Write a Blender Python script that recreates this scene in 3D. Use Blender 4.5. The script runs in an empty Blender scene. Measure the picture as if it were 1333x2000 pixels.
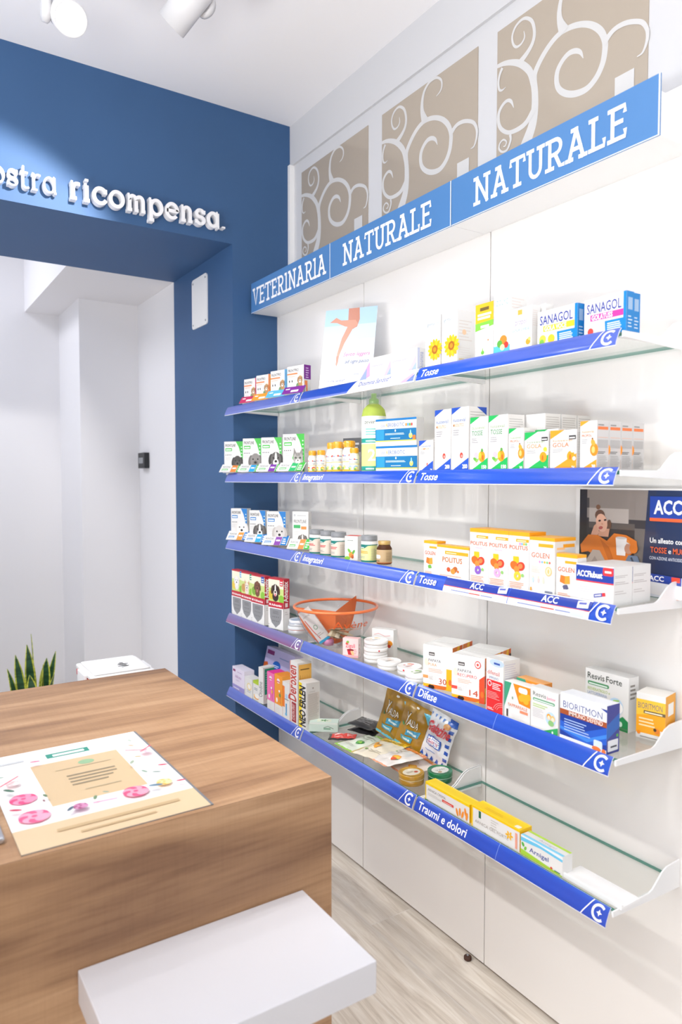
import bpy, bmesh, math, random
from mathutils import Matrix, Vector
from mathutils.geometry import tessellate_polygon
random.seed(7)
S = bpy.context.scene
COL = S.collection
PI = math.pi
R = math.radians

# ------------------------------------------------------------------ camera
cam_d = bpy.data.cameras.new('camera')
cam = bpy.data.objects.new('camera', cam_d)
COL.objects.link(cam)
cam_d.sensor_fit = 'VERTICAL'
cam_d.sensor_height = 36.0
cam_d.lens = 1402.92 / 2000 * 36.0
cam_d.clip_start = 0.05
cam.location = (-1.6474, 0.0, 1.6612)
_yaw, _pitch = R(33.0), -0.046
_f = Vector((math.sin(_yaw) * math.cos(_pitch), math.cos(_yaw) * math.cos(_pitch), math.sin(_pitch)))
cam.rotation_euler = _f.to_track_quat('-Z', 'Y').to_euler()
cam_d.dof.use_dof = True
cam_d.dof.focus_distance = 2.35
cam_d.dof.aperture_fstop = 3.2
S.camera = cam

# ------------------------------------------------------------------ world, lights, exposure
S.view_settings.view_transform = 'Standard'
S.view_settings.look = 'None'
S.view_settings.gamma = 1.0
S.view_settings.exposure = 0.09
S.view_settings.use_curve_mapping = False
S.cycles.max_bounces = 10
S.cycles.diffuse_bounces = 6
S.cycles.glossy_bounces = 4
S.cycles.transmission_bounces = 8
S.cycles.transparent_max_bounces = 32
S.cycles.caustics_reflective = False
S.cycles.caustics_refractive = False
S.cycles.sample_clamp_indirect = 6.0

W = bpy.data.worlds.new('shop_daylight')
S.world = W
W.use_nodes = True
_nt = W.node_tree
_bg = _nt.nodes['Background']
_bg.inputs[0].default_value = (0.94, 0.96, 1.0, 1)
# ambient fill, shaped brighter from -X to lift the ceiling, dimmer behind the camera (-Y)
_tc = _nt.nodes.new('ShaderNodeTexCoord')
_dot = _nt.nodes.new('ShaderNodeVectorMath')
_dot.operation = 'DOT_PRODUCT'
_dot.inputs[1].default_value = (-1, 0.25, 0)
_mr = _nt.nodes.new('ShaderNodeMapRange')
_mr.inputs['From Min'].default_value = -0.2
_mr.inputs['From Max'].default_value = 0.9
_mr.inputs['To Min'].default_value = 0.24
_mr.inputs['To Max'].default_value = 1.95
_nt.links.new(_tc.outputs['Generated'], _dot.inputs[0])
_nt.links.new(_dot.outputs['Value'], _mr.inputs['Value'])
_nt.links.new(_mr.outputs[0], _bg.inputs[1])

def spot_light(name, loc, target, energy, angle, blend=0.5, size=0.045, color=(1, 0.975, 0.95)):
    d = bpy.data.lights.new(name, 'SPOT')
    d.energy = energy
    d.spot_size = R(angle)
    d.spot_blend = blend
    d.shadow_soft_size = size
    d.color = color
    o = bpy.data.objects.new(name, d)
    COL.objects.link(o)
    o.location = loc
    o.rotation_euler = (Vector(target) - Vector(loc)).to_track_quat('-Z', 'Y').to_euler()
    return o

# ceiling track heads that wash the shelving (the track runs parallel to the shelves)
for _y, _ty, _e in ((-0.45, 0.6, 12), (0.3, 1.05, 19), (1.0, 1.55, 34), (1.7, 2.05, 58), (2.3, 2.75, 82)):
    spot_light('track_spot_light', (-2.5, _y, 3.15), (0.0, _ty, 0.75), _e, 58, 0.8)
# the head aimed at the blue wall over the doorway
spot_light('wall_spot_light', (-0.865, 2.233, 3.028), (-1.45, 3.1, 2.2), 96, 85, 0.35, 0.03)

def area_light(name, loc, rot, sx, sy, energy, color=(1, 1, 1)):
    d = bpy.data.lights.new(name, 'AREA')
    d.shape = 'RECTANGLE'
    d.size, d.size_y = sx, sy
    d.energy = energy
    d.color = color
    o = bpy.data.objects.new(name, d)
    COL.objects.link(o)
    o.location = loc
    o.rotation_euler = rot
    return o
area_light('passage_ceiling_light', (-1.9, 4.5, 3.3), (0, 0, 0), 0.9, 0.9, 21, (0.93, 0.94, 1.0))
spot_light('aisle_fill_light', (-0.62, 1.55, 3.2), (-0.42, 1.75, 0.0), 75, 44, 0.9, 0.06)  # added lamp without a fitting, lifts the dim aisle floor
spot_light('counter_fill_light', (-1.65, 2.2, 3.2), (-1.45, 1.8, 1.0), 24, 55, 0.8)  # added lamp without a fitting, brightens the worktop but not the front
# added fill lamps out of view, pointed up only to brighten the white ceiling
area_light('ceiling_fill_light', (-2.7, -1.2, 1.0), (PI, 0, 0), 0.6, 1.4, 88, (1, 1, 1))
area_light('ceiling_fill_light', (-3.3, 0.9, 1.0), (PI, 0, 0), 0.6, 1.4, 88, (1, 1, 1))

# ------------------------------------------------------------------ materials
MATS = {}
def lin(c):
    return c / 12.92 if c <= 0.04045 else ((c + 0.055) / 1.055) ** 2.4
def hexc(h):
    if not isinstance(h, str):
        return h
    h = h.lstrip('#')
    if len(h) == 3:
        h = ''.join(ch * 2 for ch in h)
    return tuple(lin(int(h[i:i + 2], 16) / 255) for i in (0, 2, 4))

def pmat(name, col, rough=0.5, metal=0.0, coat=0.0, spec=0.5, bump=None, noise=None, emit=None):
    m = bpy.data.materials.new(name)
    m.use_nodes = True
    nt = m.node_tree
    b = nt.nodes['Principled BSDF']
    b.inputs['Roughness'].default_value = rough
    b.inputs['Metallic'].default_value = metal
    b.inputs['Coat Weight'].default_value = coat
    b.inputs['Coat Roughness'].default_value = 0.06
    b.inputs['Specular IOR Level'].default_value = spec
    c = hexc(col)
    b.inputs['Base Color'].default_value = (*c, 1)
    tc = None
    if noise or bump:
        tc = nt.nodes.new('ShaderNodeTexCoord')
    if noise:
        n = nt.nodes.new('ShaderNodeTexNoise')
        n.inputs['Scale'].default_value = noise[0]
        n.inputs['Detail'].default_value = 4
        r = nt.nodes.new('ShaderNodeValToRGB')
        a = noise[1]
        r.color_ramp.elements[0].position = 0.3
        r.color_ramp.elements[1].position = 0.7
        r.color_ramp.elements[0].color = (*[x * (1 - a) for x in c], 1)
        r.color_ramp.elements[1].color = (*[min(1, x * (1 + a)) for x in c], 1)
        nt.links.new(tc.outputs['Object'], n.inputs['Vector'])
        nt.links.new(n.outputs['Fac'], r.inputs['Fac'])
        nt.links.new(r.outputs['Color'], b.inputs['Base Color'])
    if bump:
        n = nt.nodes.new('ShaderNodeTexNoise')
        n.inputs['Scale'].default_value = bump[0]
        n.inputs['Detail'].default_value = 3
        bp = nt.nodes.new('ShaderNodeBump')
        bp.inputs['Strength'].default_value = bump[1]
        bp.inputs['Distance'].default_value = 0.002
        nt.links.new(tc.outputs['Object'], n.inputs['Vector'])
        nt.links.new(n.outputs['Fac'], bp.inputs['Height'])
        nt.links.new(bp.outputs['Normal'], b.inputs['Normal'])
    if emit:
        b.inputs['Emission Color'].default_value = (*hexc(emit[0]), 1)
        b.inputs['Emission Strength'].default_value = emit[1]
    MATS[name] = m
    return m

def print_mat(name, rough, coat=0.0, spec=0.5):
    """surface printed in several colours: the ink colours come from the mesh's colour attribute, with a faint paper grain"""
    m = bpy.data.materials.new(name)
    m.use_nodes = True
    nt = m.node_tree
    b = nt.nodes['Principled BSDF']
    at = nt.nodes.new('ShaderNodeAttribute')
    at.attribute_name = 'ink'
    tc = nt.nodes.new('ShaderNodeTexCoord')
    n = nt.nodes.new('ShaderNodeTexNoise')
    n.inputs['Scale'].default_value = 90
    bp = nt.nodes.new('ShaderNodeBump')
    bp.inputs['Strength'].default_value = 0.03
    bp.inputs['Distance'].default_value = 0.001
    nt.links.new(tc.outputs['Object'], n.inputs['Vector'])
    nt.links.new(n.outputs['Fac'], bp.inputs['Height'])
    nt.links.new(bp.outputs['Normal'], b.inputs['Normal'])
    nt.links.new(at.outputs['Color'], b.inputs['Base Color'])
    b.inputs['Roughness'].default_value = rough
    b.inputs['Coat Weight'].default_value = coat
    b.inputs['Coat Roughness'].default_value = 0.1
    b.inputs['Specular IOR Level'].default_value = spec
    MATS[name] = m
    return m

print_mat('printed_card', 0.42)
print_mat('printed_gloss', 0.3, 0.6, 0.7)
print_mat('printed_foil', 0.3, 0.5, 0.8)
print_mat('rail_print', 0.32, 1.0, 0.6)
MATS['rail_print'].node_tree.nodes['Principled BSDF'].inputs['Coat Roughness'].default_value = 0.14
MATS['rail_print'].node_tree.nodes['Principled BSDF'].inputs['Coat IOR'].default_value = 1.9
pmat('white_wall', '#e2e1e3', 0.8, bump=(60, 0.06))
pmat('upper_wall', '#cdcdcf', 0.8, bump=(60, 0.05))
pmat('white_ceiling', '#f3f2f3', 0.9, bump=(45, 0.05))
pmat('blue_wall', '#345985', 0.62, bump=(70, 0.07), noise=(3, 0.03))
pmat('white_laminate', '#ece9e6', 0.16, coat=0.25)
pmat('white_metal', '#ececec', 0.35)
pmat('lamp_white', '#cfcfd1', 0.4)
pmat('white_plastic', '#f0f0f0', 0.4)
pmat('dark_plinth', '#3a3733', 0.6)
pmat('black_plastic', '#1d1f22', 0.4)
pmat('grey_plastic', '#8d9094', 0.3)
pmat('silver', '#c9cbd0', 0.25, metal=0.8)
pmat('orange_plastic', '#f2793c', 0.3, coat=0.4)
pmat('lamp_glow', '#ffffff', 0.4, emit=('#ffffff', 14))
pmat('letter_white', '#f3f3f5', 0.45)
pmat('white_lacquer', '#cbcbd0', 0.3, coat=0.15)
pmat('styrofoam', '#edeceb', 0.8, bump=(220, 0.4))
pmat('red_tape', '#d8222c', 0.4)
pmat('mural_beige', '#ab9f90', 0.1, coat=0.25)
pmat('mural_white', '#cdcccb', 0.5)
pmat('terracotta', '#9a6a4c', 0.8, noise=(12, 0.15))
pmat('soil', '#3a2a1d', 0.95, noise=(60, 0.4))
pmat('brown_rubber', '#4a2e22', 0.6)
pmat('pill_pink', '#d98fb5', 0.4)
pmat('trim_grey', '#8e8c88', 0.4)

def glass_mat(name, tint, gloss_rough=0.02, ior=1.45, opac=0.0, body=(1, 1, 1)):
    m = bpy.data.materials.new(name)
    m.use_nodes = True
    nt = m.node_tree
    for n in list(nt.nodes):
        nt.nodes.remove(n)
    out = nt.nodes.new('ShaderNodeOutputMaterial')
    tr = nt.nodes.new('ShaderNodeBsdfTransparent')
    tr.inputs['Color'].default_value = (*tint, 1)
    gl = nt.nodes.new('ShaderNodeBsdfGlossy')
    gl.inputs['Roughness'].default_value = gloss_rough
    fr = nt.nodes.new('ShaderNodeLayerWeight')
    fr.inputs['Blend'].default_value = 0.5
    pw = nt.nodes.new('ShaderNodeMath')
    pw.operation = 'POWER'
    pw.inputs[1].default_value = 4.0
    mr = nt.nodes.new('ShaderNodeMapRange')
    mr.inputs['To Min'].default_value = ((ior - 1) / (ior + 1)) ** 2
    mr.inputs['To Max'].default_value = 0.55
    nt.links.new(fr.outputs['Facing'], pw.inputs[0])
    nt.links.new(pw.outputs[0], mr.inputs['Value'])
    mx = nt.nodes.new('ShaderNodeMixShader')
    nt.links.new(mr.outputs[0], mx.inputs[0])
    nt.links.new(tr.outputs[0], mx.inputs[1])
    nt.links.new(gl.outputs[0], mx.inputs[2])
    last = mx
    if opac > 0:
        df = nt.nodes.new('ShaderNodeBsdfDiffuse')
        df.inputs['Color'].default_value = (*body, 1)
        m2 = nt.nodes.new('ShaderNodeMixShader')
        m2.inputs[0].default_value = opac
        nt.links.new(mx.outputs[0], m2.inputs[1])
        nt.links.new(df.outputs[0], m2.inputs[2])
        last = m2
    nt.links.new(last.outputs[0], out.inputs['Surface'])
    MATS[name] = m
    return m
glass_mat('shelf_glass', (0.975, 0.988, 0.982), 0.02, 1.36)
glass_mat('glass_edge', (0.35, 0.62, 0.55), 0.05, 1.3, 0.55, (0.06, 0.25, 0.2))
glass_mat('clear_plastic', (0.93, 0.93, 0.94), 0.05, 1.35)
glass_mat('clear_cap', (0.88, 0.9, 0.9), 0.08, 1.45, 0.12, (0.9, 0.9, 0.9))
glass_mat('orange_sheet', (0.98, 0.62, 0.42), 0.12, 1.35, 0.62, hexc('#f58a55'))
glass_mat('lime_plastic', (0.86, 0.92, 0.5), 0.06, 1.4, 0.68, hexc('#c4d764'))
glass_mat('brown_glass', (0.5, 0.32, 0.2), 0.05, 1.45, 0.55, hexc('#5a3a28'))

def oak_mat():
    m = bpy.data.materials.new('oak_laminate')
    m.use_nodes = True
    nt = m.node_tree
    L = nt.links.new
    b = nt.nodes['Principled BSDF']
    b.inputs['Roughness'].default_value = 0.5
    tc = nt.nodes.new('ShaderNodeTexCoord')
    def noise(scale, detail, sc, dist=0.0):
        mp = nt.nodes.new('ShaderNodeMapping')
        mp.inputs['Scale'].default_value = sc
        n = nt.nodes.new('ShaderNodeTexNoise')
        n.inputs['Scale'].default_value = scale
        n.inputs['Detail'].default_value = detail
        n.inputs['Distortion'].default_value = dist
        L(tc.outputs['Object'], mp.inputs['Vector'])
        L(mp.outputs['Vector'], n.inputs['Vector'])
        return n
    n1 = noise(1.0, 6, (1.1, 9, 9), 0.8)
    n2 = noise(1.0, 5, (6, 110, 110), 0.2)
    n3 = noise(1.0, 2, (260, 12, 12), 0.0)
    r1 = nt.nodes.new('ShaderNodeValToRGB')
    e = r1.color_ramp.elements
    e[0].position, e[0].color = 0.3, (*hexc('#805d42'), 1)
    e[1].position, e[1].color = 0.72, (*hexc('#c19c78'), 1)
    k = r1.color_ramp.elements.new(0.5)
    k.color = (*hexc('#a8825f'), 1)
    L(n1.outputs['Fac'], r1.inputs['Fac'])
    r2 = nt.nodes.new('ShaderNodeValToRGB')
    r2.color_ramp.elements[0].position, r2.color_ramp.elements[0].color = 0.32, (0.84, 0.81, 0.78, 1)
    r2.color_ramp.elements[1].position, r2.color_ramp.elements[1].color = 0.56, (1, 1, 1, 1)
    L(n2.outputs['Fac'], r2.inputs['Fac'])
    r3 = nt.nodes.new('ShaderNodeValToRGB')
    r3.color_ramp.elements[0].position, r3.color_ramp.elements[0].color = 0.3, (0.955, 0.95, 0.945, 1)
    r3.color_ramp.elements[1].position, r3.color_ramp.elements[1].color = 0.6, (1, 1, 1, 1)
    L(n3.outputs['Fac'], r3.inputs['Fac'])
    def mul(a, c):
        x = nt.nodes.new('ShaderNodeMix')
        x.data_type = 'RGBA'
        x.blend_type = 'MULTIPLY'
        x.inputs[0].default_value = 1.0
        L(a, x.inputs[6])
        L(c, x.inputs[7])
        return x.outputs[2]
    c = mul(mul(r1.outputs['Color'], r2.outputs['Color']), r3.outputs['Color'])
    L(c, b.inputs['Base Color'])
    bp = nt.nodes.new('ShaderNodeBump')
    bp.inputs['Strength'].default_value = 0.15
    bp.inputs['Distance'].default_value = 0.001
    L(n2.outputs['Fac'], bp.inputs['Height'])
    L(bp.outputs['Normal'], b.inputs['Normal'])
    MATS['oak_laminate'] = m
oak_mat()

def floor_mat():
    m = bpy.data.materials.new('plank_tile_floor')
    m.use_nodes = True
    nt = m.node_tree
    L = nt.links.new
    b = nt.nodes['Principled BSDF']
    b.inputs['Roughness'].default_value = 0.38
    tc = nt.nodes.new('ShaderNodeTexCoord')
    mp = nt.nodes.new('ShaderNodeMapping')
    mp.inputs['Rotation'].default_value = (0, 0, PI / 2)
    mp.inputs['Location'].default_value = (0.265, 0.179, 0)
    L(tc.outputs['Object'], mp.inputs['Vector'])
    br = nt.nodes.new('ShaderNodeTexBrick')
    br.offset = 0.5
    br.inputs['Scale'].default_value = 1.0
    br.inputs['Mortar Size'].default_value = 0.0022
    br.inputs['Mortar Smooth'].default_value = 0.2
    br.inputs['Brick Width'].default_value = 1.2
    br.inputs['Row Height'].default_value = 0.2
    br.inputs['Color1'].default_value = (0.35, 0.35, 0.35, 1)
    br.inputs['Color2'].default_value = (0.65, 0.65, 0.65, 1)
    br.inputs['Mortar'].default_value = (0, 0, 0, 1)
    L(mp.outputs['Vector'], br.inputs['Vector'])
    m2 = nt.nodes.new('ShaderNodeMapping')
    m2.inputs['Scale'].default_value = (30, 2.2, 1)
    L(tc.outputs['Object'], m2.inputs['Vector'])
    add = nt.nodes.new('ShaderNodeVectorMath')
    add.operation = 'MULTIPLY_ADD'
    add.inputs[1].default_value = (17, 17, 17)
    L(br.outputs['Color'], add.inputs[0])
    L(m2.outputs['Vector'], add.inputs[2])
    n = nt.nodes.new('ShaderNodeTexNoise')
    n.inputs['Scale'].default_value = 1.0
    n.inputs['Detail'].default_value = 8
    n.inputs['Roughness'].default_value = 0.62
    n.inputs['Distortion'].default_value = 1.3
    L(add.outputs[0], n.inputs['Vector'])
    r = nt.nodes.new('ShaderNodeValToRGB')
    e = r.color_ramp.elements
    e[0].position, e[0].color = 0.28, (*hexc('#bdb1a2'), 1)
    e[1].position, e[1].color = 0.66, (*hexc('#efe8de'), 1)
    k = r.color_ramp.elements.new(0.47)
    k.color = (*hexc('#ddd3c6'), 1)
    L(n.outputs['Fac'], r.inputs['Fac'])
    # knots
    vo = nt.nodes.new('ShaderNodeTexVoronoi')
    vo.inputs['Scale'].default_value = 1.0
    m3 = nt.nodes.new('ShaderNodeMapping')
    m3.inputs['Scale'].default_value = (5.2, 2.3, 1)
    m3.inputs['Location'].default_value = (0.3, 0.15, 0)
    L(tc.outputs['Object'], m3.inputs['Vector'])
    L(m3.outputs['Vector'], vo.inputs['Vector'])
    kr = nt.nodes.new('ShaderNodeValToRGB')
    kr.color_ramp.elements[0].position, kr.color_ramp.elements[0].color = 0.02, (0.45, 0.4, 0.36, 1)
    kr.color_ramp.elements[1].position, kr.color_ramp.elements[1].color = 0.07, (1, 1, 1, 1)
    L(vo.outputs['Distance'], kr.inputs['Fac'])
    mu = nt.nodes.new('ShaderNodeMix')
    mu.data_type = 'RGBA'
    mu.blend_type = 'MULTIPLY'
    mu.inputs[0].default_value = 1
    L(r.outputs['Color'], mu.inputs[6])
    L(kr.outputs['Color'], mu.inputs[7])
    mx = nt.nodes.new('ShaderNodeMix')
    mx.data_type = 'RGBA'
    L(br.outputs['Fac'], mx.inputs[0])
    L(mu.outputs[2], mx.inputs[6])
    mx.inputs[7].default_value = (*hexc('#e3dcd3'), 1)
    L(mx.outputs[2], b.inputs['Base Color'])
    MATS['plank_tile_floor'] = m
floor_mat()

def leaf_mat():
    m = bpy.data.materials.new('snake_leaf')
    m.use_nodes = True
    nt = m.node_tree
    L = nt.links.new
    b = nt.nodes['Principled BSDF']
    b.inputs['Roughness'].default_value = 0.35
    at = nt.nodes.new('ShaderNodeAttribute')
    at.attribute_name = 'ink'
    tc = nt.nodes.new('ShaderNodeTexCoord')
    mp = nt.nodes.new('ShaderNodeMapping')
    mp.inputs['Scale'].default_value = (14, 14, 70)
    n = nt.nodes.new('ShaderNodeTexNoise')
    n.inputs['Scale'].default_value = 1
    n.inputs['Distortion'].default_value = 0.6
    r = nt.nodes.new('ShaderNodeValToRGB')
    r.color_ramp.elements[0].position, r.color_ramp.elements[0].color = 0.42, (0.55, 0.6, 0.55, 1)
    r.color_ramp.elements[1].position, r.color_ramp.elements[1].color = 0.55, (1, 1, 1, 1)
    mx = nt.nodes.new('ShaderNodeMix')
    mx.data_type = 'RGBA'
    mx.blend_type = 'MULTIPLY'
    mx.inputs[0].default_value = 1
    L(tc.outputs['Object'], mp.inputs['Vector'])
    L(mp.outputs['Vector'], n.inputs['Vector'])
    L(n.outputs['Fac'], r.inputs['Fac'])
    L(at.outputs['Color'], mx.inputs[6])
    L(r.outputs['Color'], mx.inputs[7])
    L(mx.outputs[2], b.inputs['Base Color'])
    MATS['snake_leaf'] = m
leaf_mat()

# ------------------------------------------------------------------ mesh helpers
GREY = hexc('#9a9a9c')
class MB:
    """collects faces with an ink colour and a material each, then links them as ONE mesh object"""
    def __init__(self, mat='printed_card'):
        self.v, self.f, self.c, self.m, self.s = [], [], [], [], []
        self.mat = mat
        self.T = None
    def pt(self, p):
        p = Vector(p)
        self.v.append(tuple(self.T @ p) if self.T else tuple(p))
        return len(self.v) - 1
    def face(self, pts, col='#ffffff', mat=None, smooth=False):
        self.fi([self.pt(p) for p in pts], col, mat, smooth)
    def fi(self, idx, col='#ffffff', mat=None, smooth=False):
        self.f.append(tuple(idx))
        self.c.append(hexc(col))
        self.m.append(mat or self.mat)
        self.s.append(smooth)
    def box(self, x0, x1, y0, y1, z0, z1, col='#ffffff', mat=None, skip=''):
        P = [self.pt((x, y, z)) for z in (z0, z1) for y in (y0, y1) for x in (x0, x1)]
        for k, q in (('b', (0, 2, 3, 1)), ('t', (4, 5, 7, 6)), ('f', (0, 1, 5, 4)), ('k', (2, 6, 7, 3)), ('l', (0, 4, 6, 2)), ('r', (1, 3, 7, 5))):
            if k not in skip:
                self.fi([P[i] for i in q], col, mat)
    def prism(self, pts, axis, a0, a1, col='#ffffff', mat=None):
        """pts: 2-D outline (counter-clockwise); axis 'x','y','z' is the extrusion axis"""
        def mk(p, a):
            return {'x': (a, p[0], p[1]), 'y': (p[0], a, p[1]), 'z': (p[0], p[1], a)}[axis]
        A = [self.pt(mk(p, a0)) for p in pts]
        B = [self.pt(mk(p, a1)) for p in pts]
        n = len(pts)
        self.fi(A[::-1], col, mat)
        self.fi(B, col, mat)
        for i in range(n):
            j = (i + 1) % n
            self.fi((A[i], A[j], B[j], B[i]), col, mat)
    def lathe(self, prof, n=24, col='#ffffff', mat=None, cx=0, cy=0, z=0, smooth=True, capb=True, capt=True, cols=None):
        rings = []
        for (r, h) in prof:
            rings.append([self.pt((cx + r * math.cos(2 * PI * i / n), cy + r * math.sin(2 * PI * i / n), z + h)) for i in range(n)])
        for k in range(len(prof) - 1):
            cc = cols[k] if cols else col
            for i in range(n):
                j = (i + 1) % n
                self.fi((rings[k][i], rings[k][j], rings[k + 1][j], rings[k + 1][i]), cc, mat, smooth)
        if capb and prof[0][0] > 1e-6:
            self.fi(rings[0][::-1], col, mat)
        if capt and prof[-1][0] > 1e-6:
            self.fi(rings[-1], cols[-1] if cols else col, mat)
    def tube(self, path, r, n=10, col='#ffffff', mat=None, closed=False):
        P = [Vector(p) for p in path]
        N = len(P)
        rings = []
        for i in range(N):
            if closed:
                t = (P[(i + 1) % N] - P[i - 1]).normalized()
            else:
                t = (P[min(i + 1, N - 1)] - P[max(i - 1, 0)]).normalized()
            up = Vector((0, 0, 1)) if abs(t.z) < 0.95 else Vector((1, 0, 0))
            a = t.cross(up).normalized()
            b = a.cross(t)
            rr = r[i] if isinstance(r, (list, tuple)) else r
            rings.append([self.pt(P[i] + a * rr * math.cos(2 * PI * k / n) + b * rr * math.sin(2 * PI * k / n)) for k in range(n)])
        for i in range(N if closed else N - 1):
            A, B = rings[i], rings[(i + 1) % N]
            for k in range(n):
                l = (k + 1) % n
                self.fi((A[k], A[l], B[l], B[k]), col, mat, True)
        if not closed:
            self.fi(rings[0][::-1], col, mat)
            self.fi(rings[-1], col, mat)
    def build(self, name, parent=None, loc=(0, 0, 0), rz=0.0, bevel=0.0, seg=2, recalc=False):
        me = bpy.data.meshes.new(name)
        me.from_pydata(self.v, [], self.f)
        names = []
        for k in self.m:
            if k not in names:
                names.append(k)
        for k in names:
            me.materials.append(MATS[k])
        me.polygons.foreach_set('material_index', [names.index(k) for k in self.m])
        me.polygons.foreach_set('use_smooth', self.s)
        if any(k.startswith('printed') or k in ('snake_leaf', 'rail_print') for k in names):
            at = me.color_attributes.new('ink', 'FLOAT_COLOR', 'CORNER')
            buf = []
            for f, c in zip(self.f, self.c):
                buf.extend((c[0], c[1], c[2], 1.0) * len(f))
            at.data.foreach_set('color', buf)
        me.update()
        if bevel or recalc:
            bm = bmesh.new()
            bm.from_mesh(me)
            if recalc:
                bmesh.ops.recalc_face_normals(bm, faces=bm.faces)
            if bevel:
                bmesh.ops.bevel(bm, geom=[e for e in bm.edges if len(e.link_faces) == 2 and e.calc_face_angle(0) > 0.5], offset=bevel, segments=seg, affect='EDGES', profile=0.5)
            bm.to_mesh(me)
            bm.free()
        o = bpy.data.objects.new(name, me)
        COL.objects.link(o)
        o.location = loc
        o.rotation_euler = (0, 0, rz)
        if parent:
            o.parent = parent
        return o

def tag(o, label=None, cat=None, group=None, kind=None):
    if label: o['label'] = label
    if cat: o['category'] = cat
    if group: o['group'] = group
    if kind: o['kind'] = kind
    return o
def thing(name, label, cat, loc=(0, 0, 0), rz=0.0, group=None):
    o = bpy.data.objects.new(name, None)
    o.empty_display_size = 0.05
    COL.objects.link(o)
    o.location = loc
    o.rotation_euler = (0, 0, rz)
    return tag(o, label, cat, group)
def struct(name, mb, label=None, **k):
    return tag(mb.build(name, **k), label, None, None, 'structure')
def copy_thing(o, loc, rz=None, label=None):
    c = o.copy()
    COL.objects.link(c)
    c.location = loc
    if rz is not None:
        c.rotation_euler = (0, 0, rz)
    if label:
        c['label'] = label
    for ch in list(o.children):
        d = ch.copy()
        COL.objects.link(d)
        d.parent = c
        for g in list(ch.children):
            e = g.copy()
            COL.objects.link(e)
            e.parent = d
    return c

# lettering: Blender's own font turned into flat meshes
_TXT = {}
_cap = None
def text_mesh(s, bold=0.0):
    k = (s, bold)
    if k in _TXT:
        return _TXT[k]
    cu = bpy.data.curves.new('t', 'FONT')
    cu.body = s
    cu.size = 1.0
    cu.resolution_u = 2
    cu.offset = bold
    ob = bpy.data.objects.new('t', cu)
    me = bpy.data.meshes.new_from_object(ob)
    vs = [(v.co.x, v.co.y) for v in me.vertices]
    fs = [tuple(p.vertices) for p in me.polygons]
    bpy.data.meshes.remove(me)
    bpy.data.objects.remove(ob)
    bpy.data.curves.remove(cu)
    _TXT[k] = (vs, fs)
    return vs, fs
_h = text_mesh('H')[0]
CAP = max(v[1] for v in _h)

def smooth_path(pts, n=5):
    """Catmull-Rom through the points"""
    out = []
    for i in range(len(pts) - 1):
        p0, p1, p2, p3 = pts[max(i - 1, 0)], pts[i], pts[i + 1], pts[min(i + 2, len(pts) - 1)]
        for k in range(n):
            t = k / n
            out.append(tuple(0.5 * (2 * b + (c - a) * t + (2 * a - 5 * b + 4 * c - d) * t * t + (3 * b - a - 3 * c + d) * t ** 3) for a, b, c, d in zip(p0, p1, p2, p3)))
    out.append(tuple(pts[-1]))
    return out
def arc(cx, cy, rx, ry, a0, a1, n=12):
    return [(cx + rx * math.cos(R(a0 + (a1 - a0) * i / n)), cy + ry * math.sin(R(a0 + (a1 - a0) * i / n))) for i in range(n + 1)]

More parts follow.
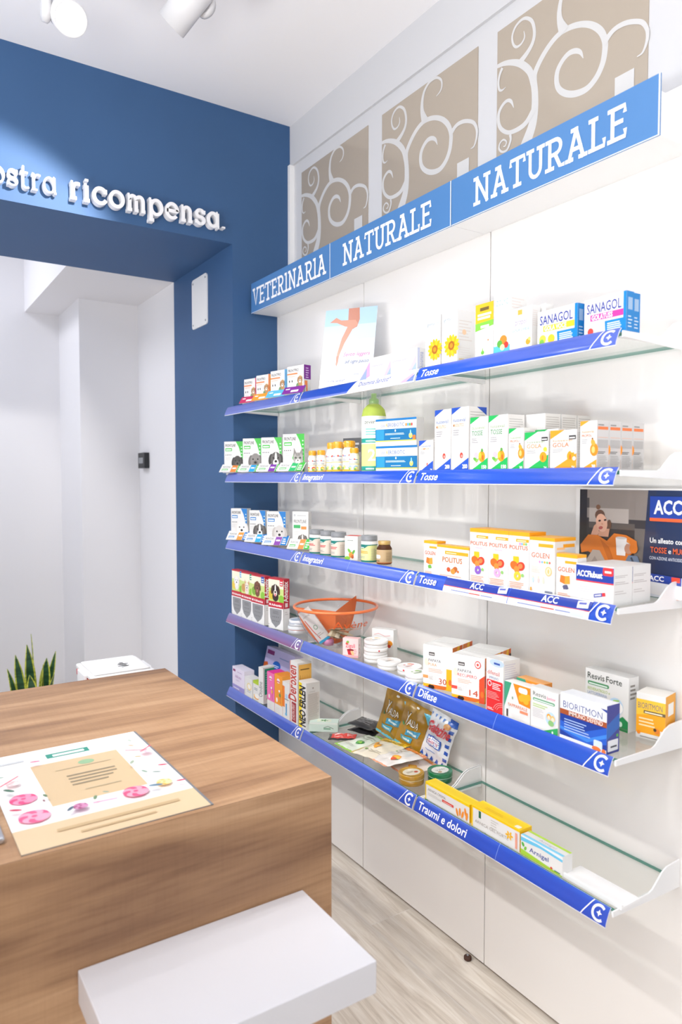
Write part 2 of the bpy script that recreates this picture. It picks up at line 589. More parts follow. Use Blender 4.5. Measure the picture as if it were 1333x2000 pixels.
class Face:
    """a printable side: origin, right and up vectors, size; fractions 0..1 across, each print layer sits a hair above the last"""
    def __init__(self, mb, o, u, v, w, h, fmap=None, step=0.00012, mat=None, grid=(1, 1)):
        self.mb, self.o, self.u, self.v, self.w, self.h = mb, Vector(o), Vector(u), Vector(v), w, h
        self.n = self.u.cross(self.v).normalized()
        self.k = 0
        self.step = step
        self.fmap = fmap
        self.mat = mat
        self.grid = grid
    def P(self, x, y):
        if self.fmap:
            return self.fmap(x, y, self.k * self.step)
        return self.o + self.u * (x * self.w) + self.v * (y * self.h) + self.n * (self.k * self.step)
    def emit(self, pts, col):
        """one flat outline; on a curved side it is cut into small triangles that follow the curve"""
        if not self.fmap:
            self.mb.face([self.P(*p) for p in pts], col, self.mat)
            return
        gx, gy = 1.0 / self.grid[0], 1.0 / self.grid[1]
        todo = [[pts[i] for i in t] for t in tessellate_polygon([[Vector((p[0], p[1], 0)) for p in pts]])]
        while todo:
            t = todo.pop()
            ex = max(p[0] for p in t) - min(p[0] for p in t)
            ey = max(p[1] for p in t) - min(p[1] for p in t)
            if ex > gx * 1.05 or ey > gy * 1.05:
                L = [((t[i][0] - t[(i + 1) % 3][0]) / gx) ** 2 + ((t[i][1] - t[(i + 1) % 3][1]) / gy) ** 2 for i in range(3)]
                i = L.index(max(L))
                a, b, c = t[i], t[(i + 1) % 3], t[(i + 2) % 3]
                mid = ((a[0] + b[0]) / 2, (a[1] + b[1]) / 2)
                todo += [[a, mid, c], [mid, b, c]]
                continue
            if (t[1][0] - t[0][0]) * (t[2][1] - t[0][1]) - (t[2][0] - t[0][0]) * (t[1][1] - t[0][1]) < 0:
                t = t[::-1]
            self.mb.face([self.P(*p) for p in t], col, self.mat, True)
    def poly(self, pts, col):
        self.k += 1
        self.emit(pts, hexc(col))
        return self
    def rect(self, x0, y0, x1, y1, col):
        if self.fmap:
            self.k += 1
            nx = max(1, int(math.ceil(abs(x1 - x0) * self.grid[0])))
            ny = max(1, int(math.ceil(abs(y1 - y0) * self.grid[1])))
            for i in range(nx):
                for j in range(ny):
                    a, b = x0 + (x1 - x0) * i / nx, x0 + (x1 - x0) * (i + 1) / nx
                    c, d = y0 + (y1 - y0) * j / ny, y0 + (y1 - y0) * (j + 1) / ny
                    self.mb.face([self.P(a, c), self.P(b, c), self.P(b, d), self.P(a, d)], col, self.mat)
            return self
        return self.poly([(x0, y0), (x1, y0), (x1, y1), (x0, y1)], col)
    def rrect(self, x0, y0, x1, y1, col, r=0.03):
        """rounded rectangle, r as a fraction of the height"""
        rx = r * self.h / self.w
        pts = []
        for cx, cy, a in ((x1 - rx, y0 + r, -90), (x1 - rx, y1 - r, 0), (x0 + rx, y1 - r, 90), (x0 + rx, y0 + r, 180)):
            pts += [(cx + rx * math.cos(R(a + t)), cy + r * math.sin(R(a + t))) for t in (0, 30, 60, 90)]
        return self.poly(pts, col)
    def ell(self, cx, cy, r, col, sx=1.0, rot=0, n=14, a0=0, a1=360):
        """ellipse of half-height r (fraction of the height), sx = half-width / half-height"""
        pts = []
        full = abs(a1 - a0) >= 360
        for i in range(n if full else n + 1):
            a = R(a0 + (a1 - a0) * i / n)
            x, y = r * sx * math.cos(a), r * math.sin(a)
            ca, sa = math.cos(R(rot)), math.sin(R(rot))
            pts.append((cx + (x * ca - y * sa) * self.h / self.w, cy + x * sa + y * ca))
        return self.poly(pts, col)
    def text(self, s, x, y, hh, col, w=None, al='l', bold=0.0, it=0.0, rot=0, fit=False):
        """cap height hh (fraction of the height); w = greatest width (fraction of the width), or the exact one with fit"""
        vs, fs = text_mesh(s, bold)
        if not vs:
            return self
        self.k += 1
        sc = hh / CAP
        x0, x1 = min(v[0] for v in vs), max(v[0] for v in vs)
        asp = self.h / self.w
        span = (x1 - x0) * sc
        lim = self.w / self.h if rot == 0 else self.h / self.h
        sx = 1.0
        if w is not None:
            wl = w * (self.w / self.h) if rot == 0 else w
            if span > wl or fit:
                sx = wl / span
        span *= sx
        off = {'l': 0, 'c': -span / 2, 'r': -span}[al]
        ca, sa = math.cos(R(rot)), math.sin(R(rot))
        q = []
        for (a, b) in vs:
            X = (a - x0) * sc * sx + off + it * b * sc
            Y = b * sc
            q.append((x + (X * ca - Y * sa) * asp, y + X * sa + Y * ca))
        c = hexc(col)
        if self.fmap:
            for f in fs:
                self.emit([q[i] for i in f], c)
            return self
        idx = [self.mb.pt(self.P(*p)) for p in q]
        for f in fs:
            self.mb.fi([idx[i] for i in f], c, self.mat)
        return self
    def lines(self, x0, y0, x1, y1, n, col, fill=0.45, rag=0.35):
        """blocks of small print too fine to read: thin bars"""
        self.k += 1
        p = (y1 - y0) / n
        for i in range(n):
            e = x1 - (x1 - x0) * random.random() * rag
            y = y1 - p * (i + 1)
            self.emit([(x0, y), (e, y), (e, y + p * fill), (x0, y + p * fill)], hexc(col))
        return self
    def stroke(self, pts, wd, col, closed=False):
        """ribbon along pts (fractions); wd = full width as a fraction of the height (number or list)"""
        self.k += 1
        A = self.h / self.w
        Q = [(p[0] / A, p[1]) for p in pts]
        n = len(Q)
        L_, R_ = [], []
        for i in range(n):
            if closed:
                a, b = Q[i - 1], Q[(i + 1) % n]
            else:
                a, b = Q[max(i - 1, 0)], Q[min(i + 1, n - 1)]
            dx, dy = b[0] - a[0], b[1] - a[1]
            l = math.hypot(dx, dy) or 1
            ww = (wd[i] if isinstance(wd, (list, tuple)) else wd) / 2
            nx, ny = -dy / l * ww, dx / l * ww
            L_.append(self.mb.pt(self.P((Q[i][0] + nx) * A, Q[i][1] + ny)))
            R_.append(self.mb.pt(self.P((Q[i][0] - nx) * A, Q[i][1] - ny)))
        for i in range(n if closed else n - 1):
            j = (i + 1) % n
            self.mb.fi((R_[i], R_[j], L_[j], L_[i]), col, self.mat)
        return self

# ------------------------------------------------------------------ setting
FLZ, CZ = 0.045, 3.355
YB, YB2 = 3.103, 3.878           # front and back of the thick blue wall
XJ, ZL = -0.232, 2.746           # doorway jamb and head
YP = 5.09                        # end wall of the passage

m = MB('plank_tile_floor')
m.box(-5.0, 0.25, -3.0, 5.3, FLZ - 0.1, FLZ)
struct('floor', m, 'pale wood-look plank tile floor')
m = MB('white_ceiling')
m.box(-5.0, 0.25, -3.0, YB2, CZ, CZ + 0.1)
m.box(-5.0, -0.80, YB2, 5.3, CZ + 0.05, CZ + 0.15)
struct('ceiling', m, 'white plastered ceiling')
m = MB('blue_wall')
m.box(XJ, 0.25, YB, YB2, FLZ, CZ)
m.box(-5.0, XJ, YB, YB2, ZL, CZ)
m.box(-5.0, -2.75, YB, YB2, FLZ, ZL)
struct('wall_back', m, 'thick blue painted wall with a wide doorway opening')
m = MB('upper_wall')
m.box(0.0855, 0.25, -3.0, YB, FLZ, CZ)
m.box(0.0735, 0.0855, -3.0, YB, 3.166, CZ)
struct('wall_right', m, 'white wall behind and above the shelving')
m = MB('white_wall')
m.box(XJ, 0.0, YB2, YP, FLZ, CZ)
struct('wall_passage_right', m, 'white right wall of the passage beyond the doorway')
m = MB('white_wall')
m.box(-5.0, 0.0, YP, YP + 0.15, FLZ, CZ + 0.05)
struct('wall_passage_end', m, 'white end wall of the passage')
m = MB('white_wall')
m.box(-0.80, XJ, YB2, YP, ZL, CZ)
struct('trim_1', m, 'white dropped soffit over the passage')
m = MB('white_wall')
m.box(-0.59, XJ, 4.53, YP, FLZ, ZL)
struct('wall_passage_pillar', m, 'white boxed pillar at the end of the passage')
m = MB('white_metal')
m.box(0.0605, 0.0855, 3.083, YB - 0.001, 2.60, 3.166)
struct('trim_2', m, 'white upright trim where the upper wall meets the blue wall')

# scroll mural on the upper wall, three equal boards
SCROLL = [
 ([(0.138,2.715),(0.157,2.752),(0.166,2.796),(0.166,2.843),(0.161,2.886),(0.169,2.910),(0.194,2.939),(0.226,2.962),(0.262,2.974),(0.303,2.971),(0.343,2.957),(0.377,2.935),(0.403,2.906),(0.416,2.874),(0.416,2.844),(0.409,2.815),(0.39,2.788),(0.359,2.771),(0.32,2.774),(0.284,2.79),(0.258,2.815),(0.249,2.843),(0.253,2.871),(0.271,2.891),(0.293,2.9),(0.316,2.896),(0.334,2.883),(0.344,2.862)],
  [.040,.034,.028,.025,.024,.020,.019,.018,.017,.017,.017,.018,.019,.019,.019,.019,.019,.019,.019,.018,.017,.017,.017,.016,.016,.015,.011,.002]),
 ([(0.105,2.66),(0.138,2.715)], [.045,.040]),
 ([(0.161,2.875),(0.149,2.909),(0.134,2.932),(0.105,2.96),(0.071,2.98),(0.036,2.993),(0.004,2.998)], [.024,.022,.022,.021,.018,.015,.012]),
 ([(0.166,2.80),(0.135,2.770),(0.101,2.762),(0.06,2.767),(0.031,2.787),(0.016,2.812),(0.015,2.844),(0.03,2.863),(0.051,2.87),(0.069,2.86),(0.08,2.836)], [.02,.018,.016,.013,.013,.013,.012,.012,.011,.010,.002]),
 ([(0.100,2.962),(0.134,2.979),(0.156,3.0),(0.162,3.028),(0.153,3.062),(0.133,3.083),(0.111,3.091),(0.085,3.083),(0.071,3.062),(0.074,3.037),(0.088,3.019),(0.108,3.018),(0.122,3.031),(0.119,3.052)], [.022,.017,.014,.012,.011,.010,.009,.009,.008,.008,.008,.007,.006,.002]),
 ([(0.275,2.970),(0.259,3.01),(0.257,3.044),(0.267,3.078),(0.292,3.099),(0.317,3.103),(0.342,3.098),(0.364,3.079),(0.367,3.056),(0.357,3.042),(0.337,3.035)], [.036,.021,.016,.013,.011,.010,.009,.008,.008,.006,.002]),
 ([(0.412,2.868),(0.443,2.888),(0.475,2.889),(0.506,2.879),(0.532,2.863),(0.546,2.839),(0.548,2.817),(0.542,2.796),(0.533,2.784),(0.518,2.782)], [.020,.015,.014,.013,.012,.011,.010,.008,.006,.002]),
 ([(0.03,2.982),(0.018,2.965),(0.013,2.943),(0.017,2.92),(0.03,2.912),(0.045,2.915)], [.012,.010,.009,.008,.006,.002]),
 ([(0.066,2.759),(0.069,2.74),(0.055,2.716),(0.034,2.716),(0.019,2.731),(0.022,2.747),(0.037,2.753),(0.051,2.742),(0.046,2.731),(0.037,2.732)], [.010,.009,.008,.007,.007,.006,.006,.005,.005,.002]),
]
for _i, (_yl, _yr, _lb) in enumerate(((3.006, 2.461, 'beige board of white painted scrolls next to the blue wall'),
                                      (2.364, 1.822, 'middle beige board of white painted scrolls above the signs'),
                                      (1.732, 1.186, 'beige board of white painted scrolls above the nearest blue sign'))):
    m = MB('mural_beige')
    w_ = _yl - _yr
    m.box(0.0825, 0.0853, _yr, _yl, 2.60, 3.106)
    F = Face(m, (0.0825, _yl, 2.60), (0, -1, 0), (0, 0, 1), w_, 0.506, mat='mural_white', step=0.00015)
    for pts, wd in SCROLL:
        q = smooth_path([((s - 0.006) / 0.543, (z - 2.60) / 0.506) for s, z in pts], 5)
        ws = [v[0] for v in smooth_path([(x / 0.506,) for x in wd], 5)]
        F.stroke([(min(max(x, 0), 1), min(y, 0.999)) for x, y in q], [max(x, 0.002) for x in ws], '#ffffff')
    F.rect(0.82, 0.05, 0.93, 0.31, '#ffffff')
    o = m.build('scroll_mural_panel')
    tag(o, _lb, 'wall panel', 'scroll murals on the upper wall')

# ------------------------------------------------------------------ shelving: back panels
BAYS = (2.3696, 1.6696, 0.9696)
for y1, y0, lb in ((3.081, 2.3696, 'glossy white back panel of the far shelving bay by the blue wall'),
                   (2.3696, 1.6696, 'glossy white back panel of the middle shelving bay'),
                   (1.6696, 0.9696, 'glossy white back panel of the nearest shelving bay at the right')):
    t = thing('shelving_panel', lb, 'shelving', (0.04, (y0 + y1) / 2, FLZ), 0, 'white shelving back panels')
    m = MB('white_laminate')
    h = (y1 - y0) / 2
    m.box(-0.04, 0.02, -h + 0.0036, h - 0.0006, 0.018, 2.56)
    m.build('panel', t, bevel=0.0012)
    m = MB('dark_plinth')
    m.box(-0.005, 0.03, -h, h, 0.0, 0.018)
    m.build('plinth', t)
    m = MB('trim_grey')
    m.box(-0.03, 0.02, -h + 0.0001, -h + 0.0034, 0.018, 2.55)
    m.build('upright', t)
m = MB('white_laminate')
m.box(0.0, 0.06, 3.0835, YB - 0.0005, FLZ, 2.60)
o = m.build('side_upright', bevel=0.001)
tag(o, 'narrow white upright between the far shelving panel and the blue wall', 'shelving')

# ------------------------------------------------------------------ header signs
def sl(s):  # slab-serif capitals as strokes, cap height 1: list of polylines and the advance width
    G = {
     'N': ([[(.12,0),(.12,1)],[(.12,1),(.66,0)],[(.66,0),(.66,1)],[(0,0),(.24,0)],[(0,1),(.14,1)],[(.54,1),(.78,1)]], .78),
     'A': ([[(.10,0),(.37,1)],[(.37,1),(.66,0)],[(.2,.33),(.56,.33)],[(0,0),(.2,0)],[(.55,0),(.77,0)],[(.22,1),(.39,1)]], .77),
     'T': ([[(.33,0),(.33,1)],[(0,.84),(0,1),(.66,1),(.66,.84)],[(.2,0),(.46,0)]], .66),
     'U': ([[(.11,1),(.11,.3)] + arc(.35,.3,.24,.3,180,360,10) + [(.59,.3),(.59,1)],[(0,1),(.22,1)],[(.48,1),(.70,1)]], .70),
     'R': ([[(.13,0),(.13,1)],[(0,1),(.36,1)] + arc(.36,.74,.24,.26,90,-90,9) + [(.13,.48)],[(.36,.48),(.58,0),(.70,0)],[(0,0),(.26,0)]], .70),
     'L': ([[(.12,0),(.12,1)],[(0,1),(.24,1)],[(0,0),(.54,0),(.54,.18)]], .56),
     'E': ([[(.12,0),(.12,1)],[(0,1),(.56,1),(.56,.84)],[(.12,.53),(.44,.53)],[(0,0),(.58,0),(.58,.17)]], .60),
     'V': ([[(.09,1),(.36,0),(.63,1)],[(0,1),(.2,1)],[(.53,1),(.73,1)]], .72),
     'I': ([[(.13,0),(.13,1)],[(0,1),(.14,1)],[(0,0),(.26,0)]], .26),
    }
    return G[s]
def sign_text(F, s, x0, x1, y0, y1, wd):
    adv = [sl(c)[1] for c in s]
    gap = 0.17
    tot = sum(adv) + gap * (len(s) - 1)
    k = (x1 - x0) / tot
    x = x0
    for c, a in zip(s, adv):
        for pl in sl(c)[0]:
            P = [(x + p[0] * k, y0 + p[1] * (y1 - y0)) for p in pl]
            # square line ends: push the ends out by half the stroke
            A = F.h / F.w
            def ext(p, q):
                dx, dy = (p[0] - q[0]) / A, p[1] - q[1]
                l = math.hypot(dx, dy) or 1
                return (p[0] + dx / l * wd / 2 * A, p[1] + dy / l * wd / 2)
            P = [ext(P[0], P[1])] + P[1:-1] + [ext(P[-1], P[-2])]
            F.stroke(P, wd, '#fbfbfd')
        x += (a + gap) * k
SX = -0.143
for yl, txt, x0, x1, lb in ((3.092, 'VETERINARIA', 0.03, 0.955, 'blue header sign reading VETERINARIA over the far shelving bay'),
                            (2.395, 'NATURALE', 0.135, 0.865, 'blue header sign reading NATURALE over the middle shelving bay'),
                            (1.696, 'NATURALE', 0.145, 0.875, 'blue header sign reading NATURALE over the nearest shelving bay')):
    t = thing('header_sign', lb, 'sign', (0.0, yl - 0.35, 2.436), 0, 'blue header signs over the shelving')
    wd_ = 0.6965
    m = MB('printed_card')
    m.box(SX, SX + 0.004, -wd_ / 2, wd_ / 2, 0.0, 0.137, '#4d80b9')
    F = Face(m, (SX, wd_ / 2, 0.0), (0, -1, 0), (0, 0, 1), wd_, 0.137, step=0.00004)
    F.rect(0.0, 0.0, 1.0, 0.018, '#dfe3ea')
    F.rect(0.994, 0.0, 1.0, 1.0, '#dfe3ea')
    sign_text(F, txt, x0, x1, 0.24, 0.76, 0.075)
    m.build('fascia', t)
    m = MB('white_metal')
    m.box(SX + 0.0045, -0.001, -wd_ / 2, wd_ / 2, 0.001, 0.098)
    m.build('light_box', t, bevel=0.001)

# ------------------------------------------------------------------ glass shelves with brackets and price rails
GZ = (1.986, 1.680, 1.371, 1.026, 0.676)      # top of the glass
RAIL_L = 0.6915
def rail_map(x, y, lift):
    """price rail: leans back, its face slightly bowed; local y=0 at the left end"""
    b = 0.0030 * math.sin(PI * y) + 0.0005 * math.sin(3 * PI * y) + lift
    bx, bz = -0.2815, -0.0335
    ux, uz = 0.0195, 0.0412
    l = math.hypot(ux, uz)
    return Vector((bx + ux * y - uz / l * b, -x * RAIL_L, bz + uz * y + ux / l * b))
def logo(F, x, col):
    """slanted white rule, then an open C around a small four-pointed star"""
    A = F.h / F.w
    F.poly([(x - 0.038, 0.02), (x - 0.0335, 0.02), (x + 0.0035, 0.98), (x - 0.001, 0.98)], '#f4f6fb')
    cx = x + 0.030
    F.stroke([(cx + 0.36 * A * math.cos(R(a)), 0.5 + 0.36 * math.sin(R(a))) for a in range(48, 313, 12)], 0.13, '#f4f6fb')
    st = []
    for i in range(8):
        rr = 0.17 if i % 2 == 0 else 0.075
        st.append((cx + 0.02 * A + rr * A * math.cos(R(45 * i)), 0.5 + rr * math.sin(R(45 * i))))
    F.poly(st, '#f4f6fb')
BLUE = '#1a4abb'
def build_rail(t, base=BLUE, text=None, it=0.0, extra=None, endlogo=True, seam=None, twidth=0.3):
    m = MB('rail_print')
    NX, NY = 1, 12
    # front skin, back skin, ends
    for j in range(NY):
        a, b = j / NY, (j + 1) / NY
        c = base if not isinstance(base, (list, tuple)) else base[min(int(a * len(base)), len(base) - 1)]
        m.fi([m.pt(rail_map(0, a, 0)), m.pt(rail_map(1, a, 0)), m.pt(rail_map(1, b, 0)), m.pt(rail_map(0, b, 0))], c, None, True)
        m.fi([m.pt(rail_map(1, a, -0.0025)), m.pt(rail_map(0, a, -0.0025)), m.pt(rail_map(0, b, -0.0025)), m.pt(rail_map(1, b, -0.0025))], '#e9ebf0')
        for x in (0, 1):
            m.face([rail_map(x, a, 0), rail_map(x, b, 0), rail_map(x, b, -0.0025), rail_map(x, a, -0.0025)], '#dfe3f0')
    for y in (0, 1):
        m.face([rail_map(0, y, 0), rail_map(1, y, 0), rail_map(1, y, -0.0025), rail_map(0, y, -0.0025)], '#e6e8ee')
    F = Face(m, (0, 0, 0), (0, -1, 0), (0, 0, 1), RAIL_L, 0.0456, fmap=rail_map, step=0.00012, grid=(1, 12))
    F.rect(0, 0.0, 1, 0.035, '#e8ebf3')
    if seam:
        F.rect(seam, 0, seam + 0.0022, 1, '#7d9be4')
    if extra:
        extra(F)
    if text:
        F.text(text, 0.022, 0.25, 0.5, '#fbfcff', w=twidth, bold=0.016, it=it)
    if endlogo:
        logo(F, 0.937, '#fff')
    m.build('price_rail', t)
def bracket(t, y, f0, f1, nm='bracket'):
    m = MB('white_metal')
    out = [(-0.262, -0.012), (-0.002, -0.022), (-0.002, 0.047), (-0.055, 0.044), (-0.075, 0.036), (-0.112, 0.006), (-0.125, 0.001), (-0.262, 0.0008)]
    m.prism(out, 'y', y - 0.002, y + 0.002)
    m.box(-0.255, -0.01, f0, f1, -0.0125, -0.0092)
    m.build(nm, t)
    
def shelf(level, bay, label, **k):
    yl = 3.0937 - 0.70 * bay
    t = thing('glass_shelf', label, 'shelf', (0, yl, GZ[level]), 0, 'glass shelves with price rails')
    L_ = RAIL_L
    m = MB('shelf_glass')
    a, b = -0.012, -L_ - 0.001
    x0, x1, z0, z1 = -0.247, -0.006, -0.0085, 0.0
    m.face([(x0, b, z1), (x1, b, z1), (x1, a, z1), (x0, a, z1)])
    m.face([(x0, a, z0), (x1, a, z0), (x1, b, z0), (x0, b, z0)])
    m.face([(x0, b, z0), (x0, b, z1), (x0, a, z1), (x0, a, z0)], mat='glass_edge')
    m.face([(x1, a, z0), (x1, a, z1), (x1, b, z1), (x1, b, z0)], mat='glass_edge')
    m.face([(x1, b, z0), (x1, b, z1), (x0, b, z1), (x0, b, z0)], mat='glass_edge')
    m.face([(x0, a, z0), (x0, a, z1), (x1, a, z1), (x1, a, z0)], mat='glass_edge')
    m.build('glass_pane', t)
    bracket(t, -0.0035, -0.016, -0.002)
    bracket(t, -L_ - 0.0042, -L_ - 0.005, -L_ + 0.01)
    build_rail(t, **k)
    return t

def ins_white(F):   # white insert of the top shelf's middle rail
    F.poly([(0.47, 0.04), (1.0, 0.04), (1.0, 1.0), (0.53, 1.0)], '#f6f7fb')
    F.text('Diosmina Sandoz*', 0.56, 0.42, 0.36, '#27389a', w=0.36, bold=0.01, it=0.15)
    F.lines(0.60, 0.12, 0.90, 0.30, 2, '#c9cbe0')
    F.poly([(0.90, 0.08), (0.985, 0.75), (0.985, 0.08)], '#c9a6d9')
    F.poly([(0.945, 0.08), (0.995, 0.6), (0.995, 0.08)], '#6d7fd0')
def ins_acc(F):     # the two promotional strips of the middle shelf
    for x0, x1 in ((0.185, 0.545), (0.55, 0.915)):
        F.rect(x0, 0.0, x1, 1.0, '#f5f6fa')
        F.rect(x0, 0.44, x1, 0.95, '#20369a')
        F.rect(x0, 0.395, x1, 0.44, '#e2513c')
        c = x0 + (x1 - x0) * 0.52
        F.text('ACC', c, 0.52, 0.36, '#ffffff', al='c', bold=0.02)
        F.lines(x0 + 0.05, 0.16, c, 0.3, 1, '#8a93bd', rag=0)
        F.lines(c - 0.03, 0.16, c + 0.03, 0.3, 1, '#e2513c', rag=0)
        F.lines(c + 0.035, 0.16, x1 - 0.05, 0.3, 1, '#8a93bd', rag=0)
        F.poly([(x1 - 0.055, 0.5), (x1 - 0.01, 0.56), (x1 - 0.012, 0.95), (x1 - 0.057, 0.88)], '#eef0f6')
        F.poly([(x1 - 0.050, 0.70), (x1 - 0.02, 0.74), (x1 - 0.02, 0.86), (x1 - 0.050, 0.82)], '#5b5fae')
        F.rect(x1 - 0.075, 0.05, x1 - 0.02, 0.4, '#cfe3f3')
def rule_left(F):
    F.rect(0.052, 0.02, 0.056, 0.98, '#f4f6fb')
PUR = ['#7a2a74', '#74307f', '#6a3488', '#5f3a8c', '#5a3f90', '#574594', '#584d9a', '#5a55a0']
SPEC = {
 (0, 0): dict(), (0, 1): dict(extra=ins_white, endlogo=False), (0, 2): dict(text='Tosse', it=0.2),
 (1, 0): dict(), (1, 1): dict(text='Integratori', it=0.18), (1, 2): dict(text='Tosse', it=0.12),
 (2, 0): dict(), (2, 1): dict(text='Integratori', it=0.15, seam=0.47), (2, 2): dict(text='Tosse', it=0.05, extra=ins_acc),
 (3, 0): dict(base=PUR), (3, 1): dict(), (3, 2): dict(text='Difese', seam=0.48),
 (4, 0): dict(), (4, 1): dict(), (4, 2): dict(text='Traumi e dolori', seam=0.5, twidth=0.36),
}
LEVEL_NAMES = ('top', 'second', 'middle', 'fourth', 'lowest')
BAY_NAMES = ('far', 'middle', 'nearest')
for (lv, by), k in SPEC.items():
    what = {'Tosse': 'rail reading Tosse', 'Integratori': 'rail reading Integratori', 'Difese': 'rail reading Difese', 'Traumi e dolori': 'rail reading Traumi e dolori'}.get(k.get('text'), 'plain blue price rail')
    if (lv, by) == (3, 0): what = 'purple price rail'
    if (lv, by) == (0, 1): what = 'rail half blue half white'
    shelf(lv, by, '%s glass shelf of the %s bay, %s' % (LEVEL_NAMES[lv], BAY_NAMES[by], what), **k)

# ------------------------------------------------------------------ raised wall lettering over the doorway
def lower(c):
    """slab-serif lower-case strokes, x-height 1: polylines, advance, and discs"""
    G = {
     'n': ([[(.16,0),(.16,1)],[(.02,1),(.16,1)],[(.16,.72)] + arc(.42,.68,.26,.30,170,0,8) + [(.68,0)],[(.0,0),(.34,0)],[(.54,0),(.84,0)]], .86),
     'o': ([arc(.46,.5,.42,.5,0,360,28)], .94),
     's': ([arc(.34,.735,.27,.25,15,90,4) + arc(.34,.735,.27,.25,90,265,8) + arc(.35,.255,.29,.25,85,-90,8) + arc(.35,.255,.3,.25,-90,-165,4),[(.62,.72),(.62,1.0)],[(.06,.0),(.06,.28)]], .68),
     't': ([[(.2,1.38),(.2,.2)] + arc(.4,.2,.2,.2,180,290,5) + [(.58,.06)],[(0,.97),(.52,.97)]], .60),
     'r': ([[(.16,0),(.16,1)],[(.02,1),(.16,1)],[(.16,.6)] + arc(.44,.62,.28,.36,160,70,5) + [(.6,.96)],[(.0,0),(.38,0)]], .62),
     'a': ([arc(.42,.48,.36,.48,0,360,24),[(.78,1.0),(.78,0)],[(.68,1.0),(.78,1.0)],[(.78,0),(.9,0)]], .92),
     'i': ([[(.18,0),(.18,1)],[(.02,1),(.18,1)],[(.0,0),(.36,0)],[(.18,1.28),(.18,1.42)]], .38),
     'c': ([arc(.46,.5,.42,.5,40,330,22),[(.79,.66),(.79,.98)]], .86),
     'm': ([[(.16,0),(.16,1)],[(.02,1),(.16,1)],[(.16,.72)] + arc(.38,.68,.24,.30,170,0,8) + [(.62,0)],[(.62,.72)] + arc(.85,.68,.24,.30,170,0,8) + [(1.09,0)],[(.0,0),(.32,0)],[(.5,0),(.76,0)],[(.96,0),(1.24,0)]], 1.26),
     'p': ([[(.16,-.42),(.16,1)],[(.02,1),(.16,1)],arc(.54,.5,.38,.5,0,360,24),[(.0,-.42),(.36,-.42)]], .96),
     'e': ([[(.09,.5),(.86,.5)] + arc(.48,.5,.40,.5,0,320,24)], .92),
     '.': ([[(.1,0),(.1,.12)]], .22),
    }
    return G[c]
def raised_word(name, label, s, X0, X1, zb, xh, wd, y=YB, dep=0.016):
    t = thing(name, label, 'wall lettering', ((X0 + X1) / 2, y - 0.02, zb))
    adv = [lower(c)[1] for c in s]
    gap = 0.10 + wd * 0.55
    k = (X1 - X0) / (sum(adv) + gap * (len(s) - 1))
    x = X0 - (X0 + X1) / 2
    kk = xh
    for c, a in zip(s, adv):
        m = MB('letter_white')
        for q, pl in enumerate(lower(c)[0]):
            W2 = wd * xh / 2 * (0.94 if q else 1)
            P = [(x + p[0] * k, p[1] * kk) for p in pl]
            closed = math.hypot(P[0][0] - P[-1][0], P[0][1] - P[-1][1]) < 1e-6
            if closed: P = P[:-1]
            n = len(P)
            Lf, Rt = [], []
            for i in range(n):
                a_, b_ = (P[i - 1], P[(i + 1) % n]) if closed else (P[max(i - 1, 0)], P[min(i + 1, n - 1)])
                dx, dy = b_[0] - a_[0], b_[1] - a_[1]
                l = math.hypot(dx, dy) or 1
                px, py = P[i]
                if not closed and n == 2:
                    e = 0.0
                Lf.append((px - dy / l * W2, py + dx / l * W2))
                Rt.append((px + dy / l * W2, py - dx / l * W2))
            d0, d1 = -dep - 0.0002 * q, 0.018
            A = [[m.pt((p[0], d, p[1])) for p in side] for d in (d0, d1) for side in (Lf, Rt)]
            for i in range(n if closed else n - 1):
                j = (i + 1) % n
                m.fi((A[1][i], A[1][j], A[0][j], A[0][i]))
                m.fi((A[0][i], A[0][j], A[2][j], A[2][i]))
                m.fi((A[1][j], A[1][i], A[3][i], A[3][j]))
            if not closed:
                m.fi((A[0][0], A[2][0], A[3][0], A[1][0]))
                m.fi((A[1][-1], A[3][-1], A[2][-1], A[0][-1]))
        m.build('letter', t)
        x += (a + gap) * k
    return t
raised_word('raised_word', 'thin raised white letters ending in ostra on the blue wall', 'nostra', -1.304, -1.008, 2.797, 0.060, 0.118)
raised_word('raised_word', 'bold raised white letters reading ricompensa on the blue wall', 'ricompensa.', -0.955, -0.282, 2.796, 0.060, 0.245)

# ------------------------------------------------------------------ doorway and passage details
t = thing('access_plate', 'white rounded cover plate screwed to the blue doorway jamb', 'cover plate', (XJ, 3.496, 2.435))
m = MB('white_plastic')
F = None
rr, w2, h2 = 0.018, 0.1, 0.252
pts = []
for cy, cz, a in ((w2 - rr, rr, -90), (w2 - rr, h2 - rr, 0), (-w2 + rr, h2 - rr, 90), (-w2 + rr, rr, 180)):
    pts += [(cy + rr * math.cos(R(a + k)), cz + rr * math.sin(R(a + k))) for k in (0, 22, 45, 68, 90)]
m.prism(pts, 'x', -0.006, -0.0002)
m.build('plate', t, recalc=True)
for yy in (-0.082, 0.082):
    for zz in (0.02, 0.232):
        m = MB('grey_plastic')
        m.prism([(yy + 0.005 * math.cos(R(a)), zz + 0.005 * math.sin(R(a))) for a in range(0, 360, 36)], 'x', -0.0078, -0.0058)
        m.build('screw', t, recalc=True)
t = thing('wall_sensor', 'small black box fixed to the white passage wall', 'sensor', (XJ, 4.395, 1.727))
m = MB('black_plastic')
m.box(-0.032, -0.0003, -0.062, 0.062, 0, 0.095)
m.build('housing', t, bevel=0.003)
m = MB('grey_plastic')
m.box(-0.034, -0.0315, -0.04, 0.04, 0.03, 0.065)
m.build('button', t)

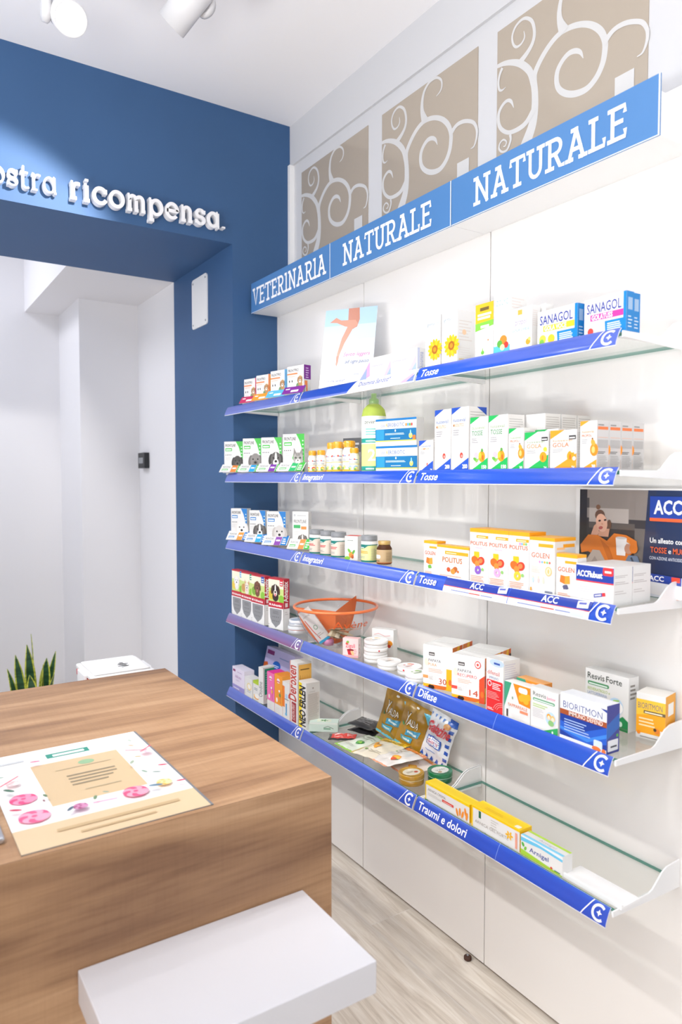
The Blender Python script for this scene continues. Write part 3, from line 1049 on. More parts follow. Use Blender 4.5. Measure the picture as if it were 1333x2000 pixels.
# ------------------------------------------------------------------ track spotlights
def spotlight(label, lens, aim, glow, adapter_xy):
    t = thing('track_spotlight', label, 'spotlight', (lens[0], lens[1], CZ))
    L0 = Vector((lens[0], lens[1], CZ))
    d = (Vector(aim) - Vector(lens)).normalized()
    q = d.to_track_quat('Z', 'Y').to_matrix().to_4x4()
    M = Matrix.Translation(Vector(lens) - L0) @ q
    m = MB('lamp_white')
    m.T = M
    m.lathe([(0.010, -0.17), (0.042, -0.16), (0.0465, -0.145), (0.0465, 0.0), (0.042, 0.0), (0.0395, -0.012), (0.0001, -0.013)], 32, capb=True, capt=False)
    m.build('housing', t)
    m = MB('lamp_glow' if glow else 'grey_plastic')
    m.T = M
    m.lathe([(0.0385, -0.0105), (0.03, -0.008), (0.0001, -0.0065)], 28, capb=False, capt=False)
    m.build('lens', t)
    c = Vector(lens) - d * 0.11 - L0
    ax = Vector((adapter_xy[0] - lens[0], adapter_xy[1] - lens[1], 0))
    side = d.cross(Vector((0, 0, 1))).normalized()
    m = MB('lamp_white')
    m.T = Matrix.Translation(c + side * 0.049) @ side.to_track_quat('Z', 'Y').to_matrix().to_4x4()
    m.lathe([(0.030, -0.006), (0.036, 0.0), (0.034, 0.016), (0.02, 0.02)], 24)
    m.build('joint', t)
    m = MB('lamp_white')
    m.tube([tuple(c + side * 0.057), (ax.x, ax.y, -0.06)], 0.012, 10)
    m.build('arm', t)
    m = MB('lamp_white')
    m.box(ax.x - 0.09, ax.x + 0.09, ax.y - 0.018, ax.y + 0.018, -0.085, -0.03)
    m.build('adapter', t, bevel=0.003)
    return t
spotlight('lit white track spotlight facing the room at upper left', (-1.142, 2.20, 2.977), (-1.28, 0.2, 1.62), True, (-1.2, 2.24))
spotlight('white track spotlight seen from the side, aimed left at the doorway', (-0.843, 2.20, 3.06), (-1.45, 3.1, 2.2), False, (-0.86, 2.24))
m = MB('white_metal')
m.box(-2.6, -0.6, 2.222, 2.258, CZ - 0.034, CZ)
o = m.build('lighting_track', bevel=0.002)
tag(o, 'white lighting track running along the ceiling above the spotlights', 'track')

# ------------------------------------------------------------------ counter and what stands on it
t = thing('sales_counter', 'oak laminate sales counter in the foreground', 'counter', (-1.7055, 1.873, FLZ))
X0, X1, Y0, Y1, H = -0.8945, 0.8945, -0.547, 0.547, 1.0 - FLZ
m = MB('oak_laminate'); m.prism([(Y0, H), (Y0 + 0.018, H - 0.018), (Y1, H - 0.018), (Y1, H)], 'x', X0, X1); m.build('worktop', t, recalc=True)
m = MB('oak_laminate'); m.prism([(Y0, 0), (Y0 + 0.018, 0), (Y0 + 0.018, H - 0.0187), (Y0, H - 0.0007)], 'x', X0, X1 - 0.0006); m.build('front_panel', t, recalc=True)
m = MB('oak_laminate'); m.box(X1 - 0.018, X1, Y0 + 0.019, Y1, 0, H - 0.0195); m.build('side_panel', t, bevel=0.0008)
m = MB('oak_laminate'); m.box(X0, X0 + 0.018, Y0 + 0.019, Y1, 0, H - 0.0195); m.build('side_panel', t)
m = MB('dark_plinth'); m.box(X0 + 0.03, X1 - 0.02, Y0 + 0.02, Y1 - 0.1, 0.0, H - 0.03); m.build('carcass', t)

t = thing('bag_shelf', 'thick white bag shelf fixed to the front of the counter', 'shelf', (-1.123, 1.188, 0.705))
m = MB('white_lacquer'); m.box(-0.236, 0.236, -0.139, 0.1365, 0, 0.063); m.build('board', t, bevel=0.002)
m = MB('white_metal'); m.box(-0.2, 0.2, 0.11, 0.137, -0.03, -0.0002); m.build('mounting_rail', t)

def flower(F, x, y, r, c1, c2):
    for k in range(9):
        a = 40 * k
        F.ell(x + 0.55 * r * F.h / F.w * math.cos(R(a)), y + 0.55 * r * math.sin(R(a)), r * 0.55, c1 if k % 2 else c2, 0.8, a)
    F.ell(x, y, r * 0.4, c2)
    F.ell(x, y, r * 0.18, c1)
def leafp(F, x, y, r, col, rot):
    F.ell(x, y, r, col, 0.38, rot)
m = MB('printed_card')
MW, MD = 0.362, 0.505
m.box(0, MW, 0, MD, 0.0, 0.0022, '#77797d')
F = Face(m, (0, 0, 0.0022), (1, 0, 0), (0, 1, 0), MW, MD)
F.rect(0.0, 0.0, 0.985, 1.0, '#d6bd99')
F.rect(0.0, 0.19, 0.985, 1.0, '#f7f5f5')
F.rect(0.24, 0.33, 0.78, 0.80, '#d0b690')
F.rect(0.36, 0.86, 0.63, 0.915, '#2c8f7c')
F.lines(0.40, 0.872, 0.60, 0.905, 1, '#e9f4f0', fill=0.8, rag=0)
F.ell(0.56, 0.73, 0.028, '#8fb48c', 1.3)
F.lines(0.36, 0.685, 0.70, 0.70, 1, '#a8977a', rag=0)
F.lines(0.40, 0.49, 0.70, 0.63, 4, '#8d8068', fill=0.38)
F.lines(0.45, 0.42, 0.66, 0.44, 1, '#b3a283', rag=0)
F.lines(0.05, 0.88, 0.24, 0.91, 1, '#c3c6c8', fill=0.7)
F.lines(0.20, 0.10, 0.86, 0.14, 1, '#bfa47c', fill=0.6, rag=0)
F.lines(0.30, 0.05, 0.70, 0.075, 1, '#bfa47c', fill=0.6, rag=0)
for x, y, r, a, b in ((0.12, 0.46, 0.055, '#e0487c', '#f08fae'), (0.13, 0.27, 0.06, '#e85a86', '#f5a3bb'), (0.68, 0.27, 0.055, '#e3557f', '#f2a0b4'),
                      (0.86, 0.29, 0.035, '#f0b860', '#f7dca0'), (0.10, 0.62, 0.03, '#f4cfd0', '#fbe6e4'), (0.36, 0.24, 0.03, '#a04c78', '#c98ab0'), (0.92, 0.66, 0.03, '#f5b9c4', '#fadce0')):
    flower(F, x, y, r, a, b)
for x, y, r, c, rot in ((0.93, 0.45, 0.022, '#c21f4a', 70), (0.94, 0.245, 0.02, '#b81a44', 80), (0.05, 0.33, 0.025, '#bb1e4e', 60), (0.27, 0.8, 0.022, '#e25a80', 80),
                        (0.86, 0.385, 0.02, '#7c8f86', 60), (0.80, 0.42, 0.02, '#8aa08f', 20), (0.78, 0.55, 0.022, '#9dab96', -30), (0.84, 0.60, 0.016, '#b59f60', 60),
                        (0.06, 0.53, 0.028, '#3f6b55', 40), (0.04, 0.69, 0.02, '#8da394', 80), (0.22, 0.40, 0.018, '#5f7a58', 10), (0.45, 0.27, 0.02, '#6f8a66', -20),
                        (0.52, 0.30, 0.014, '#7f9a8c', 50), (0.79, 0.25, 0.03, '#5d7f93', 75), (0.86, 0.75, 0.016, '#c9a27a', 40), (0.88, 0.82, 0.014, '#9fb09c', 20), (0.30, 0.22, 0.022, '#4a6070', -40), (0.20, 0.35, 0.012, '#8a5a62', 0)):
    leafp(F, x, y, r, c, rot)
F.stroke([(0.80, 0.70), (0.90, 0.66), (0.97, 0.70)], 0.008, '#d8395a')
F.stroke([(0.02, 0.58), (0.08, 0.62), (0.14, 0.66)], 0.008, '#d8395a')
F.stroke([(0.42, 0.22), (0.55, 0.21)], 0.012, '#f09ab4')
o = m.build('counter_mat', loc=(-1.448, 1.336, 1.0), rz=R(0.6))
tag(o, 'kraft paper counter mat printed with pink flowers on the oak counter', 'mat')

t = thing('payment_tablet', 'black tablet with silver edge at the left end of the counter', 'tablet', (-1.62, 1.55, 1.0))
m = MB('silver'); m.box(-0.15, 0.155, -0.15, 0.17, 0.0, 0.012); m.build('case', t, bevel=0.004)
m = MB('black_plastic'); m.box(-0.143, 0.148, -0.135, 0.163, 0.0115, 0.0165); m.build('bezel', t, bevel=0.001)
m = MB('white_plastic'); m.box(-0.118, 0.118, -0.10, 0.14, 0.0163, 0.0172); m.build('screen', t)

# ------------------------------------------------------------------ behind the counter: bin with lid, snake plant
t = thing('lidded_bin', 'tall white lidded bin with red band behind the counter', 'bin', (-0.793, 3.117, FLZ), R(0))
bw, bd = 0.132, 0.138
m = MB('styrofoam')
for (a, b, z0, z1) in ((0.92, 0.97, 0.0, 0.77),):
    P = [m.pt(p) for p in ((-bw * a, -bd * a, 0), (bw * a, -bd * a, 0), (bw * a, bd * a, 0), (-bw * a, bd * a, 0), (-bw * b, -bd * b, z1), (bw * b, -bd * b, z1), (bw * b, bd * b, z1), (-bw * b, bd * b, z1))]
    for q in ((0, 3, 2, 1), (4, 5, 6, 7), (0, 1, 5, 4), (1, 2, 6, 5), (2, 3, 7, 6), (3, 0, 4, 7)):
        m.fi([P[i] for i in q])
m.build('bin_body', t, bevel=0.008)
m = MB('red_tape'); m.box(-bw * 0.985, bw * 0.985, -bd * 0.985, bd * 0.985, 0.758, 0.784); m.build('red_band', t, bevel=0.003)
m = MB('styrofoam'); m.box(-bw, bw, -bd, bd, 0.786, 0.806); m.box(-bw * 0.88, bw * 0.88, -bd * 0.88, bd * 0.88, 0.806, 0.815)
lid = m.build('lid', t, bevel=0.006)
m = MB('white_plastic'); m.box(-bw - 0.012, -bw + 0.001, -0.06, 0.06, 0.75, 0.80); m.build('latch', t, bevel=0.003)
m = MB('white_plastic'); m.box(bw - 0.001, bw + 0.012, -0.06, 0.06, 0.75, 0.80); m.build('latch', t, bevel=0.003)
m = MB('black_plastic')
sq = [(-0.05, 0.01), (-0.035, 0.045), (-0.03, 0.0), (-0.02, 0.04), (-0.005, 0.005), (0.0, 0.05), (0.01, 0.01), (0.02, 0.035), (0.03, 0.02)]
m.tube([(y, x - 0.02, 0.8153) for x, y in smooth_path(sq, 4)], 0.0014, 5)
m.build('handwriting', lid)

t = thing('snake_plant', 'snake plant with yellow-edged leaves against the white passage wall', 'plant', (-0.885, 4.55, FLZ))
m = MB('terracotta')
m.lathe([(0.10, 0.0), (0.135, 0.22), (0.142, 0.222), (0.142, 0.25), (0.128, 0.25), (0.122, 0.215), (0.0001, 0.21)], 28, capt=False)
m.build('pot', t)
m = MB('soil'); m.lathe([(0.121, 0.212), (0.06, 0.222), (0.0001, 0.225)], 20, capb=False, capt=False); m.build('soil', t)
def sn_leaf(x, y, h, w, lx, ly, twist):
    m = MB('snake_leaf')
    n = 12
    rows = []
    for i in range(n + 1):
        s = i / n
        ww = w * (0.55 + 0.9 * s - 1.45 * s ** 3.2) if s < 1 else 0.0008
        ww = max(ww * 1.3, 0.0008)
        cx, cy, cz = x + lx * s ** 1.6, y + ly * s ** 1.6, 0.21 + h * s
        a = twist + 0.5 * s
        ca, sa = math.cos(a), math.sin(a)
        row = []
        for f, dz in ((-1, 0.25), (-0.72, 0.15), (0, 0), (0.72, 0.15), (1, 0.25)):
            row.append(m.pt((cx + f * ww * ca + dz * ww * sa, cy + f * ww * sa - dz * ww * ca, cz)))
        rows.append(row)
    for i in range(n):
        for k in range(4):
            m.fi((rows[i][k], rows[i][k + 1], rows[i + 1][k + 1], rows[i + 1][k]), '#d6d94e' if k in (0, 3) else '#2f5a3a', None, True)
    o = m.build('leaf', t)
    md = o.modifiers.new('thick', 'SOLIDIFY')
    md.thickness = 0.003
for a in ((-0.09, -0.02, 0.30, 0.020, -0.05, 0, 0.3), (-0.05, 0.03, 0.36, 0.024, -0.035, 0.02, -0.4), (-0.005, 0.02, 0.42, 0.032, -0.02, 0.0, 0.1), (0.02, 0.05, 0.47, 0.016, -0.01, 0.03, 1.1),
          (0.0, -0.05, 0.26, 0.03, -0.03, -0.03, -0.5), (0.035, -0.02, 0.30, 0.026, 0.02, -0.01, 0.9), (0.06, 0.0, 0.33, 0.030, 0.02, 0.0, -0.7), (0.085, 0.01, 0.36, 0.020, 0.05, 0.01, -1.1), (0.055, -0.05, 0.25, 0.022, 0.05, -0.04, 0.4)):
    sn_leaf(*a)

# small brown rubber foot that has rolled out from under the shelving
t = thing('rubber_foot', 'small round brown foot on the floor under the shelving edge', 'furniture foot', (-0.012, 1.735, FLZ))
m = MB('brown_rubber'); m.lathe([(0.009, 0.0), (0.013, 0.003), (0.013, 0.011), (0.010, 0.014), (0.0001, 0.0145)], 20, capt=False); m.build('disc', t)
m = MB('grey_plastic'); m.lathe([(0.004, 0.0142), (0.004, 0.018), (0.0001, 0.0182)], 12, capt=False); m.build('pin', t)

# ------------------------------------------------------------------ product builders
WH = '#e3e2e0'
OFFW = '#d9d7d4'
def place(X, Y, th, w, d):
    a = R(th)
    return (X + math.sin(a) * w / 2 + math.cos(a) * d / 2, Y - math.cos(a) * w / 2 + math.sin(a) * d / 2)
def carton_mesh(w, h, d, front=None, side=None, top=None, base=WH, sidec=None, topc=None, z0=0.0, step=0.00012):
    m = MB('printed_card')
    x, y = w / 2, d / 2
    sidec = sidec or base
    topc = topc or base
    e = min(0.0012, w * 0.03)
    m.box(-x, x, -y, y, z0, h, base, skip='trl')
    m.face([(x, -y, z0), (x, y, z0), (x, y, h), (x, -y, h)], sidec)
    m.face([(-x, y, z0), (-x, -y, z0), (-x, -y, h), (-x, y, h)], sidec)
    m.face([(-x, -y, h), (x, -y, h), (x, y, h), (-x, y, h)], topc)
    # tuck flap seam on the top
    m.face([(-x + e, y - 3 * e, h + 0.0001), (x - e, y - 3 * e, h + 0.0001), (x - e, y - 2.4 * e, h + 0.0001), (-x + e, y - 2.4 * e, h + 0.0001)], '#cfcac6')
    if front: front(Face(m, (-x, -y, z0), (1, 0, 0), (0, 0, 1), w, h - z0, step=step))
    if side: side(Face(m, (x, -y, z0), (0, 1, 0), (0, 0, 1), d, h - z0, step=step))
    if top: top(Face(m, (-x, -y, h), (1, 0, 0), (0, 1, 0), w, d, step=step))
    return m
def carton(name, label, cat, lv, X, Y, w, h, d, th=0, group=None, dz=0.0, **k):
    cx, cy = place(X, Y, th, w, d)
    o = carton_mesh(w, h, d, **k).build(name, loc=(cx, cy, GZ[lv] + dz + 0.0002), rz=R(th - 90))
    return tag(o, label, cat, group)
def behind(o, dist, label, side=0.0, dz=0.0):
    """a copy of a carton standing further back on the shelf"""
    a = o.rotation_euler.z
    inw = Vector((-math.sin(a), math.cos(a), 0))
    rt = Vector((math.cos(a), math.sin(a), 0))
    return copy_thing(o, o.location + inw * dist + rt * side + Vector((0, 0, dz)), None, label)

def dog(F, cx, cy, r, fur, ear, muzzle, nose='#1c1a19', tongue=None, point=False, blaze=None):
    if point:
        for s in (-1, 1):
            F.poly([(cx + s * 0.35 * r * F.h / F.w, cy + 0.6 * r), (cx + s * 0.95 * r * F.h / F.w, cy + 1.5 * r), (cx + s * 0.95 * r * F.h / F.w, cy + 0.3 * r)], ear)
    F.ell(cx, cy - r * 0.95, r * 0.8, fur, 0.95)
    if not point:
        for s in (-1, 1):
            F.ell(cx + s * 0.78 * r * F.h / F.w, cy + 0.05 * r, r * 0.72, ear, 0.42, s * 12)
    F.ell(cx, cy, r, fur, 0.78)
    if blaze:
        F.ell(cx, cy + 0.2 * r, r * 0.75, blaze, 0.22)
    F.ell(cx, cy - 0.42 * r, r * 0.5, muzzle, 0.85)
    F.ell(cx, cy - 0.25 * r, r * 0.17, nose, 1.2)
    for s in (-1, 1):
        F.ell(cx + s * 0.36 * r * F.h / F.w, cy + 0.2 * r, r * 0.11, '#17120f')
    if tongue:
        F.ell(cx, cy - 0.72 * r, r * 0.26, tongue, 0.6)
def cat_face(F, cx, cy, r):
    A = F.h / F.w
    F.ell(cx, cy - r * 1.1, r * 0.9, '#d8d6d3', 0.9)
    for s in (-1, 1):
        F.poly([(cx + s * 0.2 * r * A, cy + 0.7 * r), (cx + s * 0.8 * r * A, cy + 1.75 * r), (cx + s * 0.95 * r * A, cy + 0.2 * r)], '#8e8a86')
    F.ell(cx, cy, r, '#a9a5a1', 0.95)
    for k in (-0.4, -0.15, 0.15, 0.4):
        F.stroke([(cx + k * r * A, cy + 0.9 * r), (cx + k * 0.6 * r * A, cy + 0.45 * r)], 0.012, '#5a5653')
    F.ell(cx, cy - 0.45 * r, r * 0.45, '#e4e1dd', 1.1)
    F.ell(cx, cy - 0.25 * r, r * 0.12, '#6d5a58', 1.2)
    for s in (-1, 1):
        F.ell(cx + s * 0.42 * r * A, cy + 0.15 * r, r * 0.16, '#4b5446', 1.3)
        F.stroke([(cx + s * 0.3 * r * A, cy - 0.45 * r), (cx + s * 1.1 * r * A, cy - 0.35 * r)], 0.005, '#f4f2f0')

# ---- flea treatment boxes standing in slanted counter trays
def tray(label, lv, X, Y, w, d, th, print_fn, out=0.036, lz=0.048, group='white shelf trays for the flea treatment'):
    cx, cy = place(X, Y, th, w, d)
    m = MB('printed_card')
    x, y = w / 2, d / 2
    m.box(-x, x, -y, y, 0.0088, 0.0108, WH)
    m.box(-x, x, y - 0.022, y, 0.0, 0.0088, WH)
    P = [(-x, -y - out, 0.0125), (x, -y - out, 0.0125), (x, -y - 0.002, lz), (-x, -y - 0.002, lz)]
    m.face(P, WH)
    m.face([(p[0], p[1] + 0.0012, p[2] - 0.0012) for p in P[::-1]], OFFW)
    m.face([(-x, -y - 0.002, 0.0108), (-x, -y - 0.002, lz), (x, -y - 0.002, lz), (x, -y - 0.002, 0.0108)], WH)
    l = math.hypot(out - 0.002, lz - 0.0125)
    v = Vector((0, out - 0.002, lz - 0.0125)).normalized()
    print_fn(Face(m, P[0], (1, 0, 0), v, w, l))
    o = m.build('display_tray', loc=(cx, cy, GZ[lv] + 0.0002), rz=R(th - 90))
    return tag(o, label, 'display tray', group)

def flea_front(accent, tabc, animal):
    def fn(F):
        A = F.h / F.w
        F.poly([(0.62, 1), (1, 1), (1, 0.0), (0.93, 0.0), (0.93, 0.35), (0.88, 0.62), (0.78, 0.82)], accent)
        F.lines(0.90, 0.40, 0.97, 0.9, 5, '#d9f0dd', fill=0.3)
        F.text('FRONTLINE', 0.06, 0.83, 0.085, '#1e1e20', w=0.55, fit=True, bold=0.01)
        F.rect(0.06, 0.69, 0.42, 0.785, accent)
        F.lines(0.09, 0.715, 0.38, 0.765, 1, '#f0f8f0', fill=0.7, rag=0)
        for k in range(4):
            F.ell(0.09 + 0.09 * k, 0.565, 0.016, '#55565a')
        F.lines(0.06, 0.40, 0.42, 0.52, 4, '#c9c7c5', fill=0.3)
        F.ell(0.50, 0.36, 0.05, accent, 0.7)
        F.poly([(0.47, 0.38), (0.53, 0.38), (0.50, 0.48)], accent)
        animal(F)
        F.rect(0.06, 0.05, 0.46, 0.16, tabc)
        F.lines(0.10, 0.075, 0.40, 0.135, 1, '#ffffff', fill=0.5, rag=0.2)
    return fn
def flea_side(F):
    F.lines(0.15, 0.5, 0.85, 0.62, 4, '#bdbbb9')
    F.lines(0.15, 0.10, 0.8, 0.4, 8, '#d8d6d4', fill=0.3)
def flea_lip(accent, tabc):
    def fn(F):
        F.text('FRONTLINE', 0.08, 0.56, 0.2, '#5b6062', w=0.32)
        F.rect(0.08, 0.2, 0.34, 0.42, accent)
        F.lines(0.1, 0.25, 0.32, 0.38, 1, '#f3faf3', fill=0.6, rag=0)
        F.rect(0.48, 0.0, 0.72, 1, tabc)
        F.rect(0.74, 0.0, 0.97, 1, accent)
        F.lines(0.52, 0.4, 0.68, 0.6, 1, '#ffffff', fill=0.8, rag=0)
        F.lines(0.78, 0.15, 0.93, 0.8, 3, '#ffffff', fill=0.5)
    return fn
GRN, BLU = '#48b848', '#1c79c4'
an1 = lambda F: dog(F, 0.72, 0.34, 0.20, '#4a4644', '#3a3735', '#5d5956')
an2 = lambda F: dog(F, 0.70, 0.34, 0.22, '#8b8683', '#6c6865', '#7b7673')
an3 = lambda F: dog(F, 0.72, 0.36, 0.22, '#5c5856', '#34322f', '#eceae8', blaze='#f2f0ee')
an4 = lambda F: cat_face(F, 0.72, 0.34, 0.17)
for i, (X, Y, w, h, th, tabc, an, lb) in enumerate((
        (-0.285, 3.095, 0.098, 0.142, 35, '#ef8a3c', an1, 'orange tab and dark drop-eared dog'),
        (-0.260, 2.947, 0.092, 0.150, 35, '#2fa4dc', an2, 'blue tab and grey dog'),
        (-0.250, 2.784, 0.098, 0.147, 35, '#7d3aa6', an3, 'purple tab and black-and-white dog'),
        (-0.240, 2.608, 0.107, 0.152, 25, '#2fb56a', an4, 'striped cat'))):
    tray('white tray lip with %s tag under the green-cornered %s box' % (('orange', 'blue', 'purple', 'green')[i], 'cat' if i == 3 else 'dog'), 1, X, Y + 0.012, w + 0.022, 0.05, th, flea_lip(GRN, tabc))
    carton('flea_treatment_box', 'white box with green corner, %s, second shelf' % lb, 'medicine box', 1, X + 0.002, Y, w, h, 0.034, th, 'green flea treatment boxes on the second shelf', dz=0.0112, z0=0.0, front=flea_front(GRN, tabc, an), side=flea_side)
bn1 = lambda F: dog(F, 0.68, 0.36, 0.22, '#f0eeec', '#e2dfdb', '#faf9f8')
bn2 = lambda F: dog(F, 0.66, 0.36, 0.22, '#6b6764', '#55514e', '#efedeb', blaze='#f2f0ee')
bn3 = lambda F: dog(F, 0.68, 0.36, 0.23, '#cfcbc7', '#bbb6b1', '#dedad6')
for i, (X, Y, w, h, th, tabc, an, lb) in enumerate((
        (-0.270, 3.058, 0.084, 0.143, 35, '#f2983e', bn1, 'orange tab and white fluffy dog'),
        (-0.250, 2.905, 0.080, 0.139, 35, '#35a7de', bn2, 'blue tab and grey dog with white muzzle'),
        (-0.250, 2.735, 0.089, 0.141, 35, '#8a4aa8', bn3, 'purple tab and pale spaniel'))):
    tray('white tray lip with %s tag under the blue-cornered dog box' % ('orange', 'blue', 'purple')[i], 2, X, Y + 0.012, w + 0.03, 0.05, th, flea_lip(BLU, tabc), lz=0.050)
    carton('flea_treatment_box', 'white box with blue corner, %s, middle shelf' % lb, 'medicine box', 2, X + 0.002, Y, w, h, 0.036, th, 'blue flea treatment boxes on the middle shelf', dz=0.0112, front=flea_front(BLU, tabc, an), side=flea_side)
def sps_front(F):
    F.ell(0.14, 0.9, 0.035, '#b9bcc0')
    F.lines(0.3, 0.88, 0.85, 0.93, 1, '#b7b9bc', rag=0)
    F.text('FRONTLINE', 0.08, 0.69, 0.09, '#3b3d40', w=0.8, fit=True)
    F.rect(0.08, 0.55, 0.5, 0.64, '#3aa860'); F.rect(0.55, 0.52, 0.88, 0.6, '#f08a3e')
    F.lines(0.1, 0.38, 0.5, 0.48, 3, '#c5c3c1', fill=0.3)
    dog(F, 0.64, 0.26, 0.13, '#77736f', '#5a5653', '#efedeb', blaze='#f0eeec')
    F.rect(0.08, 0.03, 0.4, 0.12, '#f08a3e')
tray('white tray lip with orange and green tags under the narrow flea box', 2, -0.244, 2.536, 0.10, 0.05, 35, flea_lip(GRN, '#f0904a'), lz=0.050)
carton('flea_treatment_box', 'narrow white box with small dog, right of the blue-cornered boxes', 'medicine box', 2, -0.240, 2.526, 0.070, 0.148, 0.03, 35, dz=0.0112, front=sps_front, side=flea_side)

def fpro_front(acc):
    def fn(F):
        F.text('FRONTPRO', 0.06, 0.80, 0.095, '#2e2e30', w=0.62, fit=True, bold=0.01)
        F.rect(0.0, 0.70, 0.62, 0.75, '#f0854a'); F.lines(0.06, 0.62, 0.55, 0.68, 2, '#f0b090', fill=0.4)
        F.ell(0.14, 0.47, 0.045, '#3a3a3c', 0.6); F.ell(0.30, 0.47, 0.045, '#3a3a3c', 0.6)
        F.lines(0.06, 0.24, 0.42, 0.38, 4, '#c8c6c4', fill=0.3)
        F.ell(0.80, 0.42, 0.24, '#d9cfae', 0.6); F.ell(0.66, 0.26, 0.14, '#6f8f62', 0.8); F.ell(0.86, 0.24, 0.15, '#c59a6a', 0.7)
        dog(F, 0.78, 0.50, 0.13, '#b58a5e', '#8a6544', '#efe6da')
        F.rect(0.94, 0.0, 1.0, 1.0, acc)
    return fn
def fpro_lip(c):
    def fn(F):
        F.rect(0, 0, 1, 1, c)
        F.lines(0.1, 0.6, 0.3, 0.8, 1, '#ffffff', fill=0.7, rag=0)
        F.lines(0.4, 0.2, 0.75, 0.55, 1, '#ffffff', fill=0.8, rag=0)
    return fn
for i, (Y, w, h, c, lb) in enumerate(((2.958, 0.088, 0.108, '#c2245f', 'crimson'), (2.835, 0.09, 0.110, '#f29a2a', 'orange'), (2.70, 0.098, 0.112, '#5cb6e4', 'light blue'), (2.556, 0.1, 0.112, '#7c2a91', 'purple'))):
    tray('%s tray lip under the white box on the far top shelf' % lb, 0, -0.247, Y + 0.012, w + 0.026, 0.048, 12, fpro_lip(c), out=0.022, lz=0.042, group='coloured tray lips on the far top shelf')
    carton('chewable_tablet_box', 'white box with dogs and %s edge on the far top shelf' % lb, 'medicine box', 0, -0.245, Y, w, h, 0.036, 12, 'white dog tablet boxes on the far top shelf', dz=0.0112,
           front=fpro_front(('#c2245f', '#ef7a2a', '#3a95cf', '#f3f2f0')[i]), side=(lambda F: (F.rect(0, 0.5, 1, 1, '#7c2a91'), F.lines(0.25, 0.55, 0.75, 0.95, 5, '#d9bfe2', fill=0.4), F.rect(0.1, 0, 0.5, 0.45, '#ef8a4a'))) if i == 3 else (lambda F, c=c: F.rect(0, 0, 1, 1, c)))

# ---- top shelf, middle and nearest bay
m = MB('printed_gloss')
PW, PH = 0.212, 0.328
tilt = R(12)
m.T = Matrix.Rotation(-tilt, 4, 'X')
m.box(-PW / 2, PW / 2, 0.0, 0.0015, 0, PH, '#dde6ef')
F = Face(m, (-PW / 2, 0, 0), (1, 0, 0), (0, 0, 1), PW, PH)
F.rect(0, 0.62, 1, 1, '#c3dbee'); F.rect(0, 0.80, 1, 1, '#a9cbe6'); F.rect(0, 0.0, 1, 0.30, '#f6f7f9')
SK, SK2 = '#cf9078', '#bf7c65'
F.poly([(0.45, 1), (0.66, 1), (0.68, 0.86), (0.64, 0.77), (0.54, 0.74), (0.46, 0.80)], SK2)
F.poly([(0.10, 0.845), (0.22, 0.90), (0.32, 0.862), (0.60, 0.855), (0.66, 0.80), (0.60, 0.755), (0.40, 0.785), (0.24, 0.835)], SK)
F.poly([(0.47, 0.80), (0.58, 0.775), (0.42, 0.58), (0.34, 0.44), (0.315, 0.36), (0.285, 0.37), (0.295, 0.46), (0.36, 0.64)], SK)
F.poly([(0.285, 0.43), (0.335, 0.43), (0.325, 0.35), (0.30, 0.30), (0.285, 0.33)], SK2)
F.text('Sentiti leggera', 0.42, 0.42, 0.045, '#c4569f', w=0.5, fit=True, it=0.3)
F.text('ad ogni passo', 0.46, 0.335, 0.042, '#3a3f7a', w=0.45, fit=True, it=0.3)
F.text('Diosmina Sandoz*', 0.07, 0.12, 0.03, '#3d478f', w=0.42, fit=True, bold=0.015)
F.lines(0.07, 0.065, 0.55, 0.105, 2, '#c5cad8'); F.text('SANDOZ', 0.07, 0.015, 0.03, '#3a4a8a', w=0.26, fit=True)
F.poly([(0.62, 0.10), (0.86, 0.13), (0.86, 0.27), (0.62, 0.24)], '#ffffff'); F.lines(0.65, 0.19, 0.8, 0.22, 1, '#8d94c0')
F.poly([(0.76, 0.10), (0.98, 0.38), (0.98, 0.17)], '#cf7fc8'); F.poly([(0.76, 0.10), (0.90, 0.26), (0.90, 0.11)], '#5f7fc4')
_cx, _cy = place(-0.236, 2.336, 33, PW, 0.02)
o = m.build('advertising_card', loc=(_cx, _cy, GZ[0] + 0.0004), rz=R(33 - 90))
tag(o, 'pale blue advertising card showing bare legs on the top shelf', 'poster')

def dio_front(F):
    F.text('Diosmina Sandoz*', 0.06, 0.60, 0.085, '#7a74b0', w=0.6, fit=True)
    F.lines(0.06, 0.42, 0.5, 0.54, 2, '#d8d6e4'); F.lines(0.06, 0.12, 0.4, 0.2, 1, '#cfd0de')
    F.poly([(0.62, 0.05), (0.97, 0.75), (0.97, 0.05)], '#d9b6dd'); F.poly([(0.72, 0.05), (0.97, 0.45), (0.97, 0.05)], '#9fb2dc')
def dio_side(F):
    F.text('Diosmina', 0.72, 0.15, 0.22, '#8f97c4', w=0.7, rot=90); F.rect(0.05, 0.0, 0.3, 1, '#c9cfe6')
carton('medicine_box', 'small white box with lilac corner right beside the advertising card', 'medicine box', 0, -0.25, 1.975, 0.112, 0.077, 0.035, 3, 'white lilac-cornered boxes on the top shelf', front=dio_front, side=dio_side)
carton('medicine_box', 'white lilac-cornered box left of the sunflower boxes', 'medicine box', 0, -0.25, 1.855, 0.122, 0.077, 0.035, 3, 'white lilac-cornered boxes on the top shelf', front=dio_front, side=dio_side)

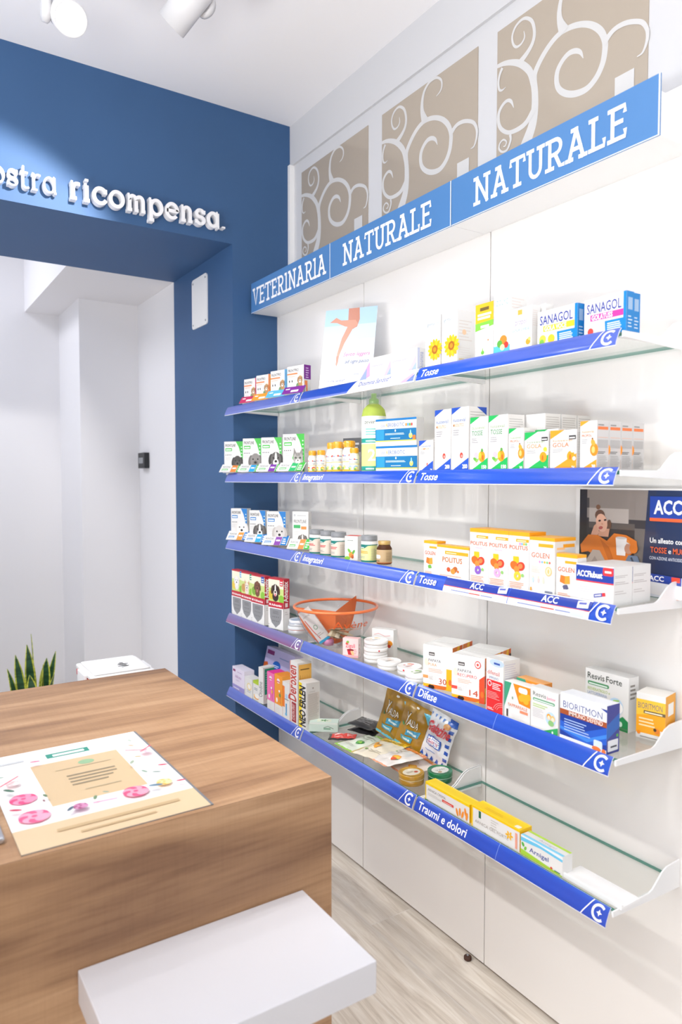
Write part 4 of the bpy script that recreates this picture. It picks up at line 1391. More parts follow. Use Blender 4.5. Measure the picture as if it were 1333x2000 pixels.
def sunflower(F, cx, cy, r):
    for k in range(14):
        a = 360 * k / 14
        F.ell(cx + 0.62 * r * F.h / F.w * math.cos(R(a)), cy + 0.62 * r * math.sin(R(a)), r * 0.42, '#f7c11f' if k % 2 else '#f2a917', 0.45, a - 90)
    F.ell(cx, cy, r * 0.42, '#a2611b'); F.ell(cx, cy, r * 0.22, '#d88a1c')
def grin_front(F):
    F.text('grintuss', 0.12, 0.83, 0.06, '#557790', w=0.62, fit=True); F.rect(0.62, 0.81, 0.90, 0.88, '#bcd8ea')
    F.lines(0.12, 0.72, 0.6, 0.78, 2, '#cfd3d6', fill=0.3); F.lines(0.12, 0.55, 0.45, 0.66, 3, '#d6d8da', fill=0.3)
    sunflower(F, 0.66, 0.36, 0.2)
    F.rect(0.35, 0.36, 0.36, 0.37, '#f7c11f'); F.lines(0.1, 0.1, 0.5, 0.15, 1, '#c9cdd0'); F.rect(0.1, 0.03, 0.95, 0.06, '#1f7fa8')
def grin_side(F):
    F.lines(0.1, 0.45, 0.9, 0.85, 7, '#d9d2cc', fill=0.3); F.ell(0.4, 0.6, 0.05, '#f1c9a4', 1.0); F.lines(0.1, 0.1, 0.85, 0.35, 6, '#ddd9d6', fill=0.3); F.rect(0.1, 0.05, 0.4, 0.12, '#d9c9a0')
carton('cough_syrup_box', 'left of two white boxes with a yellow sunflower on the top shelf', 'medicine box', 0, -0.25, 1.686, 0.068, 0.155, 0.066, 0, 'white sunflower boxes on the top shelf', front=grin_front, side=grin_side)
carton('cough_syrup_box', 'right of two white boxes with a yellow sunflower on the top shelf', 'medicine box', 0, -0.25, 1.612, 0.066, 0.156, 0.066, 0, 'white sunflower boxes on the top shelf', front=grin_front, side=grin_side)
def super_front(F):
    F.rect(0, 0.66, 1, 1, '#f4b322'); F.rect(0.25, 0.87, 0.75, 0.93, '#6b5a2a'); F.lines(0.12, 0.72, 0.88, 0.84, 2, '#fdf6dc', fill=0.7, rag=0.15)
    F.poly([(0.0, 0.52), (1, 0.58), (1, 0.68), (0, 0.66)], '#7cc142'); F.lines(0.3, 0.56, 0.85, 0.64, 1, '#f2fbe6', fill=0.6)
    F.ell(0.72, 0.33, 0.02, '#ef8f6a'); F.ell(0.42, 0.12, 0.035, '#66b24a', 1.2); F.poly([(0.38, 0.13), (0.46, 0.13), (0.42, 0.22)], '#7cc142')
carton('syrup_box', 'white box with yellow and green bands right of the sunflower boxes', 'medicine box', 0, -0.25, 1.472, 0.068, 0.150, 0.06, 0, front=super_front, side=grin_side)
def zol_front(F):
    F.text('ZOLYC', 0.12, 0.80, 0.085, '#86b0b4', w=0.75, fit=True); F.lines(0.15, 0.70, 0.8, 0.76, 1, '#dfe5e6'); F.lines(0.15, 0.48, 0.7, 0.62, 4, '#e2e2e2', fill=0.3)
    F.rect(0, 0.0, 1, 0.16, '#55b6dc'); F.ell(0.6, 0.24, 0.08, '#e8862e'); F.ell(0.38, 0.19, 0.06, '#58a341'); F.ell(0.78, 0.16, 0.05, '#d8392f'); F.ell(0.55, 0.13, 0.05, '#f4e3a2')
def zol_side(F):
    F.lines(0.1, 0.55, 0.9, 0.92, 8, '#ddd4cf', fill=0.35)
carton('syrup_box', 'tallest pale white box with fruit picture on the top shelf', 'medicine box', 0, -0.25, 1.402, 0.058, 0.165, 0.06, 0, front=zol_front, side=zol_side)
def prop_front(F):
    F.rect(0.36, 0.84, 0.56, 0.95, '#f5b04a'); F.text('propol', 0.25, 0.62, 0.13, '#9d8fae', w=0.5, fit=True); F.text('GOLA DIFESE', 0.10, 0.47, 0.06, '#7aa3cd', w=0.8, fit=True)
    F.lines(0.1, 0.3, 0.6, 0.4, 3, '#e3e3e3', fill=0.3); F.rect(0, 0.05, 1, 0.085, '#f5b04a'); F.ell(0.84, 0.2, 0.07, '#f0a030'); F.ell(0.9, 0.26, 0.04, '#f6d070')
carton('lozenge_box', 'small white box with orange stripe in front of pale tall box', 'medicine box', 0, -0.252, 1.342, 0.074, 0.112, 0.03, 0, front=prop_front, side=zol_side)
carton('lozenge_box', 'small white box standing behind the orange-striped one on the top shelf', 'medicine box', 0, -0.215, 1.335, 0.078, 0.118, 0.03, 0, front=prop_front, side=zol_side)
def san_front(bar, yel):
    def fn(F):
        F.text('SANAGOL', 0.06, 0.62, 0.24, '#2a3a98', w=0.82, fit=True, bold=0.012)
        F.poly([(0.15, 0.42), (0.93, 0.42), (0.93, 0.58), (0.15, 0.58)], bar)
        F.text('GOLA VOCE' if yel else 'GOLATUSS', 0.18, 0.44, 0.12, '#ffffff', w=0.5 if not yel else 0.55, fit=True, bold=0.02)
        F.poly([(0.52, 0.0), (0.5, 0.36), (0.93, 0.36), (1, 0.36), (1, 0)], '#1180c8')
        F.lines(0.56, 0.12, 0.9, 0.32, 4, '#e6f3fb', fill=0.5, rag=0.2)
        F.rect(0.93, 0.0, 1.0, 1.0, '#1180c8')
        if yel:
            F.ell(0.36, 0.2, 0.12, '#f6c02c'); F.ell(0.14, 0.22, 0.12, '#f2d84a'); F.ell(0.12, 0.14, 0.09, '#7db848')
        else:
            F.ell(0.16, 0.16, 0.09, '#e0453c'); F.ell(0.35, 0.1, 0.06, '#f3d7c2')
    return fn
def san_side(F):
    F.rect(0, 0, 1, 1, '#1180c8'); F.rect(0.2, 0.55, 0.8, 0.85, '#9cb9d9'); F.lines(0.2, 0.12, 0.8, 0.45, 4, '#cfe0ef', fill=0.35)
o = carton('lozenge_box', 'blue and white lozenge box with yellow bar on the top shelf', 'medicine box', 0, -0.25, 1.251, 0.122, 0.089, 0.024, 0, front=san_front('#f6d32c', True), side=san_side)
behind(o, 0.026, 'blue-edged lozenge box hidden behind the yellow-barred one', side=0.006)
o = carton('lozenge_box', 'blue and white lozenge box with pink bar, last on the top shelf', 'medicine box', 0, -0.25, 1.110, 0.112, 0.089, 0.026, 0, front=san_front('#e8389a', False), side=san_side)
behind(o, 0.028, 'blue-edged lozenge box behind the pink-barred one', side=-0.004, dz=0)

# ---- bottles, jars, tins
def label_face(m, r, z0, z1, a0, a1):
    """print area wrapped round a cylinder of radius r between the angles a0..a1 (degrees, seen from outside left to right)"""
    def mp(x, y, lift):
        a = R(a0 + (a1 - a0) * x)
        rr = r + 0.0002 + lift
        return Vector((rr * math.cos(a), rr * math.sin(a), z0 + (z1 - z0) * y))
    return Face(m, (0, 0, 0), (1, 0, 0), (0, 0, 1), r * abs(R(a1 - a0)), z1 - z0, fmap=mp, grid=(18, 1))
# angles: the camera looks at the shelves from the -X, -Y side, 180 = towards the shop, 270 = towards the front of the shop
def vit_bottle(X, Y, r, h, label, ink):
    t = thing('vitamin_bottle', label, 'bottle', (X, Y, GZ[1]), 0, 'white vitamin bottles with yellow caps')
    m = MB('printed_gloss')
    hb = h * 0.80
    m.lathe([(r * 0.94, 0), (r, 0.004), (r, hb * 0.86), (r * 0.82, hb * 0.97), (r * 0.78, hb)], 28, '#f3f0e6')
    m.build('body', t)
    m = MB('printed_gloss')
    n = 40
    m.lathe([(r * 0.84, hb), (r * 0.86, hb + 0.002), (r * 0.86, h - 0.003), (r * 0.78, h), (0.0001, h)], 36, '#f3ae18', capt=False, capb=False)
    for k in range(20):
        a = 2 * PI * k / 20
        m.tube([(r * 0.86 * math.cos(a), r * 0.86 * math.sin(a), hb + 0.003), (r * 0.86 * math.cos(a), r * 0.86 * math.sin(a), h - 0.003)], 0.0007, 4, '#e39a10')
    m.build('cap', t)
    m = MB('printed_card')
    F = label_face(m, r, 0.004, hb * 0.84, 120, 330)
    F.rect(0, 0, 1, 1, '#f8f6ee'); F.rect(0, 0, 1, 0.16, '#f4c430'); F.rect(0, 0.5, 1, 0.53, '#f4c430')
    for c in (0.3, 0.62):
        F.ell(c - 0.06, 0.82, 0.05, '#e25a4a'); F.lines(c - 0.03, 0.78, c + 0.12, 0.86, 1, '#6d80b5', rag=0)
        F.lines(c - 0.08, 0.58, c + 0.12, 0.70, 2, '#8e94a4', fill=0.4)
        F.ell(c, 0.3, 0.13, ink); F.ell(c + 0.03, 0.27, 0.09, '#f9e48c'); F.ell(c - 0.04, 0.22, 0.07, '#8ac05a')
    m.build('label', t)
    return t
for X, Y, r, h, lb, ink in ((-0.205, 2.425, 0.0180, 0.091, 'short yellow-capped vitamin bottle, first from the left', '#e5533c'), (-0.205, 2.360, 0.0180, 0.091, 'short yellow-capped vitamin bottle, second from the left', '#f0b52c'),
                        (-0.172, 2.335, 0.0215, 0.120, 'tall yellow-capped vitamin bottle, leftmost of the tall ones', '#b8c8dc'), (-0.190, 2.265, 0.0215, 0.120, 'tall yellow-capped vitamin bottle, in the middle of the tall ones', '#c9d6e6'),
                        (-0.190, 2.188, 0.0245, 0.120, 'tall yellow-capped vitamin bottle, widest and rightmost of the tall ones', '#d4dbe8'), (-0.213, 2.122, 0.0180, 0.091, 'short yellow-capped vitamin bottle beside the green bottle', '#8fb6e0'),
                        (-0.140, 2.290, 0.0215, 0.120, 'tall yellow-capped vitamin bottle standing in the back row', '#b8c8dc')):
    vit_bottle(X, Y, r, h, lb, ink)
def dark_front(F):
    F.rect(0, 0.62, 1, 1, '#5d5f63'); F.lines(0.1, 0.7, 0.9, 0.92, 2, '#c9cbce', fill=0.5); F.rect(0, 0, 1, 0.6, '#b9babd'); F.lines(0.1, 0.1, 0.9, 0.5, 6, '#8d8e91', fill=0.35)
carton('supplement_box', 'dark grey box standing behind the yellow-capped bottles', 'medicine box', 1, -0.098, 2.37, 0.085, 0.140, 0.05, 20, front=dark_front, base='#8a8b8e')

t = thing('lime_wash_bottle', 'large lime green bottle with clear cap on the second shelf', 'bottle', (-0.178, 2.052, GZ[1]), 0)
m = MB('lime_plastic')
m.lathe([(0.040, 0), (0.0425, 0.005), (0.0425, 0.20), (0.038, 0.222), (0.026, 0.236), (0.016, 0.243), (0.016, 0.252)], 36)
m.build('body', t)
m = MB('printed_gloss'); m.lathe([(0.016, 0.243), (0.0175, 0.245), (0.0175, 0.258), (0.010, 0.262), (0.010, 0.278), (0.0001, 0.279)], 24, '#8fc04a', capt=False); m.build('pump', t)
m = MB('clear_cap'); m.lathe([(0.0255, 0.239), (0.0255, 0.288), (0.023, 0.291), (0.0001, 0.2915)], 28, capb=False, capt=False); m.build('overcap', t)
m = MB('printed_card')
F = label_face(m, 0.0427, 0.006, 0.198, 130, 320)
F.rect(0, 0, 1, 1, '#d5df8e'); F.rect(0, 0.50, 1, 1.0, '#f2f5ea'); F.rect(0, 0.52, 1, 0.60, '#1f9d8f'); F.rect(0, 0.02, 1, 0.10, '#1f9d8f')
F.text('zeveral*', 0.30, 0.86, 0.07, '#3c4542', w=0.42, fit=True); F.lines(0.34, 0.66, 0.7, 0.80, 3, '#7fc4bc', fill=0.5); F.lines(0.34, 0.54, 0.66, 0.58, 1, '#d8f0ec', fill=0.6)
F.text('2', 0.50, 0.20, 0.2, '#f7faee', al='c', bold=0.02); F.lines(0.34, 0.04, 0.56, 0.08, 1, '#d8f0ec', fill=0.7, rag=0); F.rect(0.34, 0.0, 0.9, 0.015, '#e7d34a')
m.build('label', t)

def aero(jun):
    def fn(F):
        F.rect(0, 0.92, 1, 1, '#1a74b4'); F.text('GSE', 0.13, 0.70, 0.085, '#3a5f96', w=0.10, fit=True); F.text('AEROBIOTIC', 0.25, 0.70, 0.13, '#3b66a4', w=0.46, fit=True)
        F.text('A', 0.25, 0.70, 0.13, '#d9b62c', w=0.05, fit=True)
        if jun:
            for k, c in enumerate(('#e8862e', '#3f9bd0', '#58a341', '#e0453c')): F.rect(0.74 + 0.045 * k, 0.70, 0.775 + 0.045 * k, 0.80, c)
        F.rect(0, 0.20, 1, 0.62, '#0d6fa6'); F.rect(0.02, 0.22, 0.22, 0.60, '#2b8fc0'); F.rect(0, 0.17, 1, 0.2, '#e3d43a')
        F.ell(0.5, 0.55, 0.045, '#e4f0f6', 0.7); F.lines(0.25, 0.40, 0.75, 0.48, 2, '#d4e8f2', fill=0.45, rag=0.1); F.lines(0.38, 0.26, 0.62, 0.31, 1, '#cfe6f2', rag=0)
        F.ell(0.87, 0.35, 0.10, '#f0e06a', 0.8); F.ell(0.87, 0.46, 0.1, '#8fd0d8', 0.3)
        if jun: F.rrect(0.92, 0.20, 0.99, 0.36, '#ee7d2c', 0.04)
    return fn
aer_side = lambda F: F.lines(0.15, 0.2, 0.85, 0.8, 6, '#e2e0de', fill=0.3)
carton('aerosol_vial_box', 'lower blue and white vial box beside the green bottle', 'medicine box', 1, -0.252, 1.936, 0.170, 0.088, 0.04, 14, 'stacked blue and white vial boxes', front=aero(False), side=aer_side)
carton('aerosol_vial_box', 'upper blue and white vial box with orange tab, on top of its stack', 'medicine box', 1, -0.252, 1.938, 0.168, 0.088, 0.04, 14, 'stacked blue and white vial boxes', dz=0.0884, front=aero(True), side=aer_side)

def tuss(c, sub, subc, extra=None, num='', big=0.07, ty=0.80):
    def fn(F):
        F.poly([(0, 1), (0.55, 1), (0, 1 - 0.27 * F.w / F.h)], c); F.poly([(0.05, 0.03), (1, 0.03), (1, 0.03 + 0.5 * F.w / F.h)], c)
        F.text('tusseval', 0.09, ty, 0.055, '#6f83ae' if c == '#2451b8' else '#93a884' if c == '#1fae55' else '#e09a68', w=0.74, fit=True, bold=0.012)
        F.text(sub, 0.10, ty - big - 0.03, big, subc, w=0.62, fit=True, bold=0.01)
        F.lines(0.10, ty - big - 0.16, 0.5, ty - big - 0.06, 3, '#949295', fill=0.35)
        if num: F.text(num, 0.94, 0.06, 0.06, '#ffffff', w=0.28, al='r', bold=0.03)
        if extra: extra(F)
    return fn
def honey(x, y, r):
    def fn(F):
        F.ell(x, y, r, '#ef9a1d', 0.85); F.ell(x + 0.06, y - 0.02, r * 0.5, '#d9601d', 0.45); F.ell(x - 0.1, y + 0.02, r * 0.6, '#f7bb3c', 0.6)
        F.ell(x - 0.32, y + 0.03, r * 0.5, '#d7b6d6'); F.ell(x - 0.36, y - 0.05, r * 0.6, '#6aae4a', 0.5, 60); F.ell(x - 0.25, y - 0.07, r * 0.5, '#86bf58', 0.4, -50); F.ell(x + 0.02, y + 1.1 * r, r * 0.35, '#5f9d45', 0.8)
    return fn
def pear(F):
    F.ell(0.86, 0.42, 0.13, '#ef8a1d', 0.75); F.ell(0.80, 0.56, 0.07, '#f2a23c', 0.7, 30); F.ell(0.76, 0.64, 0.02, '#8a5a20'); F.ell(0.82, 0.42, 0.07, '#f7c070', 0.6)
def gola(lemon):
    def fn(F):
        F.rect(0.72, 0.76, 0.98, 0.86, '#3f3d3c'); F.lines(0.74, 0.785, 0.95, 0.84, 1, '#d8d6d4', fill=0.6, rag=0)
        F.ell(0.8, 0.36, 0.13, '#ef9a1d', 0.9); F.ell(0.78, 0.34, 0.07, '#c96a1c', 0.4); F.ell(0.88, 0.55, 0.06, '#f3d43a' if lemon else '#f3c6cf', 1.0)
        if not lemon: F.ell(0.86, 0.5, 0.06, '#f6e6c8'); F.ell(0.93, 0.3, 0.05, '#f8f0dc')
        F.lines(0.1, 0.2, 0.5, 0.36, 4, '#d6d4d3', fill=0.3)
    return fn
def drop(F):
    F.ell(0.60, 0.26, 0.045, '#e0483a', 0.8); F.ell(0.62, 0.25, 0.02, '#f2a096'); F.ell(0.62, 0.42, 0.04, '#dfe3ea', 0.5)
def small_print_side(F):
    F.lines(0.08, 0.05, 0.92, 0.95, 22, '#c2bfbb', fill=0.4, rag=0.25)
TB, TG, TO = '#2451b8', '#1fae55', '#f29a26'
CK = dict(side=small_print_side, sidec='#e6e3df')
carton('cough_tablet_box', 'small white box with blue corners left of the tall blue pair', 'medicine box', 1, -0.25, 1.714, 0.066, 0.097, 0.03, 0, front=tuss(TB, 'COMPLEX', '#e59a5a', drop, '24', 0.06), **CK)
def b_top(F):
    pass
o = carton('cough_syrup_box', 'left of two tall white boxes with blue corners', 'medicine box', 1, -0.25, 1.641, 0.071, 0.183, 0.068, 0, 'tall blue-cornered syrup boxes', front=tuss(TB, 'MUCOLITICO', '#e08f3e', drop, '200', 0.045, 0.78), **CK)
o = carton('cough_syrup_box', 'right of two tall white boxes with blue corners', 'medicine box', 1, -0.25, 1.567, 0.071, 0.184, 0.068, 0, 'tall blue-cornered syrup boxes', front=tuss(TB, 'MUCOLITICO', '#e08f3e', drop, '200', 0.045, 0.78),
           side=lambda F: (small_print_side(F), F.poly([(0.45, 1), (1, 1), (1, 0.88)], TB)), sidec='#e6e3df')
o = carton('cough_syrup_box', 'left of two white boxes with green corners and honey picture', 'medicine box', 1, -0.25, 1.490, 0.069, 0.151, 0.062, 0, 'green-cornered honey syrup boxes', front=tuss(TG, 'TOSSE', '#4b8f5c', honey(0.68, 0.28, 0.1), '150', 0.085, 0.78), **CK)
o2 = carton('cough_syrup_box', 'right of two white boxes with green corners and honey picture', 'medicine box', 1, -0.25, 1.418, 0.070, 0.151, 0.062, 0, 'green-cornered honey syrup boxes', front=tuss(TG, 'TOSSE', '#4b8f5c', honey(0.68, 0.28, 0.1), '150', 0.085, 0.78), **CK)
o = carton('throat_spray_box', 'narrow white box with green corners and orange pear', 'medicine box', 1, -0.25, 1.344, 0.051, 0.112, 0.05, 0, front=tuss(TG, 'PROPOLI', '#e2682c', pear, '30', 0.05, 0.76), **CK)
o = carton('throat_tablet_box', 'low white box with green corners and lemon honey picture', 'medicine box', 1, -0.25, 1.289, 0.077, 0.099, 0.028, 0, front=tuss(TG, 'GOLA', '#ef8f4a', gola(True), '24', 0.1, 0.72), **CK)
o = carton('throat_tablet_box', 'low white box with orange corners and honey jar picture', 'medicine box', 1, -0.25, 1.206, 0.079, 0.099, 0.034, 0, front=tuss(TO, 'GOLA', '#e2763a', gola(False), '24', 0.1, 0.72), **CK)
def grey_side(F):
    F.rect(0, 0, 1, 1, '#cfccca'); F.lines(0.1, 0.9, 0.6, 0.96, 1, '#8f8c8a'); F.rect(0.08, 0.82, 0.92, 0.88, '#ef7a3a'); F.rect(0.08, 0.66, 0.92, 0.67, '#e9b79c')
    F.rect(0.08, 0.46, 0.92, 0.62, '#b5b2b0'); F.lines(0.08, 0.34, 0.7, 0.40, 2, '#706d6b'); F.lines(0.08, 0.06, 0.9, 0.32, 8, '#a9a6a4', fill=0.3)
o = carton('throat_spray_box', 'white orange-cornered box at the front of the row of four', 'medicine box', 1, -0.25, 1.1165, 0.046, 0.116, 0.044, 0, 'row of four spray boxes with grey sides', front=tuss(TO, 'PROPOLI', '#e2682c', pear, '30', 0.05, 0.76), side=grey_side)
for k, nm in enumerate(('second', 'third', 'fourth')):
    behind(o, 0.0448 * (k + 1), 'grey-sided spray box standing %s behind the front one of the row' % nm)
# back row seen over the low boxes
def back_side(F):
    F.lines(0.06, 0.5, 0.94, 0.97, 12, '#c9c4be', fill=0.4, rag=0.1)
for k, nm in enumerate(('left', 'middle', 'right')):
    carton('cough_syrup_box', '%s one of three white boxes behind the low honey boxes' % nm, 'medicine box', 1, -0.178 + 0.063 * k, 1.352 - 0.001 * k, 0.066, 0.152, 0.060, 0, 'white boxes in the back row of the second shelf', side=back_side, sidec='#e8e5e0', topc='#b98f5c')
carton('throat_tablet_box', 'low white box behind the green-cornered lemon honey one', 'medicine box', 1, -0.221, 1.281, 0.075, 0.106, 0.026, 0, front=tuss(TG, 'GOLA', '#ef8f4a', gola(True), '24', 0.1, 0.72), **CK)

# ---- middle shelf
def supp_jar(X, Y, r, h, label, lab, txtc):
    t = thing('supplement_jar', label, 'jar', (X, Y, GZ[2]), 0, 'white supplement jars with grey lids')
    m = MB('printed_gloss')
    m.lathe([(r * 0.95, 0), (r, 0.003), (r, h * 0.78), (r * 0.96, h * 0.80)], 32, '#f3f1ee'); m.build('body', t)
    m = MB('grey_plastic')
    m.lathe([(r * 0.98, h * 0.80), (r * 1.0, h * 0.81), (r * 1.0, h * 0.94), (r * 0.97, h * 0.955), (r * 1.0, h * 0.965), (r * 0.96, h), (0.0001, h)], 32, capt=False); m.build('lid', t)
    m = MB('printed_card')
    F = label_face(m, r, 0.003, h * 0.68, 120, 330)
    F.rect(0, 0, 1, 1, lab); F.rect(0, 0.0, 1, 0.09, '#127a72'); F.rect(0, 0.95, 1, 1.0, '#127a72')
    F.poly([(0.12, 0.95), (0.62, 0.95), (0.50, 0.92), (0.40, 0.80), (0.28, 0.76), (0.18, 0.78), (0.12, 0.86)], '#127a72'); F.lines(0.18, 0.80, 0.36, 0.87, 1, '#e6f4f2', fill=0.6, rag=0)
    F.lines(0.16, 0.50, 0.52, 0.66, 2, txtc, fill=0.55, rag=0.2); F.lines(0.16, 0.22, 0.44, 0.36, 2, '#9fa39f', fill=0.4)
    F.lines(0.60, 0.16, 0.84, 0.80, 9, '#b3a79b', fill=0.3)
    m.build('label', t)
supp_jar(-0.210, 2.387, 0.0285, 0.094, 'white grey-lidded jar, leftmost of three in a row', '#ddd0c2', '#cf4f52')
supp_jar(-0.210, 2.306, 0.0285, 0.094, 'white grey-lidded jar, middle of three in a row', '#ddd0c2', '#cf4f52')
supp_jar(-0.212, 2.226, 0.0285, 0.094, 'white grey-lidded jar, right of three beside the red-topped box', '#ddd0c2', '#cf4f52')
supp_jar(-0.205, 2.040, 0.0285, 0.094, 'white grey-lidded jar with yellow-green label beside the brown jar', '#dfe39b', '#e2a13c')
def argan_front(F):
    F.lines(0.2, 0.80, 0.65, 0.88, 1, '#9aa09a', rag=0); F.lines(0.15, 0.62, 0.7, 0.68, 1, '#c6c6c4')
    F.ell(0.5, 0.22, 0.13, '#e08a2a', 0.9); F.ell(0.35, 0.38, 0.11, '#6db33f', 0.5, 35); F.ell(0.68, 0.34, 0.1, '#58a236', 0.5, -30); F.ell(0.6, 0.14, 0.08, '#b8561f', 0.7); F.ell(0.2, 0.08, 0.08, '#8cc63f', 1.6)
carton('supplement_box', 'white box with red top and orange nut between the jars', 'medicine box', 2, -0.236, 2.148, 0.050, 0.086, 0.050, 33, front=argan_front, side=lambda F: F.lines(0.1, 0.1, 0.9, 0.85, 12, '#d0cdca', fill=0.35), topc='#d8392f')
t = thing('brown_glass_jar', 'brown glass jar with gold lid and tan label', 'jar', (-0.190, 1.972, GZ[2]), 0)
m = MB('brown_glass'); m.lathe([(0.024, 0), (0.026, 0.003), (0.026, 0.054), (0.020, 0.064), (0.019, 0.068)], 32); m.build('body', t)
m = MB('printed_gloss'); m.lathe([(0.021, 0.0665), (0.0215, 0.068), (0.0215, 0.078), (0.020, 0.0795), (0.0001, 0.0795)], 32, '#bd9a52', capt=False); m.build('lid', t)
m = MB('printed_card'); F = label_face(m, 0.0263, 0.004, 0.050, 120, 330)
F.rect(0, 0, 1, 1, '#c2a57c'); F.rect(0, 0, 1, 0.07, '#b5622f'); F.lines(0.6, 0.2, 0.9, 0.85, 7, '#9a7f58', fill=0.35); F.rrect(0.12, 0.34, 0.40, 0.62, '#f3f0ec', 0.1); F.lines(0.16, 0.15, 0.36, 0.25, 1, '#5e4a33', rag=0)
m.build('label', t)

def pol_head(F, jr=None):
    F.rect(0, 0.93, 1, 1, '#f5a81c'); F.ell(0.18, 0.87, 0.055, '#dbe4f2'); F.ell(0.18, 0.87, 0.035, '#f4f7fb'); F.rect(0.36, 0.83, 0.98, 0.88, '#f2a524'); F.lines(0.42, 0.843, 0.85, 0.868, 1, '#fbe3b8', fill=0.7, rag=0)
def pol_tall(fc, jr):
    def fn(F):
        pol_head(F)
        F.text('POLITUS', 0.04, 0.70, 0.065, '#c96f4c', w=0.9, fit=True, bold=0.015)
        if jr:
            for k, c in enumerate(('#d98fc0', '#7fb3e0', '#f0b43c', '#7cc07a')): F.ell(0.56 + 0.1 * k, 0.80, 0.022, c)
        else:
            F.lines(0.3, 0.645, 0.7, 0.675, 1, '#e4b6c6', rag=0)
        F.rect(0.30, 0.58, 0.46, 0.62, '#f1d9cc'); F.rect(0.24, 0.47, 0.52, 0.58, '#f2bb20')
        F.ell(0.30, 0.42, 0.075, '#d86a24', 1.3, -20); F.ell(0.62, 0.42, 0.075, '#cf3f2a', 1.2, 20); F.ell(0.60, 0.42, 0.045, '#e8824a', 1.2, 20); F.ell(0.42, 0.36, 0.06, '#ee8a3a')
        for k in range(7):
            a = 51 * k
            F.ell(0.46 + 0.11 * math.cos(R(a)), 0.25 + 0.05 * math.sin(R(a)), 0.04, fc, 0.7, a)
        F.ell(0.72, 0.27, 0.03, '#8cc26a')
        F.lines(0.08, 0.04, 0.85, 0.16, 4, '#dd9a78', fill=0.35, rag=0.25)
    return fn
pol_side = lambda F: (F.rect(0, 0.93, 1, 1, '#f5a81c'), F.lines(0.1, 0.1, 0.9, 0.8, 14, '#ead7ca', fill=0.35))
def golen_front(fc, h_small=True):
    def fn(F):
        F.rect(0, 0.92, 1, 1, '#f5a81c'); F.ell(0.2, 0.83, 0.07, '#dbe4f2'); F.ell(0.2, 0.83, 0.045, '#f4f7fb'); F.rect(0.42, 0.79, 0.98, 0.85, '#f2a524')
        F.text('GOLEN', 0.08, 0.60, 0.10, '#c96f4c', w=0.8, fit=True, bold=0.015)
        F.poly([(0.18, 0.36), (0.42, 0.32), (0.44, 0.50), (0.22, 0.52)], '#e0782a'); F.poly([(0.42, 0.32), (0.68, 0.34), (0.66, 0.52), (0.44, 0.50)], '#ef9c35')
        for k in range(6):
            F.ell(0.40 + 0.07 * (k % 3), 0.24 + 0.03 * (k // 3), 0.045, fc, 0.6, 40 * k)
        F.lines(0.1, 0.06, 0.8, 0.14, 2, '#dd9a78', fill=0.35)
    return fn
carton('lozenge_box', 'small white box with orange top and honeycomb, left of the wide low one', 'medicine box', 2, -0.249, 1.689, 0.060, 0.104, 0.034, 0, front=golen_front('#6cb24a'), side=pol_side, topc='#f3b64a')
def polw_front(F):
    F.rect(0, 0.93, 1, 1, '#f5a81c'); F.ell(0.13, 0.82, 0.10, '#dbe4f2'); F.ell(0.13, 0.82, 0.07, '#f4f7fb'); F.rect(0.26, 0.74, 0.98, 0.84, '#f2a524'); F.lines(0.30, 0.77, 0.62, 0.81, 1, '#fbe3b8', fill=0.7, rag=0)
    F.text('POLITUS', 0.18, 0.50, 0.15, '#c4711f', w=0.62, fit=True, bold=0.012); F.lines(0.36, 0.44, 0.62, 0.47, 1, '#e6c9b4', rag=0)
    F.ell(0.38, 0.28, 0.07, '#c4522a', 1.2); F.ell(0.58, 0.30, 0.085, '#b8642c', 1.4, 25); F.ell(0.52, 0.24, 0.085, '#ef8f3a', 1.2); F.ell(0.68, 0.25, 0.04, '#d86a24')
    F.lines(0.1, 0.05, 0.85, 0.13, 2, '#dd9a78', fill=0.35, rag=0.1)
carton('lozenge_box', 'wide low white box with orange top beside three tall ones', 'medicine box', 2, -0.251, 1.626, 0.136, 0.096, 0.034, 0, front=polw_front, side=pol_side, topc='#f3b64a')
for Y, w, fc, jr, lb in ((1.487, 0.0725, '#8a5fc0', False, 'violets, left of three'), (1.4135, 0.0725, '#e6a6d2', False, 'pink flowers, middle of three'), (1.340, 0.0705, '#f3c53a', True, 'yellow flowers, right of three')):
    carton('cough_syrup_box', 'tall white orange-topped box with %s' % lb, 'medicine box', 2, -0.25, Y, w, 0.153, 0.062, 0, 'tall orange-topped syrup boxes on the middle shelf', front=pol_tall(fc, jr), side=pol_side, topc='#f0a726')
def gjr_front(F):
    F.rect(0, 0.94, 1, 1, '#f5a81c'); F.rect(0.36, 0.83, 0.95, 0.89, '#f2a524'); F.text('GOLEN', 0.08, 0.64, 0.085, '#c96f4c', w=0.72, fit=True, bold=0.012)
    for k, c in enumerate(('#d98fc0', '#7fb3e0', '#f0b43c', '#7cc07a', '#e2705a')): F.ell(0.42 + 0.1 * k, 0.57, 0.022, c)
    F.ell(0.78, 0.42, 0.085, '#f0c08a', 0.9); F.ell(0.78, 0.42, 0.06, '#fbe4c6', 0.8); F.ell(0.78, 0.42, 0.045, '#efb878', 0.5); F.stroke([(0.76, 0.34), (0.70, 0.10)], 0.008, '#ece7e0')
    F.lines(0.08, 0.38, 0.5, 0.5, 5, '#f0cbb8', fill=0.35)
    for x, c in ((0.16, '#b9d4ea'), (0.38, '#e8c4c0'), (0.58, '#d8dcc0')): F.ell(x, 0.24, 0.045, c, 0.5); F.ell(x, 0.30, 0.02, '#f1d9c2')
    F.rect(0.06, 0.05, 0.12, 0.11, '#ef9a2c'); F.lines(0.66, 0.04, 0.95, 0.09, 1, '#7d8394', fill=0.8, rag=0)
